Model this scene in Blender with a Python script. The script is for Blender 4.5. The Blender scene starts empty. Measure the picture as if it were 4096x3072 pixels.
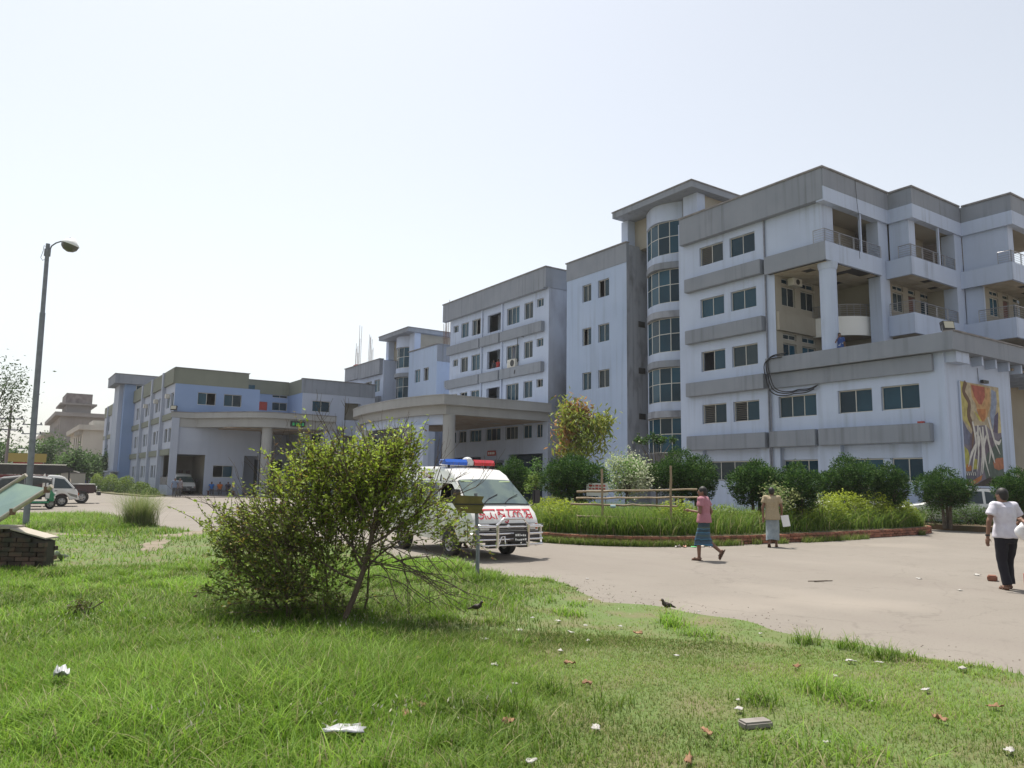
import bpy, bmesh, math, random
import numpy as np
from mathutils import Vector, Matrix
random.seed(7); RNG = np.random.default_rng(11)
S = bpy.context.scene; COL = S.collection
PI = math.pi; rad = math.radians
def sm(a, b, x): t = max(0., min(1., (x - a) / (b - a))); return t * t * (3 - 2 * t)

# ---------------------------------------------------------------- camera
cam = bpy.data.cameras.new('camera'); camo = bpy.data.objects.new('camera', cam); COL.objects.link(camo)
def cam_matrix(yaw, pitch, roll, loc):
    f = Vector((math.cos(yaw) * math.cos(pitch), math.sin(yaw) * math.cos(pitch), math.sin(pitch)))
    r = Vector((math.sin(yaw), -math.cos(yaw), 0)); u = r.cross(f)
    r2 = r * math.cos(roll) + u * math.sin(roll); u2 = -r * math.sin(roll) + u * math.cos(roll)
    m = Matrix((r2, u2, -f)).transposed().to_4x4(); m.translation = loc
    return m
camo.matrix_world = cam_matrix(rad(55.84), rad(7.423), rad(0.827), Vector((0, 0, 1.65)))
cam.lens = 26.563; cam.sensor_width = 36; cam.clip_start = .05; cam.clip_end = 3000
S.camera = camo
# ---------------------------------------------------------------- sky, sun, exposure
SUN_EL, SUN_AZ = 69., 10.      # azimuth clockwise from +Y
W = bpy.data.worlds.new('World'); S.world = W; W.use_nodes = True
nt = W.node_tree; bg = nt.nodes['Background']
sky = nt.nodes.new('ShaderNodeTexSky'); sky.sky_type = 'NISHITA'; sky.sun_disc = False
sky.sun_elevation = rad(SUN_EL); sky.sun_rotation = rad(SUN_AZ)
sky.air_density = 1.3; sky.dust_density = 1.5; sky.ozone_density = 1.0; sky.altitude = 10
hs = nt.nodes.new('ShaderNodeHueSaturation'); hs.inputs['Saturation'].default_value = .36; hs.inputs['Value'].default_value = 1.0
nt.links.new(sky.outputs[0], hs.inputs['Color']); nt.links.new(hs.outputs[0], bg.inputs[0])
bg.inputs[1].default_value = .112
sun = bpy.data.lights.new('sun', 'SUN'); suno = bpy.data.objects.new('sun', sun); COL.objects.link(suno)
sun.energy = 4.3; sun.angle = rad(.6); sun.color = (1, .95, .86)
sd = Vector((math.sin(rad(SUN_AZ)) * math.cos(rad(SUN_EL)), math.cos(rad(SUN_AZ)) * math.cos(rad(SUN_EL)), math.sin(rad(SUN_EL))))
suno.rotation_euler = sd.to_track_quat('Z', 'Y').to_euler(); suno.location = (0, 0, 60)
vs = S.view_settings; vs.view_transform = 'Standard'; vs.look = 'None'; vs.gamma = 1; vs.exposure = 0.58
S.cycles.max_bounces = 6; S.cycles.diffuse_bounces = 3; S.cycles.glossy_bounces = 3; S.cycles.transparent_max_bounces = 8
S.cycles.use_denoising = True

# ---------------------------------------------------------------- materials
MATS = {}
def mat(name, col, rough=.8, col2=None, scale=3., bump=0., bscale=None, metal=0., streak=0., spec=.5, attr=None, detail=5, lo=.35, hi=.65, objrand=0., stretch=(1, 1, 1), trans=0., coat=0.):
    """Principled material: col mixed to col2 by noise, optional vertical streaks of grime, bump, vertex colour attribute."""
    if name in MATS: return MATS[name]
    m = bpy.data.materials.new(name); m.use_nodes = True; MATS[name] = m
    n = m.node_tree.nodes; l = m.node_tree.links; b = n['Principled BSDF']
    b.inputs['Roughness'].default_value = rough; b.inputs['Metallic'].default_value = metal
    b.inputs['Specular IOR Level'].default_value = spec
    if coat: b.inputs['Coat Weight'].default_value = coat; b.inputs['Coat Roughness'].default_value = .08
    tc = n.new('ShaderNodeNewGeometry')
    out = None
    def rgb(c):
        r = n.new('ShaderNodeRGB'); r.outputs[0].default_value = (*c, 1); return r.outputs[0]
    def mix(f, a, c, mode='MIX'):
        x = n.new('ShaderNodeMix'); x.data_type = 'RGBA'; x.blend_type = mode
        if isinstance(f, (int, float)): x.inputs[0].default_value = f
        else: l.new(f, x.inputs[0])
        l.new(a, x.inputs[6]); l.new(c, x.inputs[7]); return x.outputs[2]
    def noise(sc, st=(1, 1, 1), det=5, a=lo, c=hi):
        mp = n.new('ShaderNodeMapping'); mp.inputs['Scale'].default_value = st; l.new(tc.outputs['Position'], mp.inputs[0])
        t = n.new('ShaderNodeTexNoise'); t.inputs['Scale'].default_value = sc; t.inputs['Detail'].default_value = det; l.new(mp.outputs[0], t.inputs['Vector'])
        r = n.new('ShaderNodeMapRange'); r.inputs['From Min'].default_value = a; r.inputs['From Max'].default_value = c; l.new(t.outputs['Fac'], r.inputs['Value'])
        return r.outputs[0]
    if attr:
        a = n.new('ShaderNodeAttribute'); a.attribute_name = attr; out = a.outputs['Color']
    else: out = rgb(col)
    if col2 is not None: out = mix(noise(scale, stretch, detail), out, rgb(col2))
    if streak: # grime runs: stretched in z, broken up by a second noise
        f1 = noise(1.0, (3.2, 3.2, .12), 6, .5, .74); f2 = noise(.35, (1, 1, 1), 4, .35, .7)
        mm = n.new('ShaderNodeMath'); mm.operation = 'MULTIPLY'; l.new(f1, mm.inputs[0]); l.new(f2, mm.inputs[1])
        m2 = n.new('ShaderNodeMath'); m2.operation = 'MULTIPLY'; m2.inputs[1].default_value = streak; l.new(mm.outputs[0], m2.inputs[0])
        out = mix(m2.outputs[0], out, rgb(tuple(c * .32 for c in (col[0], col[1] * .95, col[2] * .85))))
    if objrand:
        oi = n.new('ShaderNodeObjectInfo'); mr = n.new('ShaderNodeMapRange'); mr.inputs['To Min'].default_value = 1 - objrand; mr.inputs['To Max'].default_value = 1 + objrand
        l.new(oi.outputs['Random'], mr.inputs['Value'])
        h = n.new('ShaderNodeHueSaturation'); l.new(mr.outputs[0], h.inputs['Value']); l.new(out, h.inputs['Color']); out = h.outputs[0]
    l.new(out, b.inputs['Base Color'])
    if bump:
        t = n.new('ShaderNodeTexNoise'); t.inputs['Scale'].default_value = bscale or scale * 6; t.inputs['Detail'].default_value = 6; l.new(tc.outputs['Position'], t.inputs['Vector'])
        bp = n.new('ShaderNodeBump'); bp.inputs['Strength'].default_value = bump; bp.inputs['Distance'].default_value = .02
        l.new(t.outputs['Fac'], bp.inputs['Height']); l.new(bp.outputs[0], b.inputs['Normal'])
    if trans:   # thin leaves: some light passes through
        tr = n.new('ShaderNodeBsdfTranslucent'); l.new(out, tr.inputs['Color'])
        ms = n.new('ShaderNodeMixShader'); ms.inputs[0].default_value = trans
        o = n['Material Output']; l.new(b.outputs[0], ms.inputs[1]); l.new(tr.outputs[0], ms.inputs[2]); l.new(ms.outputs[0], o.inputs[0])
    return m
M_WALL = mat('wall_paint', (.45, .52, .665), .85, (.41, .475, .615), .5, .08, 30, streak=.48)
M_WALLB = mat('wall_paint_blue', (.385, .47, .63), .85, (.35, .435, .595), .4, .08, 30, streak=.35)
M_BAND = mat('band_paint', (.24, .262, .305), .85, (.21, .232, .272), .6, .08, 30, streak=.7)
M_COPE = mat('coping', (.24, .23, .23), .9, (.16, .15, .15), 2.)
M_CREAM = mat('cream_paint', (.33, .305, .255), .85, (.28, .255, .21), .6, .05, 30, streak=.15)
M_GRIME = mat('grimy_plaster', (.30, .32, .37), .9, (.06, .06, .06), 1.1, .15, 20, streak=.8, stretch=(1, 1, .45), lo=.5, hi=.8)
M_SOOT = mat('sooty_wall', (.34, .37, .44), .9, (.13, .13, .14), .35, .1, 20, streak=.6, stretch=(1, 1, .5), lo=.42, hi=.72)
M_PORT = mat('portico_paint', (.34, .345, .345), .85, (.30, .305, .305), .5, .08, 30, streak=.25)
M_EBLUE = mat('blue_paint', (.23, .32, .51), .85, (.21, .295, .48), .5, .05, 30, streak=.06)
M_EGREEN = mat('sage_paint', (.19, .205, .165), .85, (.17, .185, .15), .5, .05, 30, streak=.2)
M_EPALE = mat('pale_blue_paint', (.40, .44, .53), .85, (.36, .40, .49), .5, .05, 30, streak=.15)
M_ALU = mat('aluminium_frame', (.52, .51, .47), .45, metal=.3)
M_GLASS = mat('window_glass', (.008, .032, .052), .05, (.018, .065, .10), .25, spec=.22, objrand=.55)  # blue base colour stands in for reflected sky
M_GLASS2 = mat('window_glass_curtained', (.035, .05, .055), .06, (.02, .035, .045), .9, spec=.2, objrand=.4)
M_DARK = mat('dark_interior', (.03, .028, .027), .9)
M_STEEL = mat('brushed_steel', (.30, .30, .32), .4, metal=.7)
M_TILE = mat('ceiling_tile', (.42, .38, .31), .9, (.34, .29, .22), 1.5, objrand=.12)
M_TILEB = mat('ceiling_board', (.38, .33, .27), .9, (.30, .22, .16), 1.2)
M_DOOR = mat('brown_door', (.12, .045, .03), .6)
M_BLACK = mat('black_plastic', (.012, .012, .013), .5)
M_CABLE = mat('black_cable', (.01, .01, .012), .6)
M_WHITE = mat('white_paint', (.75, .75, .74), .5)
M_RUST = mat('rusty_rebar', (.16, .09, .06), .8)
M_ACU = mat('ac_casing', (.55, .54, .50), .6, (.48, .46, .41), 3.)
M_GALV = mat('galvanised_post', (.22, .23, .27), .55, (.17, .18, .21), 6, metal=.35)
M_RED = mat('red_board', (.42, .05, .035), .7, (.32, .05, .04), 4.)
# ---------------------------------------------------------------- mesh builder and object helpers
ORG = {}
class MB:
    def __init__(s): s.v = []; s.f = []
    def add(s, vs, fs):
        o = len(s.v); s.v += [tuple(p) for p in vs]; s.f += [tuple(i + o for i in f) for f in fs]; return s
    def box(s, x0, x1, y0, y1, z0, z1):
        return s.add([(x0,y0,z0),(x1,y0,z0),(x1,y1,z0),(x0,y1,z0),(x0,y0,z1),(x1,y0,z1),(x1,y1,z1),(x0,y1,z1)],
                     [(0,3,2,1),(4,5,6,7),(0,1,5,4),(1,2,6,5),(2,3,7,6),(3,0,4,7)])
    def quad(s, *p): return s.add(p, [tuple(range(len(p)))])
    def prism(s, poly, z0, z1):
        n = len(poly)
        return s.add([(x,y,z0) for x,y in poly] + [(x,y,z1) for x,y in poly],
                     [tuple(range(n-1,-1,-1)), tuple(range(n,2*n))] + [(i,(i+1)%n,n+(i+1)%n,n+i) for i in range(n)])
    def extr(s, pts, vec):
        n = len(pts); v = Vector(vec); q = [Vector(p) for p in pts]
        return s.add(q + [p + v for p in q], [tuple(range(n-1,-1,-1)), tuple(range(n,2*n))] + [(i,(i+1)%n,n+(i+1)%n,n+i) for i in range(n)])
    def loft(s, rings, close=True, cap=True):
        n = len(rings[0]); o = len(s.v)
        for r in rings: s.v += [tuple(p) for p in r]
        for k in range(len(rings)-1):
            for i in range(n if close else n-1):
                j = (i+1) % n; s.f.append((o+k*n+i, o+k*n+j, o+(k+1)*n+j, o+(k+1)*n+i))
        if cap:
            s.f.append(tuple(o+i for i in range(n-1,-1,-1))); s.f.append(tuple(o+(len(rings)-1)*n+i for i in range(n)))
        return s
    def tube(s, pts, r, n=8, cap=True, ry=None):
        pts = [Vector(p) for p in pts]; rr = r if isinstance(r, (list, tuple)) else [r]*len(pts); rings = []
        d0 = (pts[1]-pts[0]).normalized(); a = d0.orthogonal().normalized()
        for i, p in enumerate(pts):
            d = (pts[min(i+1,len(pts)-1)] - pts[max(i-1,0)]).normalized()
            a = (a - d*a.dot(d)); a = a.normalized() if a.length > 1e-6 else d.orthogonal().normalized()
            b = d.cross(a)
            rings.append([p + (a*math.cos(2*PI*k/n) + b*math.sin(2*PI*k/n))*rr[i] for k in range(n)])
        return s.loft(rings, True, cap)
    def ball(s, c, r, n=10, m=6):
        r = r if isinstance(r, (list, tuple)) else (r,)*3; rings = []
        for j in range(m+1):
            t = PI*j/m; q = max(math.sin(t), .02)
            rings.append([(c[0]+r[0]*q*math.cos(2*PI*k/n), c[1]+r[1]*q*math.sin(2*PI*k/n), c[2]-r[2]*math.cos(t)) for k in range(n)])
        return s.loft(rings)
    def lathe(s, prof, c=(0,0,0), n=16, cap=True):
        return s.loft([[(c[0]+r*math.cos(2*PI*k/n), c[1]+r*math.sin(2*PI*k/n), c[2]+z) for k in range(n)] for r, z in prof], True, cap)
    def disc(s, c, axis, r, t, n=20):
        a = Vector(axis).normalized(); return s.tube([Vector(c)-a*t/2, Vector(c)+a*t/2], r, n)
    def xf(s, m):
        s.v = [tuple(m @ Vector(p)) for p in s.v]; return s
    def build(s, name, m, parent=None, smooth=False, bevel=0., kind=None, label=None):
        me = bpy.data.meshes.new(name); o = ORG.get(parent.name, (0,0,0)) if parent else (0,0,0)
        v = [(p[0]-o[0], p[1]-o[1], p[2]-o[2]) for p in s.v] if o != (0,0,0) else s.v
        me.from_pydata(v, [], s.f)
        ob = bpy.data.objects.new(name, me); COL.objects.link(ob); ob.parent = parent
        if parent and parent.name in ORG: ORG[ob.name] = ORG[parent.name]
        ms = m if isinstance(m, (list, tuple)) else [m]
        for x in ms: me.materials.append(x)
        if smooth or bevel:
            bm = bmesh.new(); bm.from_mesh(me)
            bmesh.ops.remove_doubles(bm, verts=bm.verts, dist=1e-5)
            if bevel: bmesh.ops.bevel(bm, geom=[e for e in bm.edges if len(e.link_faces) == 2 and e.calc_face_angle(0) > .5], offset=bevel, segments=2, affect='EDGES')
            bmesh.ops.recalc_face_normals(bm, faces=bm.faces); bm.to_mesh(me); bm.free()
            if smooth:
                me.polygons.foreach_set('use_smooth', [True]*len(me.polygons))
                me.set_sharp_from_angle(angle=rad(smooth if smooth is not True else 50))
        if kind: ob['kind'] = kind
        if label: ob['label'] = label
        return ob
def tag(o, label, cat, group=None):
    o['label'] = label; o['category'] = cat
    if group: o['group'] = group
    return o
def thing(name, label, cat, loc=(0,0,0), rotz=0, group=None, world=False):
    o = bpy.data.objects.new(name, None); COL.objects.link(o); o.empty_display_size = .2
    o.location = loc; o.rotation_euler = (0, 0, rotz); tag(o, label, cat, group)
    if world: ORG[o.name] = tuple(loc)
    return o
def struct(name, mb, m, **k): return mb.build(name, m, None, kind='structure', **k)
def copy_tree(o, parent=None):
    c = o.copy(); COL.objects.link(c); c.parent = parent
    for ch in o.children: copy_tree(ch, c)
    return c
def raw_mesh(name, V, F, m, parent=None, cols=None, kind=None, smooth=False):
    """numpy mesh: V (n,3), F (k,3 or 4), optional vertex colours"""
    me = bpy.data.meshes.new(name); k = F.shape[1]
    me.vertices.add(len(V)); me.vertices.foreach_set('co', V.astype(np.float32).ravel())
    me.loops.add(F.size); me.loops.foreach_set('vertex_index', F.astype(np.int32).ravel())
    me.polygons.add(len(F)); me.polygons.foreach_set('loop_start', np.arange(0, F.size, k, dtype=np.int32)); me.polygons.foreach_set('loop_total', np.full(len(F), k, dtype=np.int32))
    if cols is not None:
        a = me.color_attributes.new('col', 'FLOAT_COLOR', 'POINT'); c = np.ones((len(V), 4), np.float32); c[:, :3] = cols; a.data.foreach_set('color', c.ravel())
    me.update(calc_edges=True); me.validate()
    if smooth: me.polygons.foreach_set('use_smooth', [True]*len(me.polygons))
    me.materials.append(m); ob = bpy.data.objects.new(name, me); COL.objects.link(ob); ob.parent = parent
    if kind: ob['kind'] = kind
    return ob
class Pl:
    """vertical facade plane: axis 'x' (faces -X, runs along Y) or 'y' (faces -Y, runs along X); depth d goes into the building"""
    def __init__(s, ax, v): s.ax = ax; s.c = v
    def P(s, a, z, d=0.): return (s.c+d, a, z) if s.ax == 'x' else (a, s.c+d, z)
    def box(s, mb, a0, a1, z0, z1, d0, d1):
        if s.ax == 'x': mb.box(s.c+d0, s.c+d1, min(a0,a1), max(a0,a1), z0, z1)
        else: mb.box(min(a0,a1), max(a0,a1), s.c+d0, s.c+d1, z0, z1)
        return mb
def wall(mb, pl, a0, a1, z0, z1, ops=(), depth=.25):
    """wall sheet with real openings and reveals"""
    A = sorted({a0, a1, *[o[0] for o in ops], *[o[1] for o in ops]}); Z = sorted({z0, z1, *[o[2] for o in ops], *[o[3] for o in ops]})
    A = [a for a in A if a0-1e-6 <= a <= a1+1e-6]; Z = [z for z in Z if z0-1e-6 <= z <= z1+1e-6]
    for i in range(len(A)-1):
        for j in range(len(Z)-1):
            am, zm = (A[i]+A[i+1])/2, (Z[j]+Z[j+1])/2
            if any(o[0] < am < o[1] and o[2] < zm < o[3] for o in ops): continue
            mb.quad(pl.P(A[i],Z[j]), pl.P(A[i+1],Z[j]), pl.P(A[i+1],Z[j+1]), pl.P(A[i],Z[j+1]))
    for o in ops:
        b0, b1, y0, y1 = o[:4]
        for (p, q) in (((b0,y0),(b1,y0)), ((b1,y0),(b1,y1)), ((b1,y1),(b0,y1)), ((b0,y1),(b0,y0))):
            mb.quad(pl.P(*p), pl.P(*q), pl.P(*q, depth), pl.P(*p, depth))
    return mb
def window(parent, pl, a0, a1, z0, z1, cols=2, rows=(), d=.13, openp=None, fr=.045, grille=False, name='window', m=None, glass=None):
    """aluminium frame with mullions; every pane a child; openp = index of a leaf slid open"""
    m = m or M_ALU; glass = glass or (M_GLASS2 if random.random() < .14 else M_GLASS)
    mb = MB(); a0, a1 = min(a0,a1)+.004, max(a0,a1)-.004; z0 += .004; z1 -= .004
    pl.box(mb, a0, a1, z0, z0+fr, d, d+.06); pl.box(mb, a0, a1, z1-fr, z1, d, d+.06)
    pl.box(mb, a0, a0+fr, z0+fr, z1-fr, d, d+.06); pl.box(mb, a1-fr, a1, z0+fr, z1-fr, d, d+.06)
    A = [a0 + fr + (a1-a0-2*fr)*i/cols for i in range(cols+1)]; Z = [z0+fr, *rows, z1-fr]
    for a in A[1:-1]: pl.box(mb, a-fr*.45, a+fr*.45, z0+fr, z1-fr, d-.004, d+.05)
    for z in Z[1:-1]: pl.box(mb, a0+fr, a1-fr, z-fr*.5, z+fr*.5, d-.007, d+.047)
    w = mb.build(name, m, parent)
    if grille:
        g = MB()
        for k in range(int((z1-z0)/.11)): pl.box(g, A[grille-1], A[grille], z0+.06+k*.11, z0+.072+k*.11, d+.08, d+.09)
        g.build('grille', M_ACU, w)
    for i in range(cols):
        for j in range(len(Z)-1):
            p = MB(); s, dd = (0, 0)
            if openp == i: s = A[1]-A[0] if i == 0 else A[0]-A[1]; dd = .035
            pl.box(p, A[i]+.01+s*.94, A[i+1]-.01+s*.94, Z[j]+.01, Z[j+1]-.01, d+.02+dd, d+.03+dd); p.build('pane', glass, w)
    return w
def railing(parent, pts, h=.7, bars=5, posts=None, name='railing', r=.02):
    """steel rail: handrail + posts as one part, each horizontal bar its own sub-part"""
    pts = [Vector(p) for p in pts]; mb = MB(); mb.tube([p+Vector((0,0,h)) for p in pts], r*1.4, 6)
    L = 0
    for a, b in zip(pts[:-1], pts[1:]):
        n = max(1, int((b-a).length/(posts or 1.2)))
        for k in range(n+1):
            q = a.lerp(b, k/n); mb.tube([q, q+Vector((0,0,h))], r, 6)
            if k and posts is None: mb.tube([q+Vector((.05,-.03,0)), q+Vector((.05,-.03,h))], r*.7, 5)
    o = mb.build(name, M_STEEL, parent)
    for k in range(bars):
        b = MB(); z = h*(k+.6)/(bars+.4); b.tube([p+Vector((0,0,z)) for p in pts], r*.55, 5); b.build('rail_bar', M_STEEL, o)
    return o
# ---------------------------------------------------------------- hospital buildings
def shell(mb, x0, x1, y0, y1, z1, near=True, roof=True):
    """back wall, far wall, near wall and roof that close a block behind its facade"""
    mb.quad((x1,y0,0),(x1,y1,0),(x1,y1,z1),(x1,y0,z1)); mb.quad((x0,y1,0),(x1,y1,0),(x1,y1,z1),(x0,y1,z1))
    if near: mb.quad((x0,y0,0),(x1,y0,0),(x1,y0,z1),(x0,y0,z1))
    if roof: mb.quad((x0,y0,z1),(x1,y0,z1),(x1,y1,z1),(x0,y1,z1))
    return mb
def slabs(root, x0, x1, y0, y1, zs):
    for z in zs: MB().box(x0, x1, y0, y1, z, z+.15).build('floor_slab', M_EPALE, root)
def P1(fn, name, m, root, **k):
    mb = MB(); fn(mb); return mb.build(name, m, root, **k)
def boxp(root, name, m, *b, **k): return MB().box(*b).build(name, m, root, **k)
def coping(root, pl, a0, a1, z, d0=-.06, d1=.25, h=.1): return pl.box(MB(), a0, a1, z, z+h, d0, d1).build('coping', M_COPE, root)
def tiles(root, x0, x1, y0, y1, z, s=.62, skip=(), m=None):
    """suspended ceiling boards, each one a part; a few are missing"""
    me = None; nx, ny = int(round((x1-x0)/s)), int(round((y1-y0)/s)); sx, sy = (x1-x0)/nx, (y1-y0)/ny
    for i in range(nx):
        for j in range(ny):
            if (i, j) in skip: continue
            c = (x0+sx*(i+.5), y0+sy*(j+.5), z)
            if me is None:
                me = MB().box(-sx/2+.012, sx/2-.012, -sy/2+.012, sy/2-.012, 0, .03); o = me.build('ceiling_tile', m or M_TILE, None); me = o.data
            else: o = bpy.data.objects.new('ceiling_tile', me); COL.objects.link(o)
            o.parent = root; q = ORG[root.name]; o.location = (c[0]-q[0], c[1]-q[1], c[2]-q[2])
            o.rotation_euler = (random.uniform(-.01,.01), random.uniform(-.01,.01), 0)

ROWS = [(5.33, 6.5), (8.54, 9.77), (11.9, 13.08), (15.2, 16.38)]
BANDZ = [(3.75, 4.61), (7.05, 7.9), (10.35, 11.2), (13.65, 14.5)]
# ---- the five-storey ward building with stepped balconies
A = thing('ward_building', 'five storey white and grey ward building with stepped corner balconies', 'building', (44, 28, 0), world=True)
pA = Pl('x', 35.4)
ops = [(a, b, z0, z1) for z0, z1 in ROWS for a, b in ((29.6, 31.45), (27.27, 29.1))]
def f(mb):
    wall(mb, pA, 26.0, 33.2, 0, 18.4, ops + [(27.27, 31.47, 1.93, 3.75)], .3)
    wall(mb, pA, 22.95, 26.0, 13.5, 18.4)
    shell(mb, 35.4, 58, 26.0, 33.2, 18.3, near=False, roof=False)
P1(f, 'wall', M_WALL, A)
boxp(A, 'roof', M_COPE, 35.45, 58, 23.0, 33.2, 18.1, 18.35)
boxp(A, 'roof', M_COPE, 41.8, 58, 21.62, 22.98, 18.1, 18.35); boxp(A, 'roof', M_COPE, 47.4, 58, 18.86, 21.6, 18.1, 18.35)
slabs(A, 35.72, 57.8, 26.3, 33.1, (3.5, 6.8, 10.1, 13.4))
k = 0
for z0, z1 in ROWS:
    for a, b in ((29.6, 31.45), (27.27, 29.1)):
        window(A, pA, a, b, z0, z1, 2, openp={0: 1, 1: None, 4: 1, 6: 1, 7: 1}.get({0: 6, 1: 7, 2: 4, 3: 5, 4: 2, 5: 3, 6: 0, 7: 1}[k]), grille=2 if k in (0, 1, 6) else False); k += 1
w = window(A, Pl('x', 35.75), 27.3, 31.45, 1.95, 3.07, 4, d=.02)
boxp(A, 'lintel_panel', M_WALL, 35.68, 35.8, 27.28, 31.46, 3.08, 3.74)
for z0, z1 in BANDZ[:3]: pA.box(MB(), 26.68, 32.45, z0, z1, -.36, .0).build('sunshade_band', M_BAND, A, bevel=.02)
pA.box(MB(), 26.68, 32.45, 13.65, 14.5, -.36, .0).build('sunshade_band', M_BAND, A, bevel=.02)
pA.box(MB(), 22.6, 32.75, 16.8, 18.5, -.4, .05).build('fascia', M_BAND, A)
coping(A, pA, 22.5, 32.8, 18.5, -.46)
# corner balcony of the top floor, over the open terrace
boxp(A, 'fascia', M_BAND, 35.03, 41.36, 22.54, 23.0, 17.5, 18.5); boxp(A, 'coping', M_COPE, 35.4+.26, 41.3, 22.48, 23.1, 18.5, 18.6)
boxp(A, 'white_fascia', M_WALL, 35.03, 41.36, 22.55, 23.0, 16.7, 17.5)
boxp(A, 'balcony_parapet', M_WALL, 35.07, 40.45, 22.57, 22.72, 13.5, 14.5)
boxp(A, 'balcony_parapet', M_BAND, 35.05, 35.2, 22.58, 26.42, 13.5, 14.5)
boxp(A, 'balcony_floor', M_DARK, 35.2, 41.35, 22.72, 26.3, 13.5, 13.65)  # floor coloured near black to paint shade into the missing-tile gaps
boxp(A, 'wall', M_WALL, 35.41, 36.45, 22.96, 23.2, 13.65, 16.75)
boxp(A, 'wall', M_CREAM, 36.45, 41.35, 24.6, 24.75, 13.65, 16.75); boxp(A, 'wall', M_CREAM, 36.35, 36.45, 23.2, 24.6, 13.65, 16.75)
boxp(A, 'ceiling', M_CREAM, 35.45, 41.35, 22.98, 26, 16.75, 16.85)
boxp(A, 'balcony_post', M_WALL, 38.46, 38.58, 22.6, 22.72, 14.5, 16.7)
boxp(A, 'door', M_DOOR, 37.1, 37.95, 24.55, 24.6, 13.66, 15.8); window(A, Pl('y', 24.48), 39.2, 39.75, 14.9, 15.7, 1, d=0)
railing(A, [(35.12, 23.3, 14.5), (35.12, 22.64, 14.5), (40.42, 22.64, 14.5)])
boxp(A, 'pier', M_WALL, 40.42, 41.4, 22.7, 23.4, 7.9, 17.5)
# two-storey open terrace behind the round column
pv = Pl('y', 26.0); vo = [(36.0, 37.22, 11.8, 12.93), (37.75, 39.05, 11.8, 12.93), (36.0, 37.22, 8.7, 9.65), (37.75, 39.05, 8.7, 9.65),
      (36.0, 37.22, 9.87, 10.2), (37.75, 39.05, 9.87, 10.2), (36.0, 37.22, 13.07, 13.4), (37.75, 39.05, 13.07, 13.4)]
P1(lambda mb: wall(mb, pv, 35.41, 41.34, 7.9, 13.5, vo, .2), 'wall', M_CREAM, A)
for a, b, z0, z1 in vo: window(A, pv, a, b, z0, z1, 2, d=.08)
boxp(A, 'sill_band', M_CREAM, 35.45, 39.0, 25.8, 26.0, 10.3, 11.35)
boxp(A, 'wall', M_CREAM, 41.32, 41.45, 23.42, 26.0, 7.9, 13.5)
MB().lathe([(.46, 13.12), (.50, 13.3), (.52, 13.49)], (35.85, 23.0, 0), 20).build('column_capital', M_WALL, A, smooth=40)
MB().lathe([(.43, 7.9), (.43, 13.12)], (35.85, 23.0, 0), 20).build('column', M_WALL, A, smooth=40)
def arc(cx, cy, r, a0, a1, n): return [(cx+r*math.cos(a0+(a1-a0)*i/n), cy+r*math.sin(a0+(a1-a0)*i/n)) for i in range(n+1)]
o_ = arc(41.3, 26.0, 2.5, PI, 1.5*PI, 14); i_ = arc(41.3, 26.0, 2.35, PI, 1.5*PI, 14)
MB().prism(o_ + i_[::-1], 10.25, 11.35).build('round_balcony_parapet', M_WHITE, A, smooth=40)
MB().prism(i_ + [(41.3, 26.0)], 10.25, 10.4).build('round_balcony_floor', M_TILEB, A)
railing(A, [(x, y, 11.35) for x, y in arc(41.3, 26.0, 2.43, PI, 1.5*PI, 10)], posts=.9)
tiles(A, 35.3, 41.3, 22.75, 25.98, 13.45, .62, skip={(2, 1), (4, 0), (4, 1), (5, 0), (6, 0), (8, 0), (7, 3), (1, 2)})
acu = boxp(A, 'air_conditioner', M_ACU, 36.5, 37.3, 25.55, 25.95, 12.98, 13.4)
MB().disc((36.9, 25.54, 13.19), (0,1,0), .16, .02, 14).build('fan_grille', M_BLACK, acu)
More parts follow.
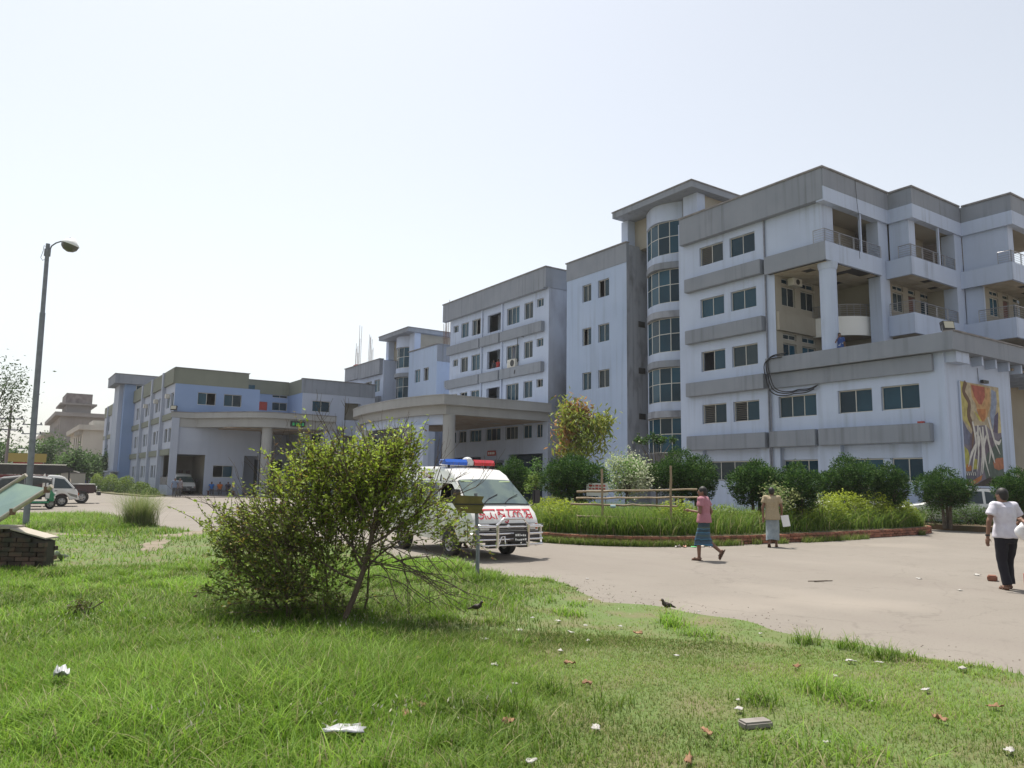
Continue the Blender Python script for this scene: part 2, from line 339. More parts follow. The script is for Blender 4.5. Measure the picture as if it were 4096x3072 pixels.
def bay(x0, x1, yf, yb, yret):
    """balcony bay: x0..x1 wide, front plane yf, returns to yb; level five has a solid return, level four opens round the corner from yret"""
    boxp(A, 'fascia', M_BAND, x0, x1+.3, yf, yf+.4, 17.5, 18.5); boxp(A, 'fascia', M_BAND, x0+.01, x0+.4, yf+.4, yb-.02, 17.5, 18.5)
    boxp(A, 'coping', M_COPE, x0-.06, x1-.1, yf-.06, yf+.3, 18.5, 18.6); boxp(A, 'coping', M_COPE, x0-.06, x0+.3, yf+.3, yb-.1, 18.5, 18.6)
    boxp(A, 'white_fascia', M_WALL, x0-.12, x1+.3, yf-.06, yf+.38, 16.7, 17.5); boxp(A, 'white_fascia', M_WALL, x0-.118, x0+.3, yf+.38, yb-.03, 16.7, 17.5)
    boxp(A, 'wall', M_WALL, x0+.08, x0+.75, yf+.3, yf+.45, 13.5, 16.7); boxp(A, 'wall', M_WALL, x0+.06, x0+.2, yf+.45, yb, 13.5, 16.7)
    boxp(A, 'wall', M_CREAM, x0+.75, x1-.8, yf+1.9, yf+2.05, 13.5, 16.75); boxp(A, 'wall', M_CREAM, x0+.65, x0+.74, yf+.45, yf+1.9, 13.5, 16.72)
    boxp(A, 'ceiling', M_CREAM, x0+.2, x1+.2, yf+.39, yf+2.4, 16.76, 16.86)
    boxp(A, 'balcony_post', M_WALL, x0+2.8, x0+2.92, yf+.02, yf+.14, 14.45, 16.7)
    boxp(A, 'door', M_DOOR, x0+1.4, x0+2.2, yf+1.86, yf+1.9, 13.6, 15.7); window(A, Pl('y', yf+1.8), x0+3.2, x0+3.75, 14.9, 15.7, 1, d=0)
    boxp(A, 'pier', M_WALL, x1-.86, x1+.02, yf+.03, yf+.8, 7.9, 16.69)
    for z, (r0, r1) in ((13.42, (14.45, 15)), (10.1, (11.25, 12))):
        boxp(A, 'balcony_parapet', M_WALL, x0-.35, x1-.83, yf, yf+.14, z, r0)
        boxp(A, 'balcony_parapet', M_WALL, x0-.349, x0-.21, yf+.14, yb+.06, z, r0)
        boxp(A, 'balcony_floor', M_DARK, x0-.2, x1-.2, yf+.15, yf+2.2, z+.05, z+.17)  # near-black colour serves as painted shade above missing ceiling tiles
        tiles(A, x0-.2, x1-.9, yf+.15, yf+1.75, z+.0, .62, skip={(3, 0), (6, 1)} if z > 12 else ())
        bz = z - 3.32
        vw = [(x0+.82, x0+1.95, bz+1.72, bz+2.85), (x0+2.52, x0+3.3, bz+.2, bz+2.87), (x0+3.9, x0+5.25, bz+1.72, bz+2.85), (x0+.82, x0+1.95, bz+2.98, bz+3.27), (x0+2.52, x0+3.3, bz+2.98, bz+3.27), (x0+3.9, x0+5.25, bz+2.98, bz+3.27)]
        vw = [v for v in vw if v[1] < x1-.1]; p = Pl('y', yf+1.8); zb = max(7.9, bz+.12)
        vw = [(v[0], v[1], max(v[2], zb+.05), v[3]) for v in vw]
        P1(lambda mb: wall(mb, p, x0+.04, x1-.02, zb, z+.04, vw, .15), 'wall', M_CREAM, A)
        for i, v in enumerate(vw):
            if i == 1: boxp(A, 'door', M_DOOR, v[0]+.03, v[1]-.03, yf+1.88, yf+1.93, v[2], v[3]-.02)
            else: window(A, p, *v, 2 if i % 3 != 1 else 1, d=.06)
        boxp(A, 'wall', M_CREAM, x1-.84, x1-.74, yf+.82, yf+1.79, zb, z+.02)
        if z > 12: railing(A, [(x0-.28, yf+.75, r0), (x0-.28, yf+.07, r0), (x1-.9, yf+.07, r0)])
        else: railing(A, [(x0-.28, yret, r0), (x0-.28, yf+.07, r0), (x1-.9, yf+.07, r0)])
bay(41.38, 46.92, 21.21, 22.63, 22.6)
bay(46.92, 52.5, 18.45, 21.21, 20.4)
boxp(A, 'wall', M_WALL, 46.97, 47.1, 20.2, 21.2, 7.9, 13.47); boxp(A, 'wall', M_WALL, 41.44, 41.56, 22.9, 23.4, 7.9, 13.47)
MB().tube([(35.33, 26.57, 16.8), (35.33, 26.57, 3.7), (35.33, 26.5, .2)], .05, 8).build('drain_pipe', M_GALV, A)
MB().tube([(35.3, 26.42, 7.6), (35.3, 26.42, .2)], .04, 8).build('drain_pipe', M_GALV, A)
MB().tube([(38.0, 22.5, 18.5), (38.02, 22.46, 17.2), (38.1, 22.44, 16.4), (38.0, 22.47, 16.1), (37.95, 22.4, 14.0)], .014, 5).build('hanging_cable', M_CABLE, A)

# ---- the two-storey porch block in front
B = thing('porch_block', 'two storey porch block with deep grey roof fascia and mural wall', 'building', (40, 21, 0), world=True)
po = [(23.67, 25.99, 5.36, 6.53), (20.6, 22.43, 5.36, 6.53), (18.28, 20.14, 5.36, 6.53), (23.7, 26.0-.001, 1.93, 3.76), (18.3, 22.4, 1.93, 3.76)]
def f(mb):
    wall(mb, pA, 17.1, 25.999, 0, 7.95, po, .3)
    wall(mb, Pl('y', 17.1), 35.4, 41.9, 0, 7.95, [(37.6, 39.8, 1.15, 1.45)], .3)
    mb.quad((41.9, 17.1, 0), (41.9, 19.6, 0), (41.9, 19.6, 7.9), (41.9, 17.1, 7.9))
P1(f, 'wall', M_WALL, B)
for i, (a, b, z0, z1) in enumerate(po[:3]): window(B, pA, a, b, z0, z1, 3 if i == 0 else 2)
for a, b, n in ((23.72, 25.98, 3), (20.35, 22.35, 2), (18.33, 19.92, 2)): window(B, Pl('x', 35.75), a, b, 1.95, 3.07, n, d=.02)
boxp(B, 'lintel_panel', M_WALL, 35.68, 35.8, 23.71, 25.99, 3.08, 3.75); boxp(B, 'lintel_panel', M_WALL, 35.68, 35.8, 18.31, 22.39, 3.08, 3.75); boxp(B, 'window_pier', M_WALL, 35.7, 35.85, 19.93, 20.34, 1.94, 3.07)
for a, b in ((23.58, 26.4), (17.72, 23.4)): pA.box(MB(), a, b, 3.77, 4.63, -.36, 0).build('sunshade_band', M_BAND, B, bevel=.02)
pA.box(MB(), 17.55, 26.4, 7.02, 7.8, -.2, 0).build('sunshade_band', M_BAND, B)
boxp(B, 'roof_fascia', M_BAND, 34.95, 35.5, 16.45, 26.45, 7.85, 8.68); boxp(B, 'roof_fascia', M_BAND, 35.5, 60, 16.45, 16.95, 7.85, 8.68)
boxp(B, 'coping', M_COPE, 35.02, 60, 16.4, 16.9, 8.68, 8.75)
boxp(B, 'terrace_floor', M_COPE, 35.5, 60, 16.95, 26.0, 7.86, 7.95)
boxp(B, 'corner_beam', M_WALL, 35.5, 36.72, 16.6, 17.1, 7.36, 7.85)
for i in range(10): boxp(B, 'dentil_beam', M_WALL, 37.98+i*1.36, 38.13+i*1.36, 16.62, 17.1 if i < 3 else 19.5, 7.42, 7.85)
boxp(B, 'porch_ceiling', M_TILEB, 41.9, 60, 16.95, 19.6, 7.6, 7.7)
P1(lambda mb: wall(mb, Pl('y', 19.6), 41.9, 60, 0, 7.7, [(42.3, 43.3, .3, 6.6), (44.2, 47, .3, 6.6)], .2), 'wall', M_CREAM, B)
for a, b in ((42.3, 43.3), (44.2, 47)): window(B, Pl('y', 19.6), a, b, .3, 6.6, 1, rows=(2.6, 4.7))
slabs(B, 35.72, 41.8, 17.5, 25.9, (3.5,))
P1(lambda mb: shell(mb, 35.5, 58, 19.7, 25.95, 7.6, near=False, roof=False), 'wall', M_EPALE, B)
boxp(B, 'brick_on_ledge', M_RED, 35.1, 35.3, 18.05, 18.3, 4.63, 4.72)
# mural
Mu = thing('mural', 'tall painted mural with white roots and red heart shape on porch wall', 'mural', (38.6, 17.08, 1.7), world=True)
boxp(Mu, 'mural_frame', M_WALL, 36.58, 40.62, 17.03, 17.095, 1.66, 1.79); boxp(Mu, 'mural_frame', M_WALL, 36.56, 36.655, 17.03, 17.096, 1.79, 6.62)
boxp(Mu, 'panel', mat('mural_ground', (.19, .17, .20), .8, (.14, .12, .16), 3.), 36.66, 40.5, 17.06, 17.094, 1.79, 6.62)
def mural_xy(u, v, h): return (36.66 + 3.84*u, 17.06 - h, 6.62 - 4.83*v)
def paint(name, col, pts, h, col2=None):
    m = mat('mural_'+name, col, .8, col2 or tuple(c*.72 for c in col), 4., lo=.4, hi=.6)
    mb = MB(); mb.quad(*[mural_xy(u, v, h) for u, v in pts]); mb.build('painted_shape', m, Mu)
def stroke(name, col, pts, w, h):
    m = mat('mural_'+name, col, .8, tuple(c*.8 for c in col), 5.)
    w = list(w) if isinstance(w, (list, tuple)) else [w]*len(pts); L, R = [], []
    if len(pts) > 2:   # round the corners
        P_, W_ = [], []
        for i in range(len(pts)-1):
            q = [pts[max(i-1, 0)], pts[i], pts[i+1], pts[min(i+2, len(pts)-1)]]
            for k in range(4): t = k/4; P_.append(tuple(.5*(2*q[1][j]+(q[2][j]-q[0][j])*t+(2*q[0][j]-5*q[1][j]+4*q[2][j]-q[3][j])*t*t+(3*q[1][j]-q[0][j]-3*q[2][j]+q[3][j])*t**3) for j in (0, 1))); W_.append(w[i]*(1-t)+w[i+1]*t)
        pts, w = P_+[pts[-1]], W_+[w[-1]]
    for i, p in enumerate(pts):
        a, b = pts[max(i-1, 0)], pts[min(i+1, len(pts)-1)]; dx, dy = (b[0]-a[0])*.8, b[1]-a[1]; q = math.hypot(dx, dy) or 1
        L.append((p[0]-dy/q*w[i], p[1]+dx/q*w[i]*.8)); R.append((p[0]+dy/q*w[i], p[1]-dx/q*w[i]*.8))
    mb = MB()
    for i in range(len(pts)-1): mb.quad(*[mural_xy(u, v, h) for u, v in (L[i], L[i+1], R[i+1], R[i])])
    mb.build('painted_line', m, Mu)
paint('sand', (.42, .35, .24), [(0, 0), (1, 0), (1, .2), (.9, .47), (.72, .45), (.6, .4), (.3, .42), (.15, .55), (0, .38)], .002)
paint('yellow', (.44, .38, .13), [(.0, .0), (.12, 0), (.06, .09), (.17, .2), (.14, .33), (.22, .45), (.0, .36)], .004)
paint('peach', (.46, .27, .12), [(.26, .01), (.77, .02), (.74, .2), (.66, .3), (.56, .37), (.5, .37), (.42, .31), (.36, .2), (.28, .14)], .004)
paint('redheart', (.36, .10, .07), [(.28, .02), (.62, .02), (.62, .12), (.52, .2), (.45, .2), (.34, .13)], .006)
paint('orange', (.42, .17, .06), [(.38, .25), (.62, .24), (.6, .33), (.52, .37), (.44, .33)], .006)
paint('yellow2', (.50, .43, .10), [(.3, .27), (.42, .31), (.5, .37), (.42, .36)], .007)
paint('skyblue', (.24, .28, .38), [(.8, .03), (.92, .05), (.93, .15), (.86, .3), (.76, .45), (.72, .3), (.78, .15)], .005)
paint('cream', (.5, .42, .22), [(.93, .03), (1, .03), (1, .46), (.9, .47), (.95, .25)], .005)
paint('violet', (.10, .08, .14), [(.84, .3), (.95, .25), (.9, .47), (.78, .46)], .006)
paint('deepblue', (.13, .14, .21), [(0, .36), (.12, .46), (.2, .5), (.2, .62), (0, .6)], .004)
paint('plum', (.13, .10, .13), [(.18, .5), (.42, .52), (.75, .52), (.78, .66), (.7, .8), (.3, .7), (.15, .66)], .005)
paint('forest', (.09, .12, .10), [(.58, .68), (.78, .6), (1, .5), (1, .75), (.95, 1), (.55, 1), (.45, .8)], .006)
paint('rust', (.38, .15, .08), [(.72, .76), (.82, .72), (1, .71), (1, .82), (.85, .84), (.74, .82)], .008)
paint('olive', (.38, .36, .08), [(.0, .62), (.1, .66), (.14, .74), (.05, .84), (0, .82)], .007)
paint('olive', (.38, .36, .08), [(.22, .73), (.34, .75), (.32, .84), (.2, .84)], .008)
paint('orange', (.42, .17, .06), [(.04, .79), (.16, .81), (.15, .87), (.02, .86)], .008)
paint('slate', (.10, .10, .13), [(.0, .87), (.28, .84), (.27, .92), (.02, .99)], .009)
paint('orange', (.42, .17, .06), [(.0, .99), (.2, .94), (.42, .89), (.38, .94), (.16, 1), (0, 1)], .011)
paint('soil', (.05, .035, .03), [(.18, 1), (.4, .95), (.6, .91), (.85, .94), (1, .97), (1, 1)], .012)
for k in range(5):
    stroke('white', (.62, .60, .55), [(.03+k*.05, .865), (.045+k*.05, .9)], .008, .013); stroke('white', (.62, .6, .55), [(.04+k*.035, .95), (.05+k*.035, .975)], .007, .013)
stroke('brown', (.15, .09, .06), [(.15, .0), (.08, .1), (.2, .2), (.17, .33), (.27, .45), (.24, .55), (.2, .66)], [.035, .035, .035, .04, .035, .02, .01], .012)
for pts in ([(.25, .38), (.3, .52), (.3, .62), (.22, .75), (.17, .87)], [(.38, .41), (.36, .55), (.35, .7), (.28, .86)], [(.42, .43), (.46, .58), (.44, .72), (.37, .9)], [(.5, .42), (.5, .6), (.52, .75), (.6, .9)], [(.5, .6), (.47, .75), (.42, .88)],
            [(.58, .4), (.62, .52), (.66, .66), (.6, .78)], [(.64, .58), (.72, .7), (.76, .77)], [(.66, .32), (.74, .46), (.8, .56), (.92, .68)], [(.8, .55), (.9, .57), (.97, .53)], [(.33, .48), (.4, .55), (.36, .64)], [(.6, .5), (.53, .56), (.5, .66)], [(.3, .6), (.17, .7), (.08, .82)]):
    stroke('rootwhite', (.60, .58, .54), pts, [.018 + .006*(i == 1) - .012*(i == len(pts)-1) for i in range(len(pts))], .014 + .0008*len(Mu.children) % .004)
la = MB().box(38.55, 39.1, 16.86, 17.0, 6.68, 6.82).build('spot_lamp', M_BLACK, Mu)
MB().tube([(38.5, 17.07, 7.4), (38.52, 17.07, 6.8)], .012, 5).build('spot_lamp_cable', M_CABLE, Mu)

# ---- stair towers
def stair_tower(name, label, dy, dz, group):
    T = thing(name, label, 'stair tower', (37.5, 35.4+dy, 0), group=group, world=True)
    def bx(nm, m, x0, x1, y0, y1, z0, z1): return boxp(T, nm, m, x0, x1, y0+dy, y1+dy, max(z0+dz, 0), z1+dz)
    bx('cornice', M_BAND, 34.95, 41, 31.6, 39.05, 20.4, 20.8); bx('coping', M_COPE, 34.9, 41.05, 31.55, 39.1, 20.8, 20.88)
    bx('penthouse_wall', M_CREAM, 36.7, 40.7, 32.2, 39.2, 18.2, 20.39)
    bx('pier', M_WALL, 36.0, 36.7, 38.6, 39.25, 18.3, 20.39); bx('pier', M_WALL, 35.95, 36.69, 32.06, 33.25, 18.2, 20.39)
    bx('back_wall', M_GRIME, 37.4, 37.6, 33.2, 38.1, 0, 20.38); bx('side_pier', M_BAND, 36.25, 37.39, 33.21, 33.62, 0, 20.37)  # side pier: recess shade painted in with the darker band colour
    def curve(r0, r1, n=8):   # plan of the bowed bay; r0 = x of the ends, r1 = bulge
        return [(r0 - r1*math.sin(PI*i/n), 33.66 + 3.4*i/n + dy) for i in range(n+1)]
    def bow(nm, m, x, bulge, z0, z1):
        q = curve(x, bulge); MB().prism(q + [(37.38, 37.06+dy), (37.38, 33.66+dy)], max(z0+dz, 0), z1+dz).build(nm, m, T, smooth=30)
    zt = [19.15 - 3.3*i for i in range(5)]
    bow('bay_cap', M_WALL, 36.35, .75, 19.17, 20.38)
    for i, z in enumerate(zt):
        if z + dz - 2.3 < .3 or (dz and i == 4): continue
        if z - 3.3 > 5: bow('bay_sill', M_WALL, 36.35, .70, z-3.3+.45, z-2.28)
        bow('bay_ledge', M_GRIME if i % 2 else M_BAND, 36.3, .86, z-3.3+.02, z-3.3+.45) if z-3.3 > 3 else None
        g = MB(); q = curve(36.42, .62, 4); z0, z1 = z-2.27+dz, z+.01+dz
        for j in range(5): g.tube([(q[j][0], q[j][1], z0), (q[j][0], q[j][1], z1)], .035, 4)
        for zz in (z0+.03, z0+1.22, z1-.03): g.tube([(a, b, zz) for a, b in q], .03, 4)
        wn = g.build('window', M_ALU, T)
        for j in range(4):
            a, b = Vector((*q[j], 0)), Vector((*q[j+1], 0)); t = (b-a).normalized()*.03; nr = Vector((t.y, -t.x, 0)).normalized()*-.012
            for (u0, u1) in ((z0+.05, z0+1.19), (z0+1.25, z1-.05)):
                pn = MB(); p0, p1 = a+t, b-t
                pn.extr([(p0.x, p0.y, u0), (p1.x, p1.y, u0), (p1.x, p1.y, u1), (p0.x, p0.y, u1)], nr); pn.build('pane', M_GLASS, wn)
        for yy in (33.66, 36.96): boxp(T, 'bay_jamb', M_WALL, 36.36, 37.38, yy+dy, yy+.1+dy, z0, z1)
    return T
stair_tower('stair_tower', 'stair tower with bowed glazed bay beside the ward building', 0, 0, 'glazed stair towers')
stair_tower('stair_tower', 'farther stair tower with overhanging roof seen above the curved portico', 39.6, -3.0, 'glazed stair towers')

# ---- narrow pale-blue blocks beside the stair towers
def narrow_block(label, y0, y1, ztop, rows, wins, greyfront):
    Bk = thing('narrow_block', label, 'building', (40, (y0+y1)/2, 0), group='pale blue narrow blocks', world=True)
    ops = [(a, b, z0, z1) for z0, z1 in rows for a, b in wins]
    P1(lambda mb: (wall(mb, pA, y0, y1, 0, ztop-.05, ops, .25), shell(mb, 35.401, 52, y0+.001, y1, ztop-.2, near=False)), 'wall', M_WALLB, Bk)
    P1(lambda mb: mb.quad((35.4, y0, 0), (52, y0, 0), (52, y0, ztop-.1), (35.4, y0, ztop-.1)), 'side_wall', M_GRIME if greyfront else M_WALLB, Bk)
    if greyfront: boxp(Bk, 'parapet', M_BAND, 35.37, 35.6, y0-.02, y1+.03, ztop-1.4, ztop)
    else: boxp(Bk, 'parapet', M_BAND, 35.42, 45, y0-.03, y0+.2, ztop-1.7, ztop)
    boxp(Bk, 'coping', M_COPE, 35.3, 35.65, y0-.05, y1+.12, ztop, ztop+.08)
    if not greyfront: boxp(Bk, 'coping', M_BAND, 35.65, 45, y0-.1, y0+.25, ztop, ztop+.08)
    for i, (a, b, z0, z1) in enumerate(ops): window(Bk, pA, a, b, z0, z1, 2, openp=1 if i % 3 == 1 else None)
    slabs(Bk, 35.7, 51, y0+.1, y1-.1, [z for z in (3.5, 6.8, 10.1, 13.4) if z < ztop-3])
    return Bk
b1 = narrow_block('narrow pale blue block between the stair tower and the central block', 38.1, 44.8, 18.5, [(z-1.3, z) for z in (6.45, 9.75, 13.08, 16.38)], ((41.9, 42.93), (39.92, 41.14)), True)
for z in (12.6, 9.3, 6.1, 2.9): boxp(b1, 'vent', M_DARK, 36.5, 37.1, 38.06, 38.12, z, z+.4)
b2 = narrow_block('lower pale blue block left of the central block', 65.5, 71.7, 15.2, [(11.77, 13.1), (8.5, 9.8), (5.2, 6.5)], ((69.0, 70.28), (67.18, 68.28)), False)
window(b2, Pl('y', 65.4), 36.3, 37.6, 10.9, 11.6, 2, d=0)

# ---- central block
Cb = thing('central_block', 'five storey central block above the curved entrance portico', 'building', (42, 55, 0), world=True)
wins = [(61.35, 62.3, 1), (59.5, 60.85, 2), (56.9, 58.9, 3), (53.8, 56.2, 4), (51.2, 53.1, 3), (49.25, 50.5, 2), (47.8, 48.7, 1)]
co = []
for lv, base in enumerate((1.9, 5.2, 8.5, 11.8, 15.08)):
    for a, b, kd in wins:
        z0, z1 = {1: (base+.72, base+1.38), 2: (base, base+1.38), 3: (base-.08, base+1.38), 4: (base-.25, base+1.35)}[kd]
        if lv == 0: continue
        if lv == 1: z0, z1 = 5.2, 6.28
        co.append((a, b, z0, z1, kd, lv))
doors = [(56.9, 62.2, 0, 3.85), (47.75, 52.6, 0, 3.95), (53.4, 55.8, 0, 3.3)]
P1(lambda mb: (wall(mb, pA, 47.1, 62.9, 0, 18.5, [c[:4] for c in co] + doors, .25), shell(mb, 35.401, 55, 47.101, 62.9, 18.2, near=False)), 'wall', M_WALL, Cb)
P1(lambda mb: mb.quad((35.4, 47.1, 0), (55, 47.1, 0), (55, 47.1, 18.5), (35.4, 47.1, 18.5)), 'side_wall', M_SOOT, Cb)
boxp(Cb, 'parapet', M_BAND, 35.02, 52, 47.04, 47.3, 17.15, 18.75)
boxp(Cb, 'parapet', M_BAND, 35.0, 35.42, 47.31, 63.8, 17.05, 18.75); boxp(Cb, 'coping', M_COPE, 34.94, 35.5, 46.95, 63.9, 18.75, 18.84); boxp(Cb, 'coping', M_COPE, 35.5, 52, 46.97, 47.4, 18.75, 18.84)
for a, b in ((57.15, 63.0), (53.85, 56.95), (47.65, 53.65)):
    for z0, z1 in ((7.05, 7.9), (10.38, 11.22), (13.65, 14.5)): pA.box(MB(), a, b, z0, z1, -.36, 0).build('sunshade_band', M_BAND, Cb, bevel=.02)
for a in (57.05, 53.75): pA.box(MB(), a-.1, a+.1, 7.0, 17.04, -.13, .0).build('pilaster', M_WALL, Cb)
slabs(Cb, 35.72, 54, 47.3, 62.8, (4.4, 6.9, 10.2, 13.5))
for i, (a, b, z0, z1, kd, lv) in enumerate(co):
    if kd == 4 and lv > 1:
        boxp(Cb, 'loggia_back', M_WALL, 36.75, 36.85, a-.4, b+.4, z0-.2, z1+.3); continue
    window(Cb, pA, a, b, z0, z1, 3 if b-a > 1.7 else 2, openp=1 if i % 5 == 3 else None)
for a, b, z0, z1 in doors: boxp(Cb, 'doorway_glass', M_GLASS, 36.2, 36.25, a, b, z0, z1)
boxp(Cb, 'canopy_over_door', M_BAND, 35.0, 35.4, 53.2, 56.0, 3.32, 3.5)
def ac_unit(root, pl, a, z, w=.85, h=.6):
    o = pl.box(MB(), a, a+w, z, z+h, -.34, -.04).build('air_conditioner', M_ACU, root)
    c = pl.P(a+w*.35, z+h*.5, -.35); ax = (1,0,0) if pl.ax == 'x' else (0,1,0)
    MB().disc(c, ax, h*.4, .02, 16).build('fan_grille', M_BLACK, o); pl.box(MB(), a, a+w, z-.05, z, -.34, 0).build('bracket', M_GALV, o)
ac_unit(Cb, pA, 51.3, 11.2, 1.15, .7)
MB().tube([(35.3, 51.25, 11.6), (35.2, 51.15, 12.6), (35.25, 51.2, 13.6), (35.15, 50.9, 13.75), (35.3, 50.4, 13.6)], .035, 6).build('refrigerant_pipe', M_CABLE, Cb)
MB().tube([(35.3, 51.25, 11.2), (35.02, 51.22, 10.9), (35.0, 51.3, 10.6)], .03, 6).build('refrigerant_pipe', M_CABLE, Cb)
sg = thing('wall_sign', 'small red sign above the dark doorway under the portico', 'sign', (35.3, 55, 3.9), world=True)
boxp(sg, 'board', M_RED, 35.3, 35.36, 54.4, 55.7, 3.9, 4.35)
for k in range(4): boxp(sg, 'letter', M_WHITE, 35.285, 35.3, 54.55+k*.27, 54.72+k*.27, 4.02, 4.22)

# ---- curved portico
Po = thing('entrance_portico', 'curved grey entrance portico on columns before the central block', 'portico', (30, 55, 0), world=True)
FR = [(25.86, 46.6), (25.26, 48.2), (24.83, 50.6), (24.66, 53.8), (24.78, 57.9), (25.25, 61.2), (25.85, 63.0), (26.8, 64.3), (28.2, 65.0), (30.0, 65.2)]
def front(off):
    """plan of the bowed front, set in by off; sharp near corner, rounded far end"""
    out = []
    for i in range(len(FR)-1):
        q = [FR[max(i-1, 0)], FR[i], FR[i+1], FR[min(i+2, len(FR)-1)]]
        for k in range(4): t = k/4; out.append(tuple(.5*(2*q[1][j]+(q[2][j]-q[0][j])*t+(2*q[0][j]-5*q[1][j]+4*q[2][j]-q[3][j])*t*t+(3*q[1][j]-q[0][j]-3*q[2][j]+q[3][j])*t**3) for j in (0, 1)))
    out.append(FR[-1]); return [(x+off*max(0., min(1., (66-y)/3+.2))*.95, 55.9+(y-55.9)*(1-off/9.3)) for x, y in out]
def tier(nm, off, z0, z1, back=35.38):
    q = front(off); MB().prism(q + [(back, 65.2-off), (back, 46.6+off)], z0, z1).build(nm, M_PORT, Po, smooth=30)
tier('roof_slab', 0, 7.08, 7.72); tier('coping', -.04, 7.72, 7.79); tier('fascia', .42, 6.42, 7.08)
q = front(.75); q2 = front(1.15)
MB().prism(q + q2[::-1], 5.72, 6.42).build('ring_beam', M_WALL, Po, smooth=30)
def colm(x, y, r=.42, z1=6.42): MB().lathe([(r, 0), (r, z1)], (x, y, 0), 20).build('column', M_PORT, Po, smooth=40)
colm(26.75, 47.4, .45); colm(25.3, 51.0, .42, 5.72); colm(25.25, 58.5, .42, 5.72); colm(26.6, 63.0, .45)
boxp(Po, 'wall_pier', M_WALL, 25.35, 25.75, 48.6, 50.5, 0, 5.72); boxp(Po, 'wall_pier', M_WALL, 25.35, 25.75, 59.2, 61.1, 0, 5.72)
tiles(Po, 26.6, 35.3, 47.4, 63.2, 6.38, 1.2, m=M_TILEB, skip={(1, 2), (3, 1), (5, 3)})

# ---- lower left wing of the central complex
Dw = thing('left_wing', 'four storey wing with steel bars rising from its roof', 'building', (42, 84, 0), world=True)
do = [(a, b, z0, z1) for z0, z1 in ((11.7, 13.1), (8.45, 9.8), (5.2, 6.5)) for a, b in ((81.15, 83.1), (78.9, 80.55))]
P1(lambda mb: (wall(mb, pA, 78.0, 88.6, 0, 15.3, do, .25), shell(mb, 35.401, 50, 78.0, 88.6, 15.2)), 'wall', M_WALL, Dw)
boxp(Dw, 'parapet', M_BAND, 35.0, 35.4, 78.3, 84.3, 13.6, 15.3); boxp(Dw, 'parapet', M_BAND, 35.05, 35.4, 84.45, 88.7, 13.75, 15.3); boxp(Dw, 'coping', M_COPE, 34.94, 35.5, 78.2, 88.8, 15.3, 15.38)
pA.box(MB(), 78.4, 84.3, 10.3, 11.1, -.35, 0).build('sunshade_band', M_BAND, Dw)
for i, o_ in enumerate(do): window(Dw, pA, *o_, 2, openp=1 if i == 0 else None)
def rebars(root, x, y, z, hs):
    for i, h in enumerate(hs): MB().tube([(x+.22*(i % 3), y+.28*(i//3)+.08*(i % 2), z), (x+.22*(i % 3)+random.uniform(-.05,.05), y+.28*(i//3)+random.uniform(-.05,.05), z+h)], .025, 5).build('reinforcing_bar', M_RUST, root)
boxp(Dw, 'column_stub', M_RED, 35.5, 36.2, 86.2, 87.2, 15.2, 15.7)
rebars(Dw, 35.6, 86.3, 15.6, (2.4, 5.0, 4.9, 2.1, 1.6, 3.4, 2.8)); rebars(Dw, 35.6, 82.6, 15.3, (3.2, 3.0, 2.0, 3.6, 3.4, 1.8))
rebars(b2, 36.6, 65.9, 15.2, (3.3, 2.7, 2.8, 2.6, 2.9, 4.9, 2.4, 2.2))
# ---------------------------------------------------------------- three-storey emergency building on the left
E_ = thing('emergency_building', 'three storey blue and sage building with car canopy on the left', 'building', (19, 85, 0), world=True)
pE = Pl('x', 13.4); pR = Pl('y', 76.04)
eo = []
for bi in range(4):
    y = 76.45 + 6.35*bi
    for z0, z1 in ((1.6, 2.85), (4.98, 6.3), (8.3, 9.65)):
        if bi == 0 and z0 < 2: continue
        eo += [(y, y+1.35, z0, z1), (y+2.0, y+3.4, z0, z1)]
far = []
for bi in range(4):
    y = 105.6 + 6.35*bi
    for z0, z1 in ((1.6, 2.85), (4.98, 6.3), (8.3, 9.65)): far += [(y, y+1.35, z0, z1), (y+2.0, y+3.4, z0, z1)]
P1(lambda mb: wall(mb, pE, 76.04, 131, 0, 11.9, eo + far + [(76.5, 80.7, .95, 3.75)], .25), 'wall', M_EPALE, E_)
rw = [(15.45, 17.1, 8.58, 9.76), (17.85, 19.52, 8.58, 9.76)]
low = [(13.95, 16.5, .05, 3.83), (17.25, 19.1, 1.72, 2.86), (20.1, 21.5, .05, 3.86)]
P1(lambda mb: wall(mb, pR, 13.4, 21.25, 7.2, 10.45, rw, .2), 'blue_wall', M_EBLUE, E_)
P1(lambda mb: wall(mb, pR, 13.4, 21.55, 0, 7.2, low, .25), 'wall', M_EPALE, E_)
boxp(E_, 'parapet', M_EGREEN, 13.38, 20.1, 76.02, 76.3, 10.45, 11.94); boxp(E_, 'coping', M_COPE, 13.3, 20.2, 75.95, 76.35, 11.94, 12.0); boxp(E_, 'coping', M_COPE, 13.3, 13.7, 76.35, 100.9, 11.94, 12.0)
for bi in range(8):
    y = 80.85 + 6.35*bi
    if y > 130: break
    if 99 < y < 104: continue
    pE.box(MB(), y, y+.55, 0, 11.93, -.32, 0).build('pilaster', M_EPALE, E_)
for y0, y1 in ((76.1, 80.83), (81.42, 87.18), (87.77, 93.53), (94.12, 100.9), (106.8, 112.5), (113.2, 118.9), (119.5, 130)):
    for z0, z1, d in ((10.48, 11.94, -.2), (7.1, 7.68, -.16), (3.75, 4.32, -.16)): pE.box(MB(), y0, y1, z0, z1, d, 0).build('sage_band', M_EGREEN, E_)
for a, b, z0, z1 in eo + far[:12]: window(E_, pE, a, b, z0, z1, 1)
for a, b, z0, z1 in far[12:]: pE.box(MB(), a, b, z0, z1, .1, .15).build('pane', M_GLASS, E_)
for a, b, z0, z1 in rw: window(E_, pR, a, b, z0, z1, 2, openp=1 if a < 16 else None)
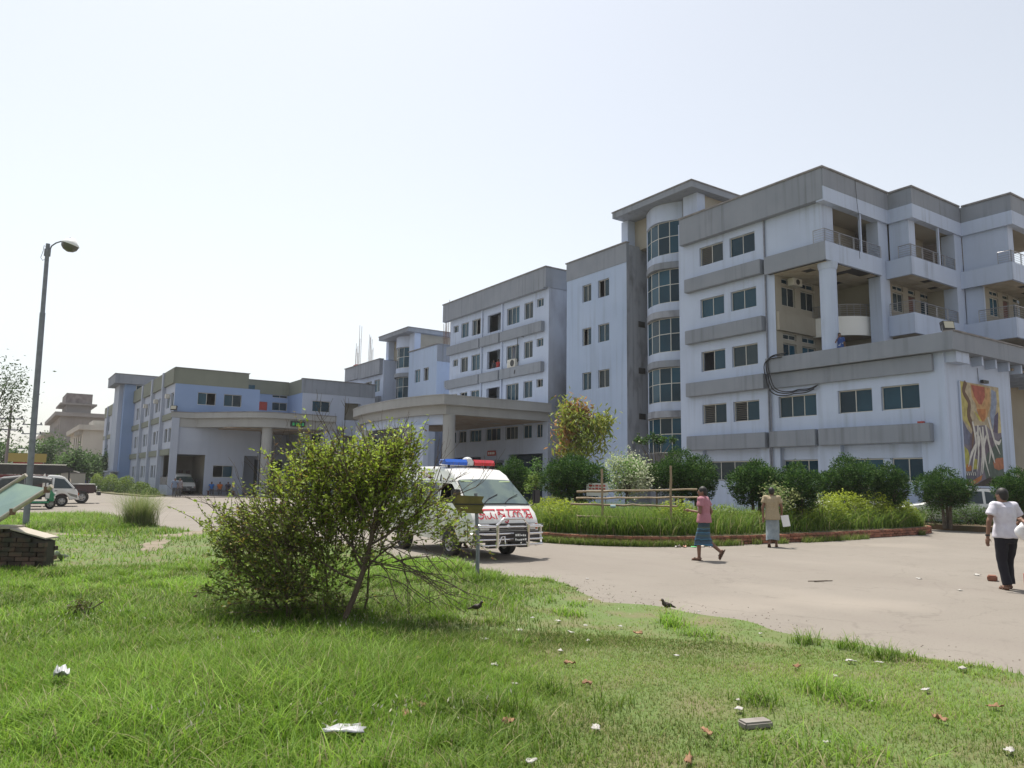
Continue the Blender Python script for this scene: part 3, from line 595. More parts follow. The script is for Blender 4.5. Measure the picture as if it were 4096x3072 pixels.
window(E_, pR, *low[1], 2, openp=0)
for y in (78.2, 84.5, 91.0): MB().box(13.0, 13.36, y, y+.6, 9.2, 9.6).build('air_conditioner', M_ACU, E_)
# recessed middle and right wing
pM = Pl('y', 80.38); mo = [(23.8, 25.42, 10.25, 10.54), (23.82, 25.42, 8.88, 9.74), (21.9, 23.3, 8.82, 9.72), (22.3, 25.2, 0, 3.6)]
P1(lambda mb: wall(mb, pM, 20, 25.5, 7.0, 10.55, mo[:3], .2), 'blue_wall', M_EBLUE, E_)
P1(lambda mb: wall(mb, pM, 20, 25.5, 0, 7.0, mo[3:], .2), 'wall', M_EPALE, E_)
for o_ in mo[:2]: window(E_, pM, *o_, 2)
boxp(E_, 'red_panel', M_RED, 21.91, 23.29, 80.42, 80.48, 8.83, 9.71); boxp(E_, 'parapet', M_EGREEN, 20.0, 25.5, 80.34, 80.6, 10.55, 11.94); boxp(E_, 'coping', M_COPE, 20, 25.5, 80.28, 80.7, 11.94, 12.0)
P1(lambda mb: mb.quad((20.1, 76.04, 7.2), (20.1, 80.38, 7.2), (20.1, 80.38, 11.9), (20.1, 76.04, 11.9)), 'wall', M_EBLUE, E_)
for z0, z1 in ((10.2, 10.9), (8.85, 9.75)): boxp(E_, 'slot_window', M_GLASS, 20.06, 20.8, 76.3, 76.34, z0, z1)
pW = Pl('x', 25.5); pX = Pl('y', 75.83)
P1(lambda mb: wall(mb, pW, 75.83, 80.38, 7.0, 10.5), 'blue_wall', M_EBLUE, E_)
P1(lambda mb: wall(mb, pW, 75.83, 80.38, 0, 7.0), 'wall', M_EPALE, E_)
xo = [(26.6, 28.48, 8.62, 9.75), (26.65, 28.1, 5.25, 6.33), (30.1, 31.9, 7.95, 9.76), (30.1, 31.9, 4.3, 6.3)]
P1(lambda mb: wall(mb, pX, 25.5, 33.5, 0, 10.5, xo, .25), 'wall', M_EPALE, E_)
for o_ in xo[:2]: window(E_, pX, *o_, 2)
for o_ in xo[2:]: boxp(E_, 'loggia_back', M_CREAM, o_[0]-.3, o_[1]+.3, 77.2, 77.3, o_[2]-.3, o_[3]+.3); 
boxp(E_, 'parapet', M_EGREEN, 25.48, 25.7, 75.82, 80.3, 10.5, 11.94); boxp(E_, 'parapet', M_BAND, 25.46, 33.5, 75.8, 76.1, 10.5, 11.93); boxp(E_, 'coping', M_COPE, 25.4, 33.6, 75.72, 76.2, 11.94, 12.0)
ac_unit(E_, pX, 29.3, 6.8, .85, .45)
boxp(E_, 'roof', M_COPE, 13.7, 33.4, 80.7, 131, 11.5, 11.7); boxp(E_, 'roof', M_COPE, 13.7, 20.0, 76.3, 80.7, 11.5, 11.7); boxp(E_, 'roof', M_COPE, 25.7, 33.4, 76.1, 80.7, 11.5, 11.7)
P1(lambda mb: shell(mb, 13.5, 33.5, 80.5, 131, 11.5, near=False, roof=False), 'wall', M_EPALE, E_)
slabs(E_, 13.7, 19.9, 76.4, 130, (3.9, 7.2))
# garage behind the pier
boxp(E_, 'garage_wall', M_CREAM, 13.7, 20, 84, 84.2, 0, 3.9); boxp(E_, 'garage_wall', M_CREAM, 17.0, 17.15, 76.3, 84, 0, 3.9)
boxp(E_, 'garage_wall', M_CREAM, 13.66, 13.72, 80.8, 84, 0, 3.9)
for x in (15.7, 16.4): boxp(E_, 'garage_door', M_DOOR, x, x+.4, 83.95, 84, .1, 2.4)
boxp(E_, 'railing_panel', M_COPE, 13.45, 13.5, 76.6, 80.6, .95, 1.7)
# stair tower of the left building
TE = thing('round_stair_tower', 'blue stair tower with flat overhanging roof at the far left', 'stair tower', (12.6, 104, 0), world=True)
boxp(TE, 'wall', M_EBLUE, 12.2, 16.2, 100.9, 106.5, 0, 12.75); boxp(TE, 'lighter_side', M_EPALE, 11.75, 12.2, 102.2, 106.6, 0, 12.75)  # tower shading painted in: pale box for the lighter left, blue beside it
boxp(TE, 'roof_slab', M_BAND, 11.0, 16.9, 100.3, 107.2, 12.75, 13.85); boxp(TE, 'coping', M_COPE, 10.95, 16.95, 100.25, 107.25, 13.85, 13.92)
window(TE, Pl('y', 100.86), 13.4, 15.6, 11.95, 12.7, 2, d=0)
boxp(TE, 'entry_canopy', M_EPALE, 11.0, 12.18, 100.6, 104.5, 2.2, 2.35)
for y in (100.7, 101.6, 102.6, 103.6): boxp(TE, 'entry_post', M_EPALE, 11.05, 11.2, y, y+.15, 0, 2.2)
# canopy
Ca = thing('emergency_canopy', 'bowed flat canopy over the emergency entrance with one round column', 'canopy', (20, 74, 0), world=True)
cp = [(13.15, 78.4), (13.9, 77.4), (15.2, 75.6), (16.6, 73.8), (18.0, 72.0), (19.0, 70.9), (20.0, 70.2), (21.2, 69.85), (23.0, 69.8), (25.0, 69.95), (27.1, 70.15)]
def inset(p, d): return [(x+d*(.75 if i < 6 else .15), y+d*(.65 if i < 6 else 1)) for i, (x, y) in enumerate(p)]
def cpoly(d): q = inset(cp, d); return q + [(27.1-d, 75.8), (25.48, 75.8), (25.48, 80.36), (20.12, 80.36), (20.12, 76.02), (13.2, 76.02)] if d == 0 else q + [(27.1-d, 75.8), (25.4, 75.8), (25.4, 80.3), (20.2, 80.3), (20.2, 76.0), (14.2, 76.0)]
cq = [p for p in cp if p[1] < 76.02]
def canopy_poly(d):
    q = inset(cq, d); return [(13.2+d*.8, 76.0)] + q + [(27.1-d, 75.8), (25.45, 75.8), (25.45, 80.3), (20.15, 80.3), (20.15, 76.0)]
MB().prism(canopy_poly(0), 7.22, 7.72).build('roof_slab', M_PORT, Ca, smooth=30); MB().prism(canopy_poly(-.05), 7.72, 7.79).build('coping', M_COPE, Ca)
MB().prism(canopy_poly(.35), 6.4, 7.22).build('fascia', M_PORT, Ca, smooth=30)
MB().lathe([(.48, 0), (.48, 6.4)], (20.75, 71.1, 0), 20).build('column', M_PORT, Ca, smooth=40)
boxp(Ca, 'pier', M_EPALE, 26.0, 26.9, 70.6, 71.3, 0, 6.4)
boxp(Ca, 'pier', M_EPALE, 13.3, 13.95, 75.85, 76.03, 0, 7.2)
boxp(Ca, 'ceiling_board', M_TILEB, 17.5, 26.5, 72.4, 80.2, 6.3, 6.39)
sg = thing('emergency_sign', 'small black sign with green letters on the canopy fascia', 'sign', (23.2, 69.95, 6.6), world=True)
boxp(sg, 'board', M_BLACK, 22.55, 23.95, 70.0, 70.08, 6.55, 7.05)
M_GREENL = mat('green_lettering', (.02, .40, .12), .5)
for k, x in enumerate((22.72, 23.05, 23.18, 23.45, 23.62)): boxp(sg, 'letter', M_GREENL, x, x+(.09 if k % 2 else .2), 69.985, 70.0, 6.65, 6.92)
for x, y, z, nm, lb in ((13.35, 75.75, 7.8, 'flood_light', 'white flood light on the left corner of the canopy'), (35.55, 16.9, 8.76, 'flood_light', 'flood light standing on the porch roof corner')):
    fl = thing(nm, lb, 'light', (x, y, z), rotz=-.5, group='flood lights')
    b = MB(); b.tube([(-.28, 0, 0), (-.28, 0, .3)], .02, 5); b.tube([(.28, 0, 0), (.28, 0, .3)], .02, 5); b.build('bracket', M_GALV, fl)
    bb = MB().box(-.27, .27, -.14, .1, .1, .5); bb.xf(Matrix.Rotation(rad(-12), 4, 'X')); bb.build('housing', M_BLACK, fl)
    g = MB().box(-.23, .23, -.165, -.145, .14, .46); g.xf(Matrix.Rotation(rad(-12), 4, 'X')); g.build('lens', mat('flood_lens', (.45, .43, .34), .2), fl)

# ---------------------------------------------------------------- far buildings
M_F1 = mat('far_cream', (.42, .40, .36), .9, (.36, .34, .31), .3, streak=.25); M_F2 = mat('far_brown', (.24, .225, .22), .9, (.2, .185, .18), .3, streak=.3)
def far_block(nm, label, x0, x1, y0, y1, z1, m, rows, cols, cw, ch, over=.8, left=True, lc=4):
    F = thing(nm, label, 'building', ((x0+x1)/2, (y0+y1)/2, 0), world=True)
    ops = [(x0+c, x0+c+cw, r, r+ch) for r in rows for c in cols]
    lo_ = [(y0+3+i*4.5, y0+5.2+i*4.5, r, r+ch) for r in rows for i in range(lc)] if left else []
    P1(lambda mb: (wall(mb, Pl('y', y0), x0, x1, 0, z1, ops, .25), wall(mb, Pl('x', x0), y0, y1, 0, z1, lo_, .25), shell(mb, x0+.01, x1, y0, y1, z1-.1, near=False)), 'wall', m, F)
    boxp(F, 'roof_slab', m, x0-over, x1+over, y0-over, y1+over, z1, z1+.9)
    for o_ in ops: window(F, Pl('y', y0), *o_, 2, rows=(o_[2]+ch*.5,), fr=.09)
    for o_ in lo_: Pl('x', x0).box(MB(), o_[0], o_[1], o_[2], o_[3], .1, .15).build('pane', M_GLASS, F)
    return F
F1 = far_block('cream_building', 'far cream building with overhanging roof behind the left building', 12.8, 27, 157, 185, 10.0, M_F1, (2.2, 6.6), (4.4, 9.5), 4.4 * .9, 2.6)
for i in range(5): boxp(F1, 'roof_bracket', M_F1, 12.1, 12.8, 158+i*2.2, 158.4+i*2.2, 9.2, 10.0)
boxp(F1, 'roof_wall', M_F1, 14.5, 22, 160, 168, 10.9, 12.0)
F2 = far_block('brown_building', 'far brown unfinished tower block behind the cream building', 11.5, 40, 200, 240, 15.2, M_F2, (3, 7, 11.5), (9, 14, 19), 3.0, 2.0, 1.2)
boxp(F2, 'roof_room', M_F2, 12.5, 17.5, 200.5, 214, 16.1, 18.0); boxp(F2, 'roof_room_slab', M_F2, 11.2, 18.6, 199.5, 215, 17.9, 18.3); boxp(F2, 'water_tank', mat('tank_concrete', (.2, .18, .18), .9, (.12, .1, .1), 1.), 12.3, 17.6, 200.2, 213, 18.3, 20.6)
F3 = far_block('low_far_building', 'low pale building at the far left behind the trees', 9.6, 20, 222, 250, 11.5, M_F1, (6,), (1.5, 5), 2., 1.5, .6)
# ---------------------------------------------------------------- walls and stalls at the far left
bw = thing('blue_fence', 'blue sheet fence below the cream building', 'fence', (12, 126, 0), world=True)
for i in range(5): boxp(bw, 'sheet', mat('blue_sheet', (.05, .07, .20), .6, (.04, .05, .14), 2.), 9.5+i*1.0, 10.47+i*1.0, 126+.03*(i % 2), 126.06+.03*(i % 2), 0, 3.0)
gw = thing('boundary_wall', 'low grey boundary wall beside the left hedge', 'wall', (7.4, 98.5, 0), world=True)
boxp(gw, 'wall_body', M_F1, 6.2, 8.6, 98.4, 98.65, 0, 1.95); boxp(gw, 'coping', M_COPE, 6.15, 8.65, 98.35, 98.7, 1.95, 2.05)
st = thing('roadside_stall', 'small shop stall with a yellow roof board and red front', 'stall', (2.5, 96, 0), world=True)
boxp(st, 'roof_board', mat('yellow_board', (.35, .27, .07), .7), .8, 4.5, 94.6, 94.75, 3.05, 3.95); boxp(st, 'roof', M_COPE, .7, 4.6, 94.75, 97, 3.7, 3.85)
boxp(st, 'front', M_RED, 1.6, 4.2, 94.9, 95.0, 1.9, 3.04); boxp(st, 'counter', M_DOOR, .9, 4.4, 94.8, 95.0, 0, 1.0)
for x in (.85, 4.35): boxp(st, 'post', M_DOOR, x, x+.1, 94.8, 94.9, 1.0, 3.05)
# ---------------------------------------------------------------- utility poles with wires
def utility_pole(label, x, y, h, arms, w=1.9):
    U = thing('utility_pole', label, 'pole', (x, y, 0), group='utility poles')
    MB().tube([(0, 0, 0), (0, 0, h)], [.16, .10], 10).build('pole_shaft', mat('pole_concrete', (.2, .17, .17), .9), U, smooth=40)
    for z in arms:
        MB().box(-w*.55, w*.55, -.06, .06, z-.06, z+.06).xf(Matrix.Rotation(rad(-30), 4, 'Z')).build('cross_arm', M_GALV, U)
        for t in (-.95, 0, .95):
            p = Matrix.Rotation(rad(-30), 4, 'Z') @ Vector((t*w*.5, 0, z+.06)); MB().lathe([(.05, 0), (.09, .06), (.09, .16), (.05, .24)], p, 8).build('insulator', M_DARK, U)
    return U
utility_pole('nearer utility pole with two crossarms at far left', .9, 89.8, 8.5, (6.1, 7.2), 2.3)
utility_pole('farther utility pole with two crossarms behind the lamp post', 3.5, 112.5, 8.4, (5.0, 6.85, 8.0), 2.2)
wr = thing('overhead_wires', 'thin overhead wires between the utility poles', 'wires', (2, 100, 6), world=True)
for dx, z in ((-.9, 7.45), (.9, 7.4), (-.9, 6.35), (.9, 6.3)):
    pts = [Vector((.9+dx, 89.8-dx*.5, z)).lerp(Vector((3.5+dx, 112.5-dx*.5, z-.3)), t) - Vector((0, 0, .5*4*t*(1-t))) for t in [i/8 for i in range(9)]]
    MB().tube(pts, .012, 4).build('wire', M_CABLE, wr)
    pts = [Vector((.9+dx, 89.8-dx*.5, z)).lerp(Vector((-8+dx, 62, z+.2)), t) - Vector((0, 0, .8*4*t*(1-t))) for t in [i/8 for i in range(9)]]
    MB().tube(pts, .012, 4).build('wire', M_CABLE, wr)
# ---------------------------------------------------------------- ground, roads, lawn, planting beds
M_EARTH = mat('earth', (.26, .20, .14), .95, (.20, .16, .10), .6, .2, 8)
M_ROAD = mat('concrete_road', (.205, .182, .155), .92, (.185, .163, .138), .35, .12, 40, detail=8)
def road_detail():
    n = M_ROAD.node_tree.nodes; l = M_ROAD.node_tree.links; b = n['Principled BSDF']; src = b.inputs['Base Color'].links[0].from_socket
    g = n.new('ShaderNodeNewGeometry')
    def layer(src, sc, st, a, c, col, amt, det=8):
        mp = n.new('ShaderNodeMapping'); mp.inputs['Scale'].default_value = st; l.new(g.outputs['Position'], mp.inputs[0])
        t = n.new('ShaderNodeTexNoise'); t.inputs['Scale'].default_value = sc; t.inputs['Detail'].default_value = det; l.new(mp.outputs[0], t.inputs['Vector'])
        r = n.new('ShaderNodeMapRange'); r.inputs['From Min'].default_value = a; r.inputs['From Max'].default_value = c; r.inputs['To Max'].default_value = amt; l.new(t.outputs['Fac'], r.inputs['Value'])
        x = n.new('ShaderNodeMix'); x.data_type = 'RGBA'; l.new(r.outputs[0], x.inputs[0]); l.new(src, x.inputs[6]); x.inputs[7].default_value = (*col, 1); return x.outputs[2]
    s = layer(src, .9, (1, .12, 1), .5, .75, (.175, .15, .13), .6)      # worn tracks along the traffic
    s = layer(s, 2.5, (1, 1, 1), .58, .72, (.15, .13, .11), .55)          # darker patches
    s = layer(s, 26., (1, 1, 1), .60, .72, (.12, .10, .085), .7, 3)        # grit
    s = layer(s, .22, (1, 1, 1), .55, .7, (.26, .228, .192), .7)            # pale dust
    v = n.new('ShaderNodeTexVoronoi'); v.feature = 'DISTANCE_TO_EDGE'; v.inputs['Scale'].default_value = .28; nz = n.new('ShaderNodeTexNoise'); nz.inputs['Scale'].default_value = 1.2; nz.inputs['Detail'].default_value = 6
    l.new(g.outputs['Position'], nz.inputs['Vector']); ma = n.new('ShaderNodeVectorMath'); ma.operation = 'MULTIPLY_ADD'; l.new(nz.outputs['Color'], ma.inputs[0]); ma.inputs[1].default_value = (1.6, 1.6, 0); l.new(g.outputs['Position'], ma.inputs[2]); l.new(ma.outputs[0], v.inputs['Vector'])
    r = n.new('ShaderNodeMapRange'); r.inputs['From Min'].default_value = 0; r.inputs['From Max'].default_value = .006; r.inputs['To Min'].default_value = .3; r.inputs['To Max'].default_value = 0; l.new(v.outputs['Distance'], r.inputs['Value'])   # hairline cracks
    x = n.new('ShaderNodeMix'); x.data_type = 'RGBA'; l.new(r.outputs[0], x.inputs[0]); l.new(s, x.inputs[6]); x.inputs[7].default_value = (.09, .075, .06, 1); s = x.outputs[2]
    l.new(s, b.inputs['Base Color'])
road_detail()
M_SOIL = mat('lawn_soil', (.095, .14, .034), .95, (.14, .125, .06), 1.6, .4, 25, detail=8, lo=.45, hi=.7)
M_BED = mat('bed_soil', (.10, .11, .04), .95, (.13, .10, .06), 1.5, .4, 15)
M_DIRT = mat('worn_dirt', (.22, .18, .135), .95, (.17, .14, .095), 1.8, .3, 25)
struct('ground', MB().quad((-900, -900, -.06), (900, -900, -.06), (900, 900, -.06), (-900, 900, -.06)), M_EARTH)
struct('road', MB().quad((-90, -60, 0), (70, -60, 0), (70, 140, 0), (-90, 140, 0)), M_ROAD)
LAWN = [(-60, -40), (7.2, -40), (7.25, 0), (7.35, 2.5), (7.6, 4), (7.75, 5.4), (7.5, 6.6), (7.4, 8), (7.7, 10), (7.85, 12), (7.6, 15), (7.4, 18), (6.9, 21), (6.0, 23.6), (5.3, 25.2), (4.95, 26.3), (4.75, 29), (4.4, 33.3), (3.5, 38), (2.4, 39.4), (.5, 37.5), (-4, 36), (-60, 36)]
def jag(poly, amp, step=.25):
    out = []; r = random.Random(3)
    for (x0, y0), (x1, y1) in zip(poly, poly[1:] + poly[:1]):
        L = math.hypot(x1-x0, y1-y0); n = max(1, int(L/step)) if L < 15 else 1
        for i in range(n): t = i/n; out.append((x0+(x1-x0)*t + (r.gauss(0, amp) if n > 1 else 0), y0+(y1-y0)*t + (r.gauss(0, amp) if n > 1 else 0)))
    return out
LAWN = [(x+.18*math.sin(y*1.9+1)+.1*math.sin(y*4.3) if 1 < y < 24 and x > 5 else x, y) for x, y in [q for a, b in zip(LAWN, LAWN[1:]+LAWN[:1]) for q in [(a[0]+(b[0]-a[0])*t/6, a[1]+(b[1]-a[1])*t/6) for t in range(6 if math.hypot(a[0]-b[0], a[1]-b[1]) < 6 else 1)]]]
LAWNJ = jag(LAWN, .06, .15)
struct('lawn', MB().prism(LAWNJ, -.03, .02), M_SOIL)
def blob(cx, cy, rx, ry, rot=0, n=90, amp=.45, seed=1):
    r = random.Random(seed); ph = [r.uniform(0, 6.28) for _ in range(5)]; out = []
    for i in range(n):
        t = 2*PI*i/n; k = 1 + amp*(.5*math.sin(2*t+ph[0]) + .35*math.sin(3*t+ph[1]) + .3*math.sin(5*t+ph[2]) + .2*math.sin(9*t+ph[3]) + .25*math.sin(17*t+ph[4]))
        x, y = rx*k*math.cos(t), ry*k*math.sin(t); out.append((cx+x*math.cos(rot)-y*math.sin(rot), cy+x*math.sin(rot)+y*math.cos(rot)))
    return out
DIRT = [blob(4.9, 24.0, 1.3, .5, .9, seed=4), blob(3.4, 20.4, .28, 1.5, -.3, seed=5), blob(1.5, 25.4, .35, 1.9, .6, seed=6)]
for p in DIRT: struct('worn_path', MB().prism(p, .0, .026), M_DIRT)
# roundabout island with a brick kerb, raised planting bed behind
ISL = [(13.1, 18.3), (13.05, 17.6), (13.2, 16.9), (13.6, 16.1), (14.1, 15.5), (14.9, 14.95), (16.2, 14.5), (18, 14.25), (21, 14.2), (24.5, 14.3), (27, 14.45), (29.0, 14.75), (29.8, 15.3), (30.1, 16.2), (30.0, 18), (29.5, 21), (28.5, 25), (26, 29), (22, 31.5), (18, 31), (15.2, 27), (13.8, 22)]
def smooth_poly(p, it=2):
    for _ in range(it):
        q = []
        for a, b in zip(p, p[1:]+p[:1]): q += [(a[0]*.75+b[0]*.25, a[1]*.75+b[1]*.25), (a[0]*.25+b[0]*.75, a[1]*.25+b[1]*.75)]
        p = q
    return p
ISLS = smooth_poly(ISL); cxI = sum(p[0] for p in ISLS)/len(ISLS); cyI = sum(p[1] for p in ISLS)/len(ISLS)
def shrink(p, k): return [(cxI+(x-cxI)*k, cyI+(y-cyI)*k) for x, y in p]
def isl_in(p, d): # inset by distance d toward the centre
    return [(x-(x-cxI)/math.hypot(x-cxI, y-cyI)*d, y-(y-cyI)/math.hypot(x-cxI, y-cyI)*d) for x, y in p]
mb = MB(); mb.loft([[(x, y, z) for x, y in q] for q, z in ((isl_in(ISLS, .14), -.02), (isl_in(ISLS, .15), .25), (isl_in(ISLS, 1.2), .36), (isl_in(ISLS, 4), .5), (isl_in(ISLS, 6), .5))])
struct('island_bed', mb, M_BED)
# planting bed along the porch wall
PB = [(31.6, 14.6), (32.2, 18), (33.4, 22), (34.9, 24), (35.3, 24), (35.3, 17.0), (44, 17.0), (44, 14.8), (38, 14.2), (34, 13.9), (32.2, 14.0)]
PBS = smooth_poly(PB, 1)
mb = MB(); mb.prism(PBS, -.02, .2); struct('planting_bed', mb, mat('bed_brown', (.14, .085, .05), .95, (.09, .075, .035), 1.3, .4, 12))
# bed with hedge left of the emergency building
struct('hedge_bed', MB().prism([(8.2, 101), (9.4, 80), (10.6, 69.5), (12.6, 72.5), (13.2, 76), (13.2, 101)], -.02, .1), M_BED)
struct('apron', MB().prism([(12.9, 68.8), (28, 68.8), (28, 84), (12.9, 84)], -.02, .06), mat('apron_concrete', (.22, .19, .17), .9, (.18, .16, .14), 1.))
struct('forecourt', MB().prism([(24.5, 46), (35.4, 46), (35.4, 65), (24.5, 65)], -.02, .12), mat('apron_concrete', (.22, .19, .17), .9))

def pebbles():
    r = random.Random(9); V, F = [], []; base = MB().ball((0, 0, 0), 1, 4, 2)
    edge = [q for q in LAWNJ if q[0] > 5 and 1 < q[1] < 24]; edge2 = [q for q in ISLS if q[1] < 19]
    for k in range(1100):
        if k % 4 == 3: q = r.choice(edge2); x, y = q[0]-abs(r.gauss(0, .35))*(.6 if q[1] > 15 else 0)+r.gauss(0, .3), q[1]-abs(r.gauss(.25, .3))
        else: q = r.choice(edge); x, y = q[0]+abs(r.gauss(.05, .45)), q[1]+r.gauss(0, .3)
        s = r.uniform(.005, .013)*(1.6 if r.random() < .06 else 1); o = len(V); V += [(x+p[0]*s*r.uniform(.8, 1.3), y+p[1]*s*r.uniform(.8, 1.3), p[2]*s*.6+.004) for p in base.v]; F += [tuple(i+o for i in f) for f in base.f]
    mb = MB(); mb.v = V; mb.f = F; o = mb.build('gravel', mat('gravel_stone', (.26, .22, .18), .95, (.17, .14, .115), 30.), None, kind='stuff'); tag(o, 'loose gravel strewn along the road edges', 'gravel')
pebbles()
# ---------------------------------------------------------------- vehicles
M_VWHITE = mat('vehicle_white', (.72, .72, .70), .25, (.64, .63, .60), 2., spec=.5, coat=.4)
M_VGLASS = mat('vehicle_glass', (.02, .035, .04), .04, spec=.6)
M_WSCREEN = mat('windscreen', (.055, .085, .09), .04, (.10, .14, .12), 2.2, spec=.9, lo=.42, hi=.6)  # mottled colour paints tree reflections into the glass
M_TYRE = mat('tyre_rubber', (.022, .021, .02), .85, (.05, .045, .04), 6.)
M_RIM = mat('wheel_rim', (.35, .34, .33), .4, metal=.6)
M_CHROME = mat('chrome_tube', (.75, .73, .72), .15, metal=1.)
M_VDARK = mat('vehicle_trim', (.02, .018, .02), .45)
M_LAMPC = mat('clear_lamp', (.55, .55, .55), .1, spec=.7)
M_LAMPO = mat('orange_lamp', (.45, .10, .02), .2)
M_BLUEL = mat('blue_beacon', (.01, .10, .50), .12, spec=.6, coat=.5); M_REDL = mat('red_beacon', (.48, .02, .03), .12, spec=.6, coat=.5)
M_VTEXT = mat('red_lettering', (.45, .01, .03), .5); M_VTEXT2 = mat('maroon_lettering', (.16, .03, .07), .5)
def inset_poly(p, d):
    n = len(p); out = []
    area = sum(p[i][0]*p[(i+1) % n][1] - p[(i+1) % n][0]*p[i][1] for i in range(n)); sgn = 1 if area > 0 else -1
    for i in range(n):
        a, b, c = Vector(p[i-1]), Vector(p[i]), Vector(p[(i+1) % n]); t = (c-a); t = t.normalized() if t.length else Vector((1, 0))
        nr = Vector((-t.y, t.x))*sgn; out.append((b.x+nr.x*d, b.y+nr.y*d))
    return out
from mathutils.geometry import tessellate_polygon
def hull(outline, wfun, crown=.02, holes=()):
    """closed body: side outline (y,z) swept across x with half width wfun(z), rounded shoulders; holes = side openings"""
    rings = []; st = ((-1, .07), (-.985, .025), (-.95, .004), (-.6, 0), (0, 0), (.6, 0), (.95, .004), (.985, .025), (1, .07))
    for t, d in st: rings.append([(t*wfun(z), y, z + (crown*(1-t*t) if z > 1.2 else 0)) for y, z in inset_poly(outline, d)])
    mb = MB().loft(rings, True, False)
    for s in (-1, 1):
        loops = [inset_poly(outline, .07)] + [list(h) for h in holes]; flat = [p for l in loops for p in l]
        tri = tessellate_polygon([[Vector((y, z, 0)) for y, z in l] for l in loops])
        mb.add([(s*wfun(z), y, z) for y, z in flat], [tuple(t) for t in tri])
    return mb
def arch(yc, zc, r, n=8, fwd=True): return [(yc + r*math.cos(PI*i/n)*(1 if fwd else -1), zc + r*math.sin(PI*i/n)) for i in range(n+1)]
def side_panel(pts, wfun, side, off): return [(side*(wfun(z)+off), y, z) for y, z in pts]
def wheel(root, x, y, r=.31, w=.19, side=-1):
    t = MB().lathe([(r*.62, -w/2), (r*.9, -w/2), (r, -w*.38), (r, w*.38), (r*.9, w/2), (r*.62, w/2)], (0, 0, 0), 24, False).xf(Matrix.Translation((x, y, r)) @ Matrix.Rotation(PI/2, 4, 'Y')).build('wheel', M_TYRE, root, smooth=40)
    rim = MB().lathe([(r*.61, -w*.36), (r*.58, w*.42), (r*.5, w*.3), (r*.2, w*.38), (.02, w*.38)], (0, 0, 0), 18).xf(Matrix.Translation((x, y, r)) @ Matrix.Rotation(side*PI/2, 4, 'Y')).build('rim', M_RIM, t, smooth=40)
    for k in range(5):
        a = 2*PI*k/5; MB().disc((x+side*w*.36, y+r*.36*math.cos(a), r+r*.36*math.sin(a)), (1, 0, 0), r*.09, .03, 8).build('rim_slot', M_VDARK, rim)
    return t
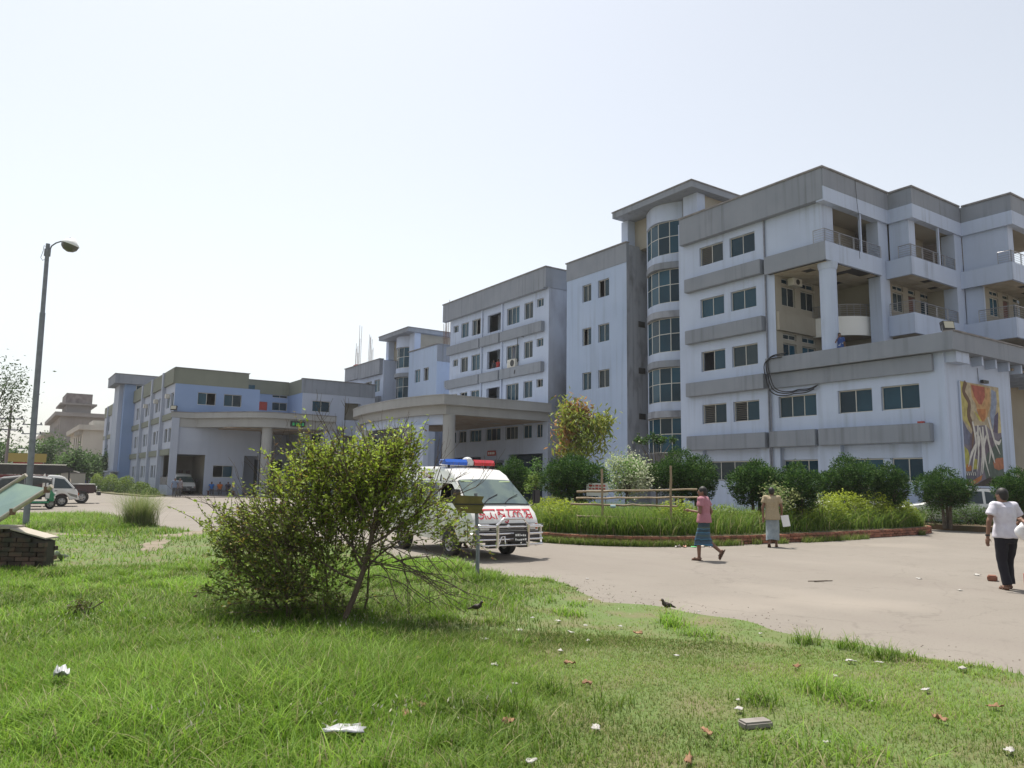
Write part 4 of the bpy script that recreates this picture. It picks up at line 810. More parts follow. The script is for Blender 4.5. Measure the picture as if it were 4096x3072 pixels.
def microbus(name, label, loc, rotz, ambulance=False, dirty=False):
    V = thing(name, label, 'van', loc, rotz); r = .31
    wf = lambda z: .845 - .13*sm(1.05, 1.95, z) - .03*sm(.55, .35, z)
    out = [(.04, .40), (0, .55), (.0, .72), (.05, .86), (.15, 1.01), (.32, 1.14), (.66, 1.42), (.98, 1.68), (1.12, 1.81), (1.4, 1.93), (1.9, 1.985), (2.8, 2.0), (3.8, 1.98), (4.08, 1.91), (4.2, 1.75), (4.26, 1.2), (4.27, .7), (4.24, .38)] + \
          [(3.82, .36)] + [(y, z) for y, z in arch(3.45, .34, .36)] + [(3.08, .36), (1.5, .34)] + arch(1.12, .34, .37) + [(.74, .34)]
    fw = [(.66, 1.19), (1.0, 1.52), (1.12, 1.60), (1.56, 1.62), (1.56, 1.17)]
    body = hull(out, wf, holes=[fw]).build('body', M_VWHITE, V, smooth=35)
    iw = [(.60, 1.0), (.6, 1.2), (1.05, 1.63), (1.75, 1.66), (1.75, 1.0)]; tn = MB(); n_ = len(iw)   # cab interior behind the open windows
    tn.loft([[(x, y, z) for y, z in iw] for x in (-.70, .70)], True, False); tn.build('cab_lining', M_VDARK, V)
    for s in (-1, 1):
        for pts in ([(1.68, 1.17), (1.68, 1.62), (2.62, 1.63), (2.62, 1.17)], [(2.74, 1.17), (2.74, 1.63), (3.62, 1.62), (3.72, 1.5), (3.72, 1.2)]):
            mb = MB(); p = side_panel(pts, wf, s, .004); mb.extr(p, (-s*.02, 0, 0)); mb.build('side_window', M_VGLASS, V)
        for y0, z0, y1, z1 in ((.62, 1.13, .62, .45), (1.62, 1.66, 1.62, .42), (2.68, 1.64, 2.68, .42), (.62, 1.66, 4.1, 1.68), (.1, .80, 4.2, .80)):
            ys = [y0 + (y1-y0)*i/8 for i in range(9)]; zs = [z0 + (z1-z0)*i/8 for i in range(9)]
            MB().tube([(s*(wf(z)-.001), y, z) for y, z in zip(ys, zs)], .006, 4).build('door_seam', M_VDARK, V)
        MB().box(min(s*.84, s*.87), max(s*.84, s*.87), 1.42, 1.56, .98, 1.02).build('door_handle', M_VDARK, V)
        MB().tube([(s*.86, .62, 1.12), (s*.98, .48, 1.14), (s*1.05, .43, 1.22)], .012, 6).build('mirror_arm', M_VDARK, V)
        MB().box(-.1, .1, -.04, .04, -.15, .15).xf(Matrix.Translation((s*1.06, .42, 1.34)) @ Matrix.Rotation(s*.15, 4, 'Z')).build('mirror', M_VDARK, V, bevel=.02)
        wheel(V, s*.73, 1.12, r, side=s); wheel(V, s*.73, 3.45, r, side=s)
    # windscreen with rubber seal, slope measured on the outline
    def slope(y): return np.interp(y, [.32, .66, .98], [1.14, 1.42, 1.68])
    for nm, m, g, off in (('windscreen_seal', M_VDARK, .03, .006), ('windscreen', M_WSCREEN, 0, .014)):
        mb = MB(); n = 10; rows = []
        for j in range(5):
            y = .345-g*.6 + (.635+g*1.2)*j/4; z = slope(max(.32, min(.98, y)))
            hw = (.80 + g*.6) - .105*j/4; rows.append([(hw*(-1+2*i/n), y - off*.6, z + off + .02*(1-(-1+2*i/n)**2) - .0) for i in range(n+1)])
        for j in range(4):
            for i in range(n): mb.quad(rows[j][i], rows[j][i+1], rows[j+1][i+1], rows[j+1][i])
        mb.build(nm, m, V, smooth=40)
    mb = MB(); mb.quad((-.66, .905, 1.655), (.66, .905, 1.655), (.655, .935, 1.678), (-.655, .935, 1.678)); mb.build('sun_strip', mat('sun_strip', (.30, .38, .20), .3), V)
    for x0 in (-.42, .12): MB().tube([(x0, .32, 1.185), (x0+.2, .44, 1.29), (x0+.5, .55, 1.385)], .009, 5).build('wiper', M_VDARK, V)
    MB().box(-.74, .74, -.012, .06, .62, .775).build('grille', M_VDARK, V, bevel=.01)
    for k in range(3): MB().box(-.42, .42, -.02, -.008, .645+k*.04, .655+k*.04).build('grille_slat', M_RIM, V)
    for s in (-1, 1):
        MB().box(min(s*.48, s*.72), max(s*.48, s*.72), -.035, 0, .635, .765).build('headlight', M_LAMPC, V, bevel=.012)
        MB().box(min(s*.73, s*.81), max(s*.73, s*.81), -.0, .08, .635, .765).build('indicator', M_LAMPO, V, bevel=.01)
        MB().box(min(s*.7, s*.81), max(s*.7, s*.81), 4.24, 4.29, .75, 1.1).build('tail_lamp', M_REDL, V)
    MB().box(-.83, .83, -.06, .12, .38, .61).build('front_bumper', mat('bumper_grey', (.035, .03, .032), .5), V, bevel=.025)
    MB().box(-.83, .83, 4.18, 4.36, .38, .56).build('rear_bumper', M_VDARK, V, bevel=.02)
    MB().ball((0, -.03, .705), (.055, .015, .05), 10, 6).build('emblem', M_CHROME, V)
    pl = MB().box(-.03, .33, -.30 if ambulance else -.08, -.285 if ambulance else -.06, .40, .60).build('number_plate', M_BLACK, V)
    rr = random.Random(5)
    for row, z in ((0, .515), (1, .425)):
        x = 0
        while x < .28:
            w = rr.uniform(.02, .045); MB().box(x, x+w, -.303 if ambulance else -.083, -.299 if ambulance else -.079, z+rr.uniform(0, .01), z+rr.uniform(.03, .055)).build('plate_character', M_WHITE, pl); x += w+.014
    MB().box(-.6, .6, 1.66, 1.74, 1.02, 1.5).build('seat_back', M_VDARK, V)
    if ambulance:
        y = -.2   # bull bar of chrome tube
        for s in (-1, 1):
            MB().box(min(s*.36, s*.43), max(s*.36, s*.43), y-.04, y+.02, .28, .76).build('bull_bar_upright', M_CHROME, V, bevel=.015)
            MB().tube([(s*.40, y, .72), (s*.68, y+.01, .74), (s*.84, y+.08, .74), (s*.93, y+.24, .70), (s*.94, y+.28, .52), (s*.92, y+.24, .38), (s*.82, y+.07, .34), (s*.6, y, .32)], .024, 8).build('bull_bar_loop', M_CHROME, V, smooth=60)
            MB().tube([(s*.40, y, .55), (s*.7, y, .56), (s*.93, y+.25, .56)], .018, 8).build('bull_bar_rail', M_CHROME, V, smooth=60)
            MB().tube([(s*.36, y-.02, .36), (s*.30, y-.02, .50), (s*.22, y-.02, .52), (s*.20, y-.02, .36)], .018, 8).build('bull_bar_hook', M_CHROME, V, smooth=60)
            MB().box(min(s*.3, s*.5), max(s*.3, s*.5), -.06, .1, .26, .38).build('bumper_bracket', M_VDARK, V)
        MB().tube([(-.42, y, .74), (-.34, y-.01, .80), (-.26, y-.02, .885), (.26, y-.02, .885), (.34, y-.01, .80), (.42, y, .74)], .026, 8).build('bull_bar_hoop', M_CHROME, V, smooth=60)
        for z in (.33, .45, .57, .71): MB().tube([(-.82, y+.05, z), (-.66, y, z), (.66, y, z), (.82, y+.05, z)], .02, 8).build('bull_bar_rail', M_CHROME, V, smooth=60)
        # roof light bar
        lb = MB().box(-.1, .1, 1.6, 1.9, 2.03, 2.155).build('light_bar', M_LAMPC, V, bevel=.02)
        for s, m in ((-1, M_BLUEL), (1, M_REDL)):
            q = [(1.58, 2.03), (1.57, 2.10), (1.63, 2.17), (1.87, 2.17), (1.93, 2.10), (1.92, 2.03)]
            MB().loft([[(s*x, 1.75+(yy-1.75)*k, 2.10+(z-2.10)*k) for yy, z in q] for x, k in ((.101, 1), (.6, 1), (.67, .9), (.70, .6))]).build('beacon', m, lb, smooth=35)
            MB().tube([(s*.5, 1.75, 1.93), (s*.5, 1.75, 2.04)], .03, 8).build('bar_foot', M_VDARK, lb)
        MB().ball((0, 1.75, 2.15), (.12, .14, .085), 12, 6).build('centre_dome', M_LAMPC, lb, smooth=60)
        MB().tube([(-.52, 1.72, 1.95), (-.66, 1.70, 1.9), (-.735, 1.68, 1.78), (-.765, 1.66, 1.66)], .014, 5).build('beacon_cable', M_VDARK, V)
        # lettering on the bonnet (Bengali word for ambulance) drawn as brush strokes
        prof = [(.05, .86), (.15, 1.01), (.32, 1.14)]
        def bon(s, t):
            z = .84 + .215*t; yy = np.interp(z, [.72, .86, 1.01, 1.14], [0., .05, .15, .32]); return (-.74 + s*.148, yy-.012, z+.006)
        def brush(pts, w=.5):
            mb = MB(); L, R = [], []
            for i, p in enumerate(pts):
                a, b = pts[max(i-1, 0)], pts[min(i+1, len(pts)-1)]; dx, dy = b[0]-a[0], (b[1]-a[1])*1.3; q = math.hypot(dx, dy) or 1
                L.append((p[0]-dy/q*w*.22, p[1]+dx/q*w*.17)); R.append((p[0]+dy/q*w*.22, p[1]-dx/q*w*.17))
            for i in range(len(pts)-1): mb.quad(bon(*L[i]), bon(*L[i+1]), bon(*R[i+1]), bon(*R[i]))
            mb.build('painted_stroke', M_VTEXT, V)
        S_ = [[(.1, .82), (.33, .95), (.5, .75), (.3, .55), (.58, .48), (.6, .22), (.32, .06), (.08, .28)], [(.58, .42), (.85, .6)], [(.87, 1), (.87, 0)],
              [(1.02, .38), (1.2, .06), (1.48, .3), (1.5, .72), (1.52, .3), (1.82, .06)], [(2.02, 1), (2.02, 0)],
              [(2.5, 1), (2.48, .6), (2.3, .5), (2.34, .76), (2.52, .62), (2.93, .36)], [(2.97, 1), (2.97, .0)], [(2.97, .36), (2.6, .16), (2.97, -.04)], [(2.97, 0), (3.18, -.14), (3.05, -.36), (2.8, -.26)],
              [(3.62, .98), (3.4, .62), (3.46, .2), (3.7, .08), (3.78, .3)], [(4.0, .16), (3.94, .6), (4.2, .82), (4.4, .5), (4.34, .16)], [(4.38, .6), (4.6, .82), (4.78, .52)], [(4.87, 1), (4.87, 0)],
              [(5.2, .72), (5.36, .9), (5.52, .66), (5.36, .5), (5.88, .46)], [(5.92, 1), (5.92, 0)], [(5.16, .05), (5.42, .36), (5.6, .06), (5.92, .34)], [(0, 1.02), (1.0, 1.02), (2.15, 1.02)], [(2.3, 1.02), (3.15, 1.02)], [(3.3, 1.02), (5.0, 1.02)], [(5.1, 1.02), (6.0, 1.02)]]
        def cat(p, n=4):
            if len(p) == 2: return p
            out = []
            for i in range(len(p)-1):
                q = [p[max(i-1, 0)], p[i], p[i+1], p[min(i+2, len(p)-1)]]
                for k in range(n): t = k/n; out.append(tuple(.5*(2*q[1][j]+(q[2][j]-q[0][j])*t+(2*q[0][j]-5*q[1][j]+4*q[2][j]-q[3][j])*t*t+(3*q[1][j]-q[0][j]-3*q[2][j]+q[3][j])*t**3) for j in (0, 1)))
            return out+[p[-1]]
        for p in S_: brush([(x*10/6*.97+.1, t*.9+.08) for x, t in cat(p)], .36)
        # lettering along the roof side
        yy = 3.16
        for chx in 'RS SERVICE':
            if chx != ' ':
                tx = bpy.data.curves.new('letter', 'FONT'); tx.body = chx; tx.size = .2; tx.extrude = .002; to = bpy.data.objects.new('letter', tx); COL.objects.link(to)
                me = bpy.data.meshes.new_from_object(to.evaluated_get(bpy.context.evaluated_depsgraph_get())); bpy.data.objects.remove(to)
                to = bpy.data.objects.new('roof_letter', me); COL.objects.link(to); me.materials.append(M_VTEXT2); to.parent = V
                to.matrix_local = Matrix.Translation((-wf(1.74)-.012, yy, 1.735)) @ Matrix(((0, .2, -.98, 0), (-1, 0, 0, 0), (0, .98, .2, 0), (0, 0, 0, 1)))
            yy -= {'I': .06, ' ': .07, 'V': .13, 'R': .135}.get(chx, .128)
    return V
microbus('ambulance_van', 'white ambulance with chrome bull bar and blue and red roof light', (9.25, 13.72, 0), 0, True)
microbus('parked_microbus', 'white microbus parked in the garage of the left building', (15.3, 77.6, .06), rad(6))
# ---- flat-bed pickup, seen from its side
def pickup():
    V = thing('pickup_truck', 'small white flatbed pickup parked behind the tilted panel', 'truck', (3.97, 48.74, 0), rad(88))
    wf = lambda z: .78 - .10*sm(.95, 1.65, z)
    out = [(.02, .40), (0, .62), (.06, .84), (.12, .93), (.62, 1.48), (.72, 1.58), (.95, 1.66), (1.45, 1.67), (1.52, 1.6), (1.55, .95), (1.55, .38), (1.16, .36)] + arch(.78, .34, .36) + [(.38, .36)]
    hull(out, wf).build('cab', M_VWHITE, V, smooth=35)
    for s in (-1, 1):
        mb = MB(); mb.extr(side_panel([(.30, .98), (.74, 1.48), (1.18, 1.54), (1.2, .98)], wf, s, .005), (-s*.02, 0, 0)); mb.build('door_window', M_VGLASS, V)
        mb = MB(); mb.extr(side_panel([(1.28, .98), (1.28, 1.54), (1.44, 1.54), (1.46, .98)], wf, s, .005), (-s*.02, 0, 0)); mb.build('quarter_window', M_VGLASS, V)
        MB().box(min(s*.78, s*.80), max(s*.78, s*.80), 1.02, 1.14, .84, .87).build('door_handle', M_VDARK, V)
        MB().tube([(s*(wf(.9)), .22, .95), (s*.92, .2, 1.02)], .012, 5).build('mirror_arm', M_VDARK, V); MB().box(min(s*.86, s*.97), max(s*.86, s*.97), .17, .22, .96, 1.16).build('mirror', M_VDARK, V)
        wheel(V, s*.66, .78, .30, .18, s); wheel(V, s*.66, 3.05, .30, .18, s)
        MB().tube([(s*.781, 1.22, .42), (s*.781, 1.22, .95)], .006, 4).build('door_seam', M_VDARK, V)
        MB().box(min(s*.55, s*.76), max(s*.55, s*.76), -.02, .03, .60, .74).build('headlight', M_LAMPO, V)
        mb = MB(); mb.extr(side_panel([(.06, .46), (.06, .62), (.55, .76), (.42, .6)], wf, s, .003), (-s*.01, 0, 0)); mb.build('dented_patch', mat('bare_filler', (.30, .28, .24), .8, (.2, .2, .18), 8), V)
    MB().box(-.74, .74, -.04, .1, .36, .52).build('bumper', M_VWHITE, V, bevel=.02)
    mb = MB(); mb.quad((-.62, .125, .96), (.62, .125, .96), (.56, .60, 1.49), (-.56, .60, 1.49)); mb.v = [(x, y-.012, z+.008) for x, y, z in mb.v]; mb.build('windscreen', M_VGLASS, V)
    MB().box(-.8, .8, 1.66, 4.0, .56, .64).build('bed_floor', M_VDARK, V)
    for s in (-1, 1): MB().box(min(s*.76, s*.8), max(s*.76, s*.8), 1.66, 4.0, .64, .98).build('bed_side', M_VWHITE, V)
    MB().box(-.8, .8, 3.96, 4.0, .64, .98).build('tailgate', M_VWHITE, V)
    MB().tube([(-.74, 1.66, .64), (-.74, 1.66, 1.72), (.74, 1.66, 1.72), (.74, 1.66, .64)], .05, 8).build('headboard_hoop', M_CHROME, V)
    MB().box(-.7, .7, 1.7, 3.9, .38, .56).build('chassis', M_VDARK, V)
pickup()
# ---- three-wheeled green auto-rickshaw
def rickshaw():
    V = thing('auto_rickshaw', 'green three wheeled auto rickshaw with black hood behind the panel', 'rickshaw', (2.6, 44.9, 0), rad(88))
    M_G = mat('rickshaw_green', (.01, .20, .09), .35, coat=.3); M_H = mat('rickshaw_hood', (.03, .035, .035), .5, (.06, .065, .06), 3)
    fr = [(-.02, .38), (.0, .75), (.12, .95), (.16, .95), (.2, .38)]
    hull(fr, lambda z: .42 + .1*sm(.3, .9, z), 0).build('front_shield', M_G, V, smooth=35)
    MB().box(-.62, .62, 1.35, 2.55, .34, .85).build('rear_body', M_G, V, bevel=.06)
    MB().box(-.6, .6, .2, 1.4, .30, .38).build('floor_pan', M_G, V); MB().box(-.5, .5, 1.5, 2.0, .55, .95).build('seat', M_VDARK, V)
    n = 10; mb = MB(); rings = []
    for y, zt in ((.16, 1.55), (.5, 1.64), (1.5, 1.66), (2.2, 1.58), (2.5, 1.3), (2.56, .86)):
        ring = [(-.62, y, .9 if y > 1.2 else 1.3), (-.62, y, zt-.16), (-.52, y, zt-.04), (0, y, zt), (.52, y, zt-.04), (.62, y, zt-.16), (.62, y, .9 if y > 1.2 else 1.3)]; rings.append(ring)
    mb.loft(rings, close=False, cap=False); mb.build('hood', M_H, V, smooth=40)
    for s in (-1, 1):
        MB().tube([(s*.5, .1, .9), (s*.58, .16, 1.5)], .025, 6).build('windscreen_post', M_STEEL, V); MB().tube([(s*.6, 1.3, .85), (s*.61, 1.3, 1.6)], .02, 6).build('side_post', M_STEEL, V)
        wheel(V, s*.56, 2.15, .24, .12, s)
        MB().tube([(s*.62, .16, 1.5), (s*.63, 1.4, 1.62), (s*.63, 2.3, 1.5)], .02, 6).build('roof_trim', M_STEEL, V)
    mb = MB(); mb.quad((-.48, .08, .96), (.48, .08, .96), (.54, .14, 1.48), (-.54, .14, 1.48)); mb.build('windscreen', M_VGLASS, V)
    wheel(V, 0, .12, .24, .12, -1); MB().lathe([(.0, 0), (.16, .02), (.2, .1)], (0, .12, .42), 12).build('mudguard', M_G, V); MB().ball((0, -.05, .72), (.1, .06, .1)).build('headlight', M_LAMPC, V)
rickshaw()
# ---- long dark-roofed jeep behind the pickup
def jeep():
    V = thing('canopied_jeep', 'long dark jeep with black canopy roof and big front wheel', 'jeep', (5.48, 53.9, 0), rad(87))
    M_J = mat('jeep_maroon', (.05, .02, .022), .4, coat=.3); M_C = mat('canopy_black', (.02, .02, .022), .6, (.04, .035, .03), 2); M_JR = mat('jeep_red_panel', (.14, .03, .03), .6)
    MB().box(-.8, .8, .18, 1.5, .62, 1.16).build('bonnet', M_J, V, bevel=.08); MB().box(-.78, .78, .2, 1.5, 1.15, 1.2).build('bonnet_top', M_VWHITE, V, bevel=.02)
    MB().box(-.85, .85, 1.5, 5.6, .5, 1.25).build('body', M_J, V, bevel=.04)
    for s in (-1, 1):
        MB().box(min(s*.86, s*.88), max(s*.86, s*.88), 2.8, 5.4, 1.26, 1.7).build('side_board', M_JR, V)
        for y in (1.62, 2.8, 4.1, 5.5): MB().tube([(s*.82, y, 1.2), (s*.84, y+.05, 2.08)], .03, 6).build('canopy_post', M_VDARK, V)
        wheel(V, s*.74, .9, .38, .22, s); wheel(V, s*.74, 4.6, .38, .22, s)
        MB().tube([(s*.74, .52, .62), (s*.76, .7, .84), (s*.76, 1.1, .86), (s*.74, 1.4, .6)], .06, 6).build('mudguard', M_J, V)
        MB().disc((s*.55, .14, .95), (0, 1, 0), .1, .05, 14).build('headlight', M_LAMPC, V)
    MB().box(-.85, .85, -.12, .06, .5, .72).build('bumper', M_VDARK, V, bevel=.02); MB().box(-.45, .45, .12, .17, .65, 1.05).build('grille', M_VDARK, V)
    mb = MB(); mb.quad((-.74, 1.5, 1.2), (.74, 1.5, 1.2), (.74, 1.68, 1.85), (-.74, 1.68, 1.85)); mb.build('windscreen', M_VGLASS, V)
    MB().extr([(-.9, 1.35, 2.0), (-.9, 1.9, 2.26), (-.9, 5.8, 2.3), (-.9, 5.8, 1.7), (-.9, 2.3, 1.75)], (1.8, 0, 0)).build('canopy', M_C, V, bevel=.03)
    MB().box(-.93, .93, 1.85, 5.85, 2.28, 2.34).build('canopy_trim', M_CHROME, V); MB().extr([(-.8, 1.12, 1.86), (-.8, 1.5, 1.98), (-.8, 1.5, 2.0), (-.8, 1.1, 1.9)], (1.6, 0, 0)).build('sun_visor', M_VWHITE, V)
    MB().box(-.6, .6, 1.2, 5.4, .38, .5).build('chassis', M_VDARK, V)
jeep()
# ---- white cars parked behind the hedges
def car(label, loc, rotz):
    V = thing('parked_car', label, 'car', loc, rotz, group='white cars behind the topiary trees')
    wf = lambda z: .84 - .16*sm(.95, 1.6, z)
    out = [(.02, .35), (0, .6), (.1, .85), (1.1, 1.0), (1.7, 1.5), (2.0, 1.62), (3.6, 1.66), (4.05, 1.55), (4.3, 1.05), (4.34, .5), (4.3, .35), (3.85, .33)] + arch(3.45, .33, .36) + [(3.05, .33), (1.25, .33)] + arch(.85, .33, .36) + [(.45, .33)]
    hull(out, wf).build('body', M_VWHITE, V, smooth=35)
    for s in (-1, 1):
        for pts in ([(1.38, 1.04), (1.78, 1.46), (2.4, 1.54), (2.4, 1.04)], [(2.5, 1.04), (2.5, 1.54), (3.35, 1.56), (3.35, 1.04)], [(3.45, 1.04), (3.45, 1.56), (3.85, 1.5), (4.02, 1.1)]):
            mb = MB(); mb.extr(side_panel(pts, wf, s, .005), (-s*.02, 0, 0)); mb.build('side_window', M_VGLASS, V)
        wheel(V, s*.72, .85, .31, .19, s); wheel(V, s*.72, 3.45, .31, .19, s)
        MB().box(min(s*.5, s*.78), max(s*.5, s*.78), -.02, .06, .62, .76).build('headlight', M_LAMPC, V)
        MB().tube([(s*.62, 1.9, 1.66), (s*.62, 3.7, 1.7)], .018, 6).build('roof_rail', M_STEEL, V)
    for pts, nm in (([(-.68, 1.16, 1.06), (.68, 1.16, 1.06), (.6, 1.66, 1.48), (-.6, 1.66, 1.48)], 'windscreen'), ([(-.62, 4.31, 1.1), (.62, 4.31, 1.1), (.58, 4.12, 1.5), (-.58, 4.12, 1.5)], 'rear_window')):
        mb = MB(); s = -.015 if nm == 'windscreen' else .015; mb.quad(*[(x, y+s, z+.012) for x, y, z in pts]); mb.build(nm, M_VGLASS, V)
    MB().box(-.8, .8, -.05, .08, .38, .56).build('front_bumper', M_VDARK, V, bevel=.02)
car('white estate car glimpsed between the two middle topiary trees', (30.6, 21.6, 0), rad(-125))
car('white car glimpsed low behind the right-hand topiary pair', (33.2, 18.6, 0), rad(-140))
# ---------------------------------------------------------------- people
M_SKIN = mat('skin_brown', (.20, .105, .065), .6, (.16, .08, .05), 8.); M_HAIR = mat('black_hair', (.012, .010, .009), .6)
def remesh(mb, name, m, parent, voxel, it=6, mats=None):
    o = mb.build(name, m, None)
    bm = bmesh.new(); bm.from_mesh(o.data); bmesh.ops.recalc_face_normals(bm, faces=bm.faces); bm.to_mesh(o.data); bm.free()
    r = o.modifiers.new('r', 'REMESH'); r.mode = 'VOXEL'; r.voxel_size = voxel
    s = o.modifiers.new('s', 'SMOOTH'); s.factor = .5; s.iterations = it
    me = bpy.data.meshes.new_from_object(o.evaluated_get(bpy.context.evaluated_depsgraph_get())); me.name = name
    o.modifiers.clear(); o.data = me; o.parent = parent; me.polygons.foreach_set('use_smooth', [True]*len(me.polygons))
    return o
def chain(mb, pts, rs, n=10):
    mb.tube(pts, list(rs), n)
    for p, r in zip(pts, rs): mb.ball(p, r*.995, n, 6)
def ellring(cx, cy, z, a, b, n=20, dx=0): return [(cx+a*math.cos(2*PI*i/n), cy+b*math.sin(2*PI*i/n), z) for i in range(n)]
def hand(mb, w, d, side, curl=.4, s=1.):
    """palm and five fingers at wrist w pointing along d"""
    d = Vector(d).normalized(); up = Vector((0, 0, 1)) if abs(d.z) < .8 else Vector((0, 1, 0)); lat = d.cross(up).normalized(); pn = lat.cross(d).normalized()
    w = Vector(w); p = w + d*.05*s; mb.ball(p, (.036*s, .036*s, .042*s), 8, 6); chain(mb, [w, w+d*.075*s], [.024*s, .03*s], 8)
    for k, (o, L) in enumerate(((-.03, .065), (-.01, .075), (.01, .07), (.03, .055))):
        a = w + d*.08*s + lat*o*s; b = a + (d*math.cos(curl*.6)+pn*-math.sin(curl*.6))*L*.5*s; c = b + (d*math.cos(curl*1.6)+pn*-math.sin(curl*1.6))*L*.5*s
        chain(mb, [a, b, c], [.0098*s, .009*s, .0075*s], 6)
    a = w + d*.025*s - lat*side*.03*s; b = a + (d*.6 - lat*side*.8).normalized()*.035*s; c = b + (d*.9 - lat*side*.3).normalized()*.03*s; chain(mb, [a, b, c], [.012*s, .010*s, .0085*s], 6)
def person(label, loc, rotz, J, shirt, lower, kind='lungi', voxel=.0098, cat='person', group=None, sleeve=.55, h=1.0, extra=None, lower2=None, sandals=True, collar=None, hem=.80):
    """J: joints in metres, facing +y, right side +x.  body = one continuous skin; shirt, lower garment, hair, sandals are children."""
    P = thing('person', label, cat, loc, rotz, group); P.scale = (h, h, h)
    g = dict(hip=(0, 0, .86), chest=(0, .0, 1.22), neck=(0, .01, 1.385), head=(0, .03, 1.50), look=0., lsh=(-.175, 0, 1.335), rsh=(.175, 0, 1.335), lel=(-.235, -.02, 1.06), rel=(.235, -.02, 1.06), lwr=(-.24, .06, .82), rwr=(.24, .06, .82),
             lkn=(-.10, .03, .46), rkn=(.10, .03, .46), lan=(-.10, 0, .08), ran=(.10, 0, .08), lft=0., rft=0.); g.update(J)
    V_ = lambda k: Vector(g[k]); fine = voxel < .015
    b = MB(); hp, ch, nk, hd = V_('hip'), V_('chest'), V_('neck'), V_('head')
    mid = (hp+ch)/2
    b.loft([ellring(c.x, c.y, c.z, a, e) for c, a, e in ((hp-Vector((0, 0, .09)), .10, .075), (hp, .15, .10), (mid, .13, .09), (ch, .16, .105), (ch+Vector((0, 0, .10)), .15, .09), (nk+Vector((0, 0, .0)), .055, .055))])
    chain(b, [nk-Vector((0, 0, .03)), hd-Vector((0, .02, .07))], [.055, .05])
    b.ball(hd, (.075, .094, .112), 14, 10); b.ball(hd+Vector((0, .045, -.055)), (.05, .05, .055), 10, 6)                     # skull, jaw
    lk = Matrix.Rotation(g['look'], 3, 'Z')
    b.ball(hd+lk @ Vector((0, .098, -.012)), (.014, .02, .022), 8, 6); b.ball(hd+lk @ Vector((0, .086, -.058)), (.026, .012, .008), 8, 5)   # nose, lips
    for s in (-1, 1): b.ball(hd+lk @ Vector((s*.078, -.005, -.01)), (.011, .022, .032), 8, 6); b.ball(hd+lk @ Vector((s*.03, .083, .012)), (.015, .01, .008), 6, 5)
    for s, a in ((-1, 'l'), (1, 'r')):
        sh, el, wr = V_(a+'sh'), V_(a+'el'), V_(a+'wr'); chain(b, [ch+Vector((s*.09, 0, .1)), sh, el, wr], [.06, .052, .04, .027])
        if fine: hand(b, wr, (wr-el), s)
        else: b.ball(wr+(wr-el).normalized()*.06, (.035, .035, .05), 8, 5)
        hj = hp+Vector((s*.085, 0, -.02)); kn, an = V_(a+'kn'), V_(a+'an'); chain(b, [hj, kn, kn.lerp(an, .35), an], [.085, .054, .05, .036])
        t = Matrix.Rotation(g[a+'ft'], 3, 'X'); chain(b, [an + t @ Vector((0, -.03, -.045)), an + t @ Vector((0, .07, -.05)), an + t @ Vector((0, .15, -.06))], [.032, .034, .022])
        if sandals:
            sb = MB(); oz = [(x*.046*(1 if y > .02 else .8), y) for x, y in ((-1, -.07), (-1, .08), (-.8, .15), (0, .18), (.8, .15), (1, .08), (1, -.07), (0, -.09))]
            sb.extr([an + t @ Vector((x, y, -.078)) for x, y in oz], t @ Vector((0, 0, -.018))); so = sb.build('sandal', mat('sandal_leather', (.07, .035, .02), .7), P)
            if fine:
                for q in (-1, 1): MB().tube([an + t @ Vector((q*.04, .04, -.075)), an + t @ Vector((q*.028, .09, -.022)), an + t @ Vector((0, .13, -.045))], .008, 5).build('sandal_strap', mat('sandal_leather', (.07, .035, .02), .7), so)
    body = remesh(b, 'body', M_SKIN, P, voxel)
    if fine:
        for s in (-1, 1): MB().ball(hd+lk @ Vector((s*.03, .093, .014)), (.009, .005, .006), 8, 5).build('eye', M_BLACK, P)
    # hair cap, follows the skull
    hb = MB(); hb.ball(hd+Vector((0, -.014, .030)), (.083, .098, .098), 16, 10); hb.ball(hd+Vector((0, -.05, -.012)), (.072, .058, .075), 12, 8)
    remesh(hb, 'hair', M_HAIR, P, max(voxel, .011), 3)
    # shirt
    sb = MB(); hz = hem
    sb.loft([ellring(c.x, c.y, z, a, e) for c, z, a, e in ((hp, hz, .212, .165), (hp, hz+.12, .198, .15), (mid, mid.z, .172, .122), (ch, ch.z, .185, .13), (ch, ch.z+.1, .175, .112), (nk, nk.z-.035, .09, .08), (nk, nk.z+.005, .066, .066))])
    for s, a in ((-1, 'l'), (1, 'r')):
        sh, el = V_(a+'sh'), V_(a+'el'); e = sh.lerp(el, sleeve); sb.tube([ch+Vector((s*.07, 0, .09)), sh, sh.lerp(e, .5), e], [.085, .075, .076, .08], 14); sb.ball(sh, .074, 12, 8)
    so = remesh(sb, 'shirt', shirt, P, max(voxel, .012), 3)
    if fine: wrinkle(so)
    if collar: MB().loft([ellring(nk.x, nk.y+.005, nk.z-.02, .074, .074), ellring(nk.x, nk.y+.0, nk.z+.03, .066, .066)], cap=False).build('collar', collar, P, smooth=60)
    # lower garment
    lb = MB(); lk_, rk, la, ra = V_('lkn'), V_('rkn'), V_('lan'), V_('ran')
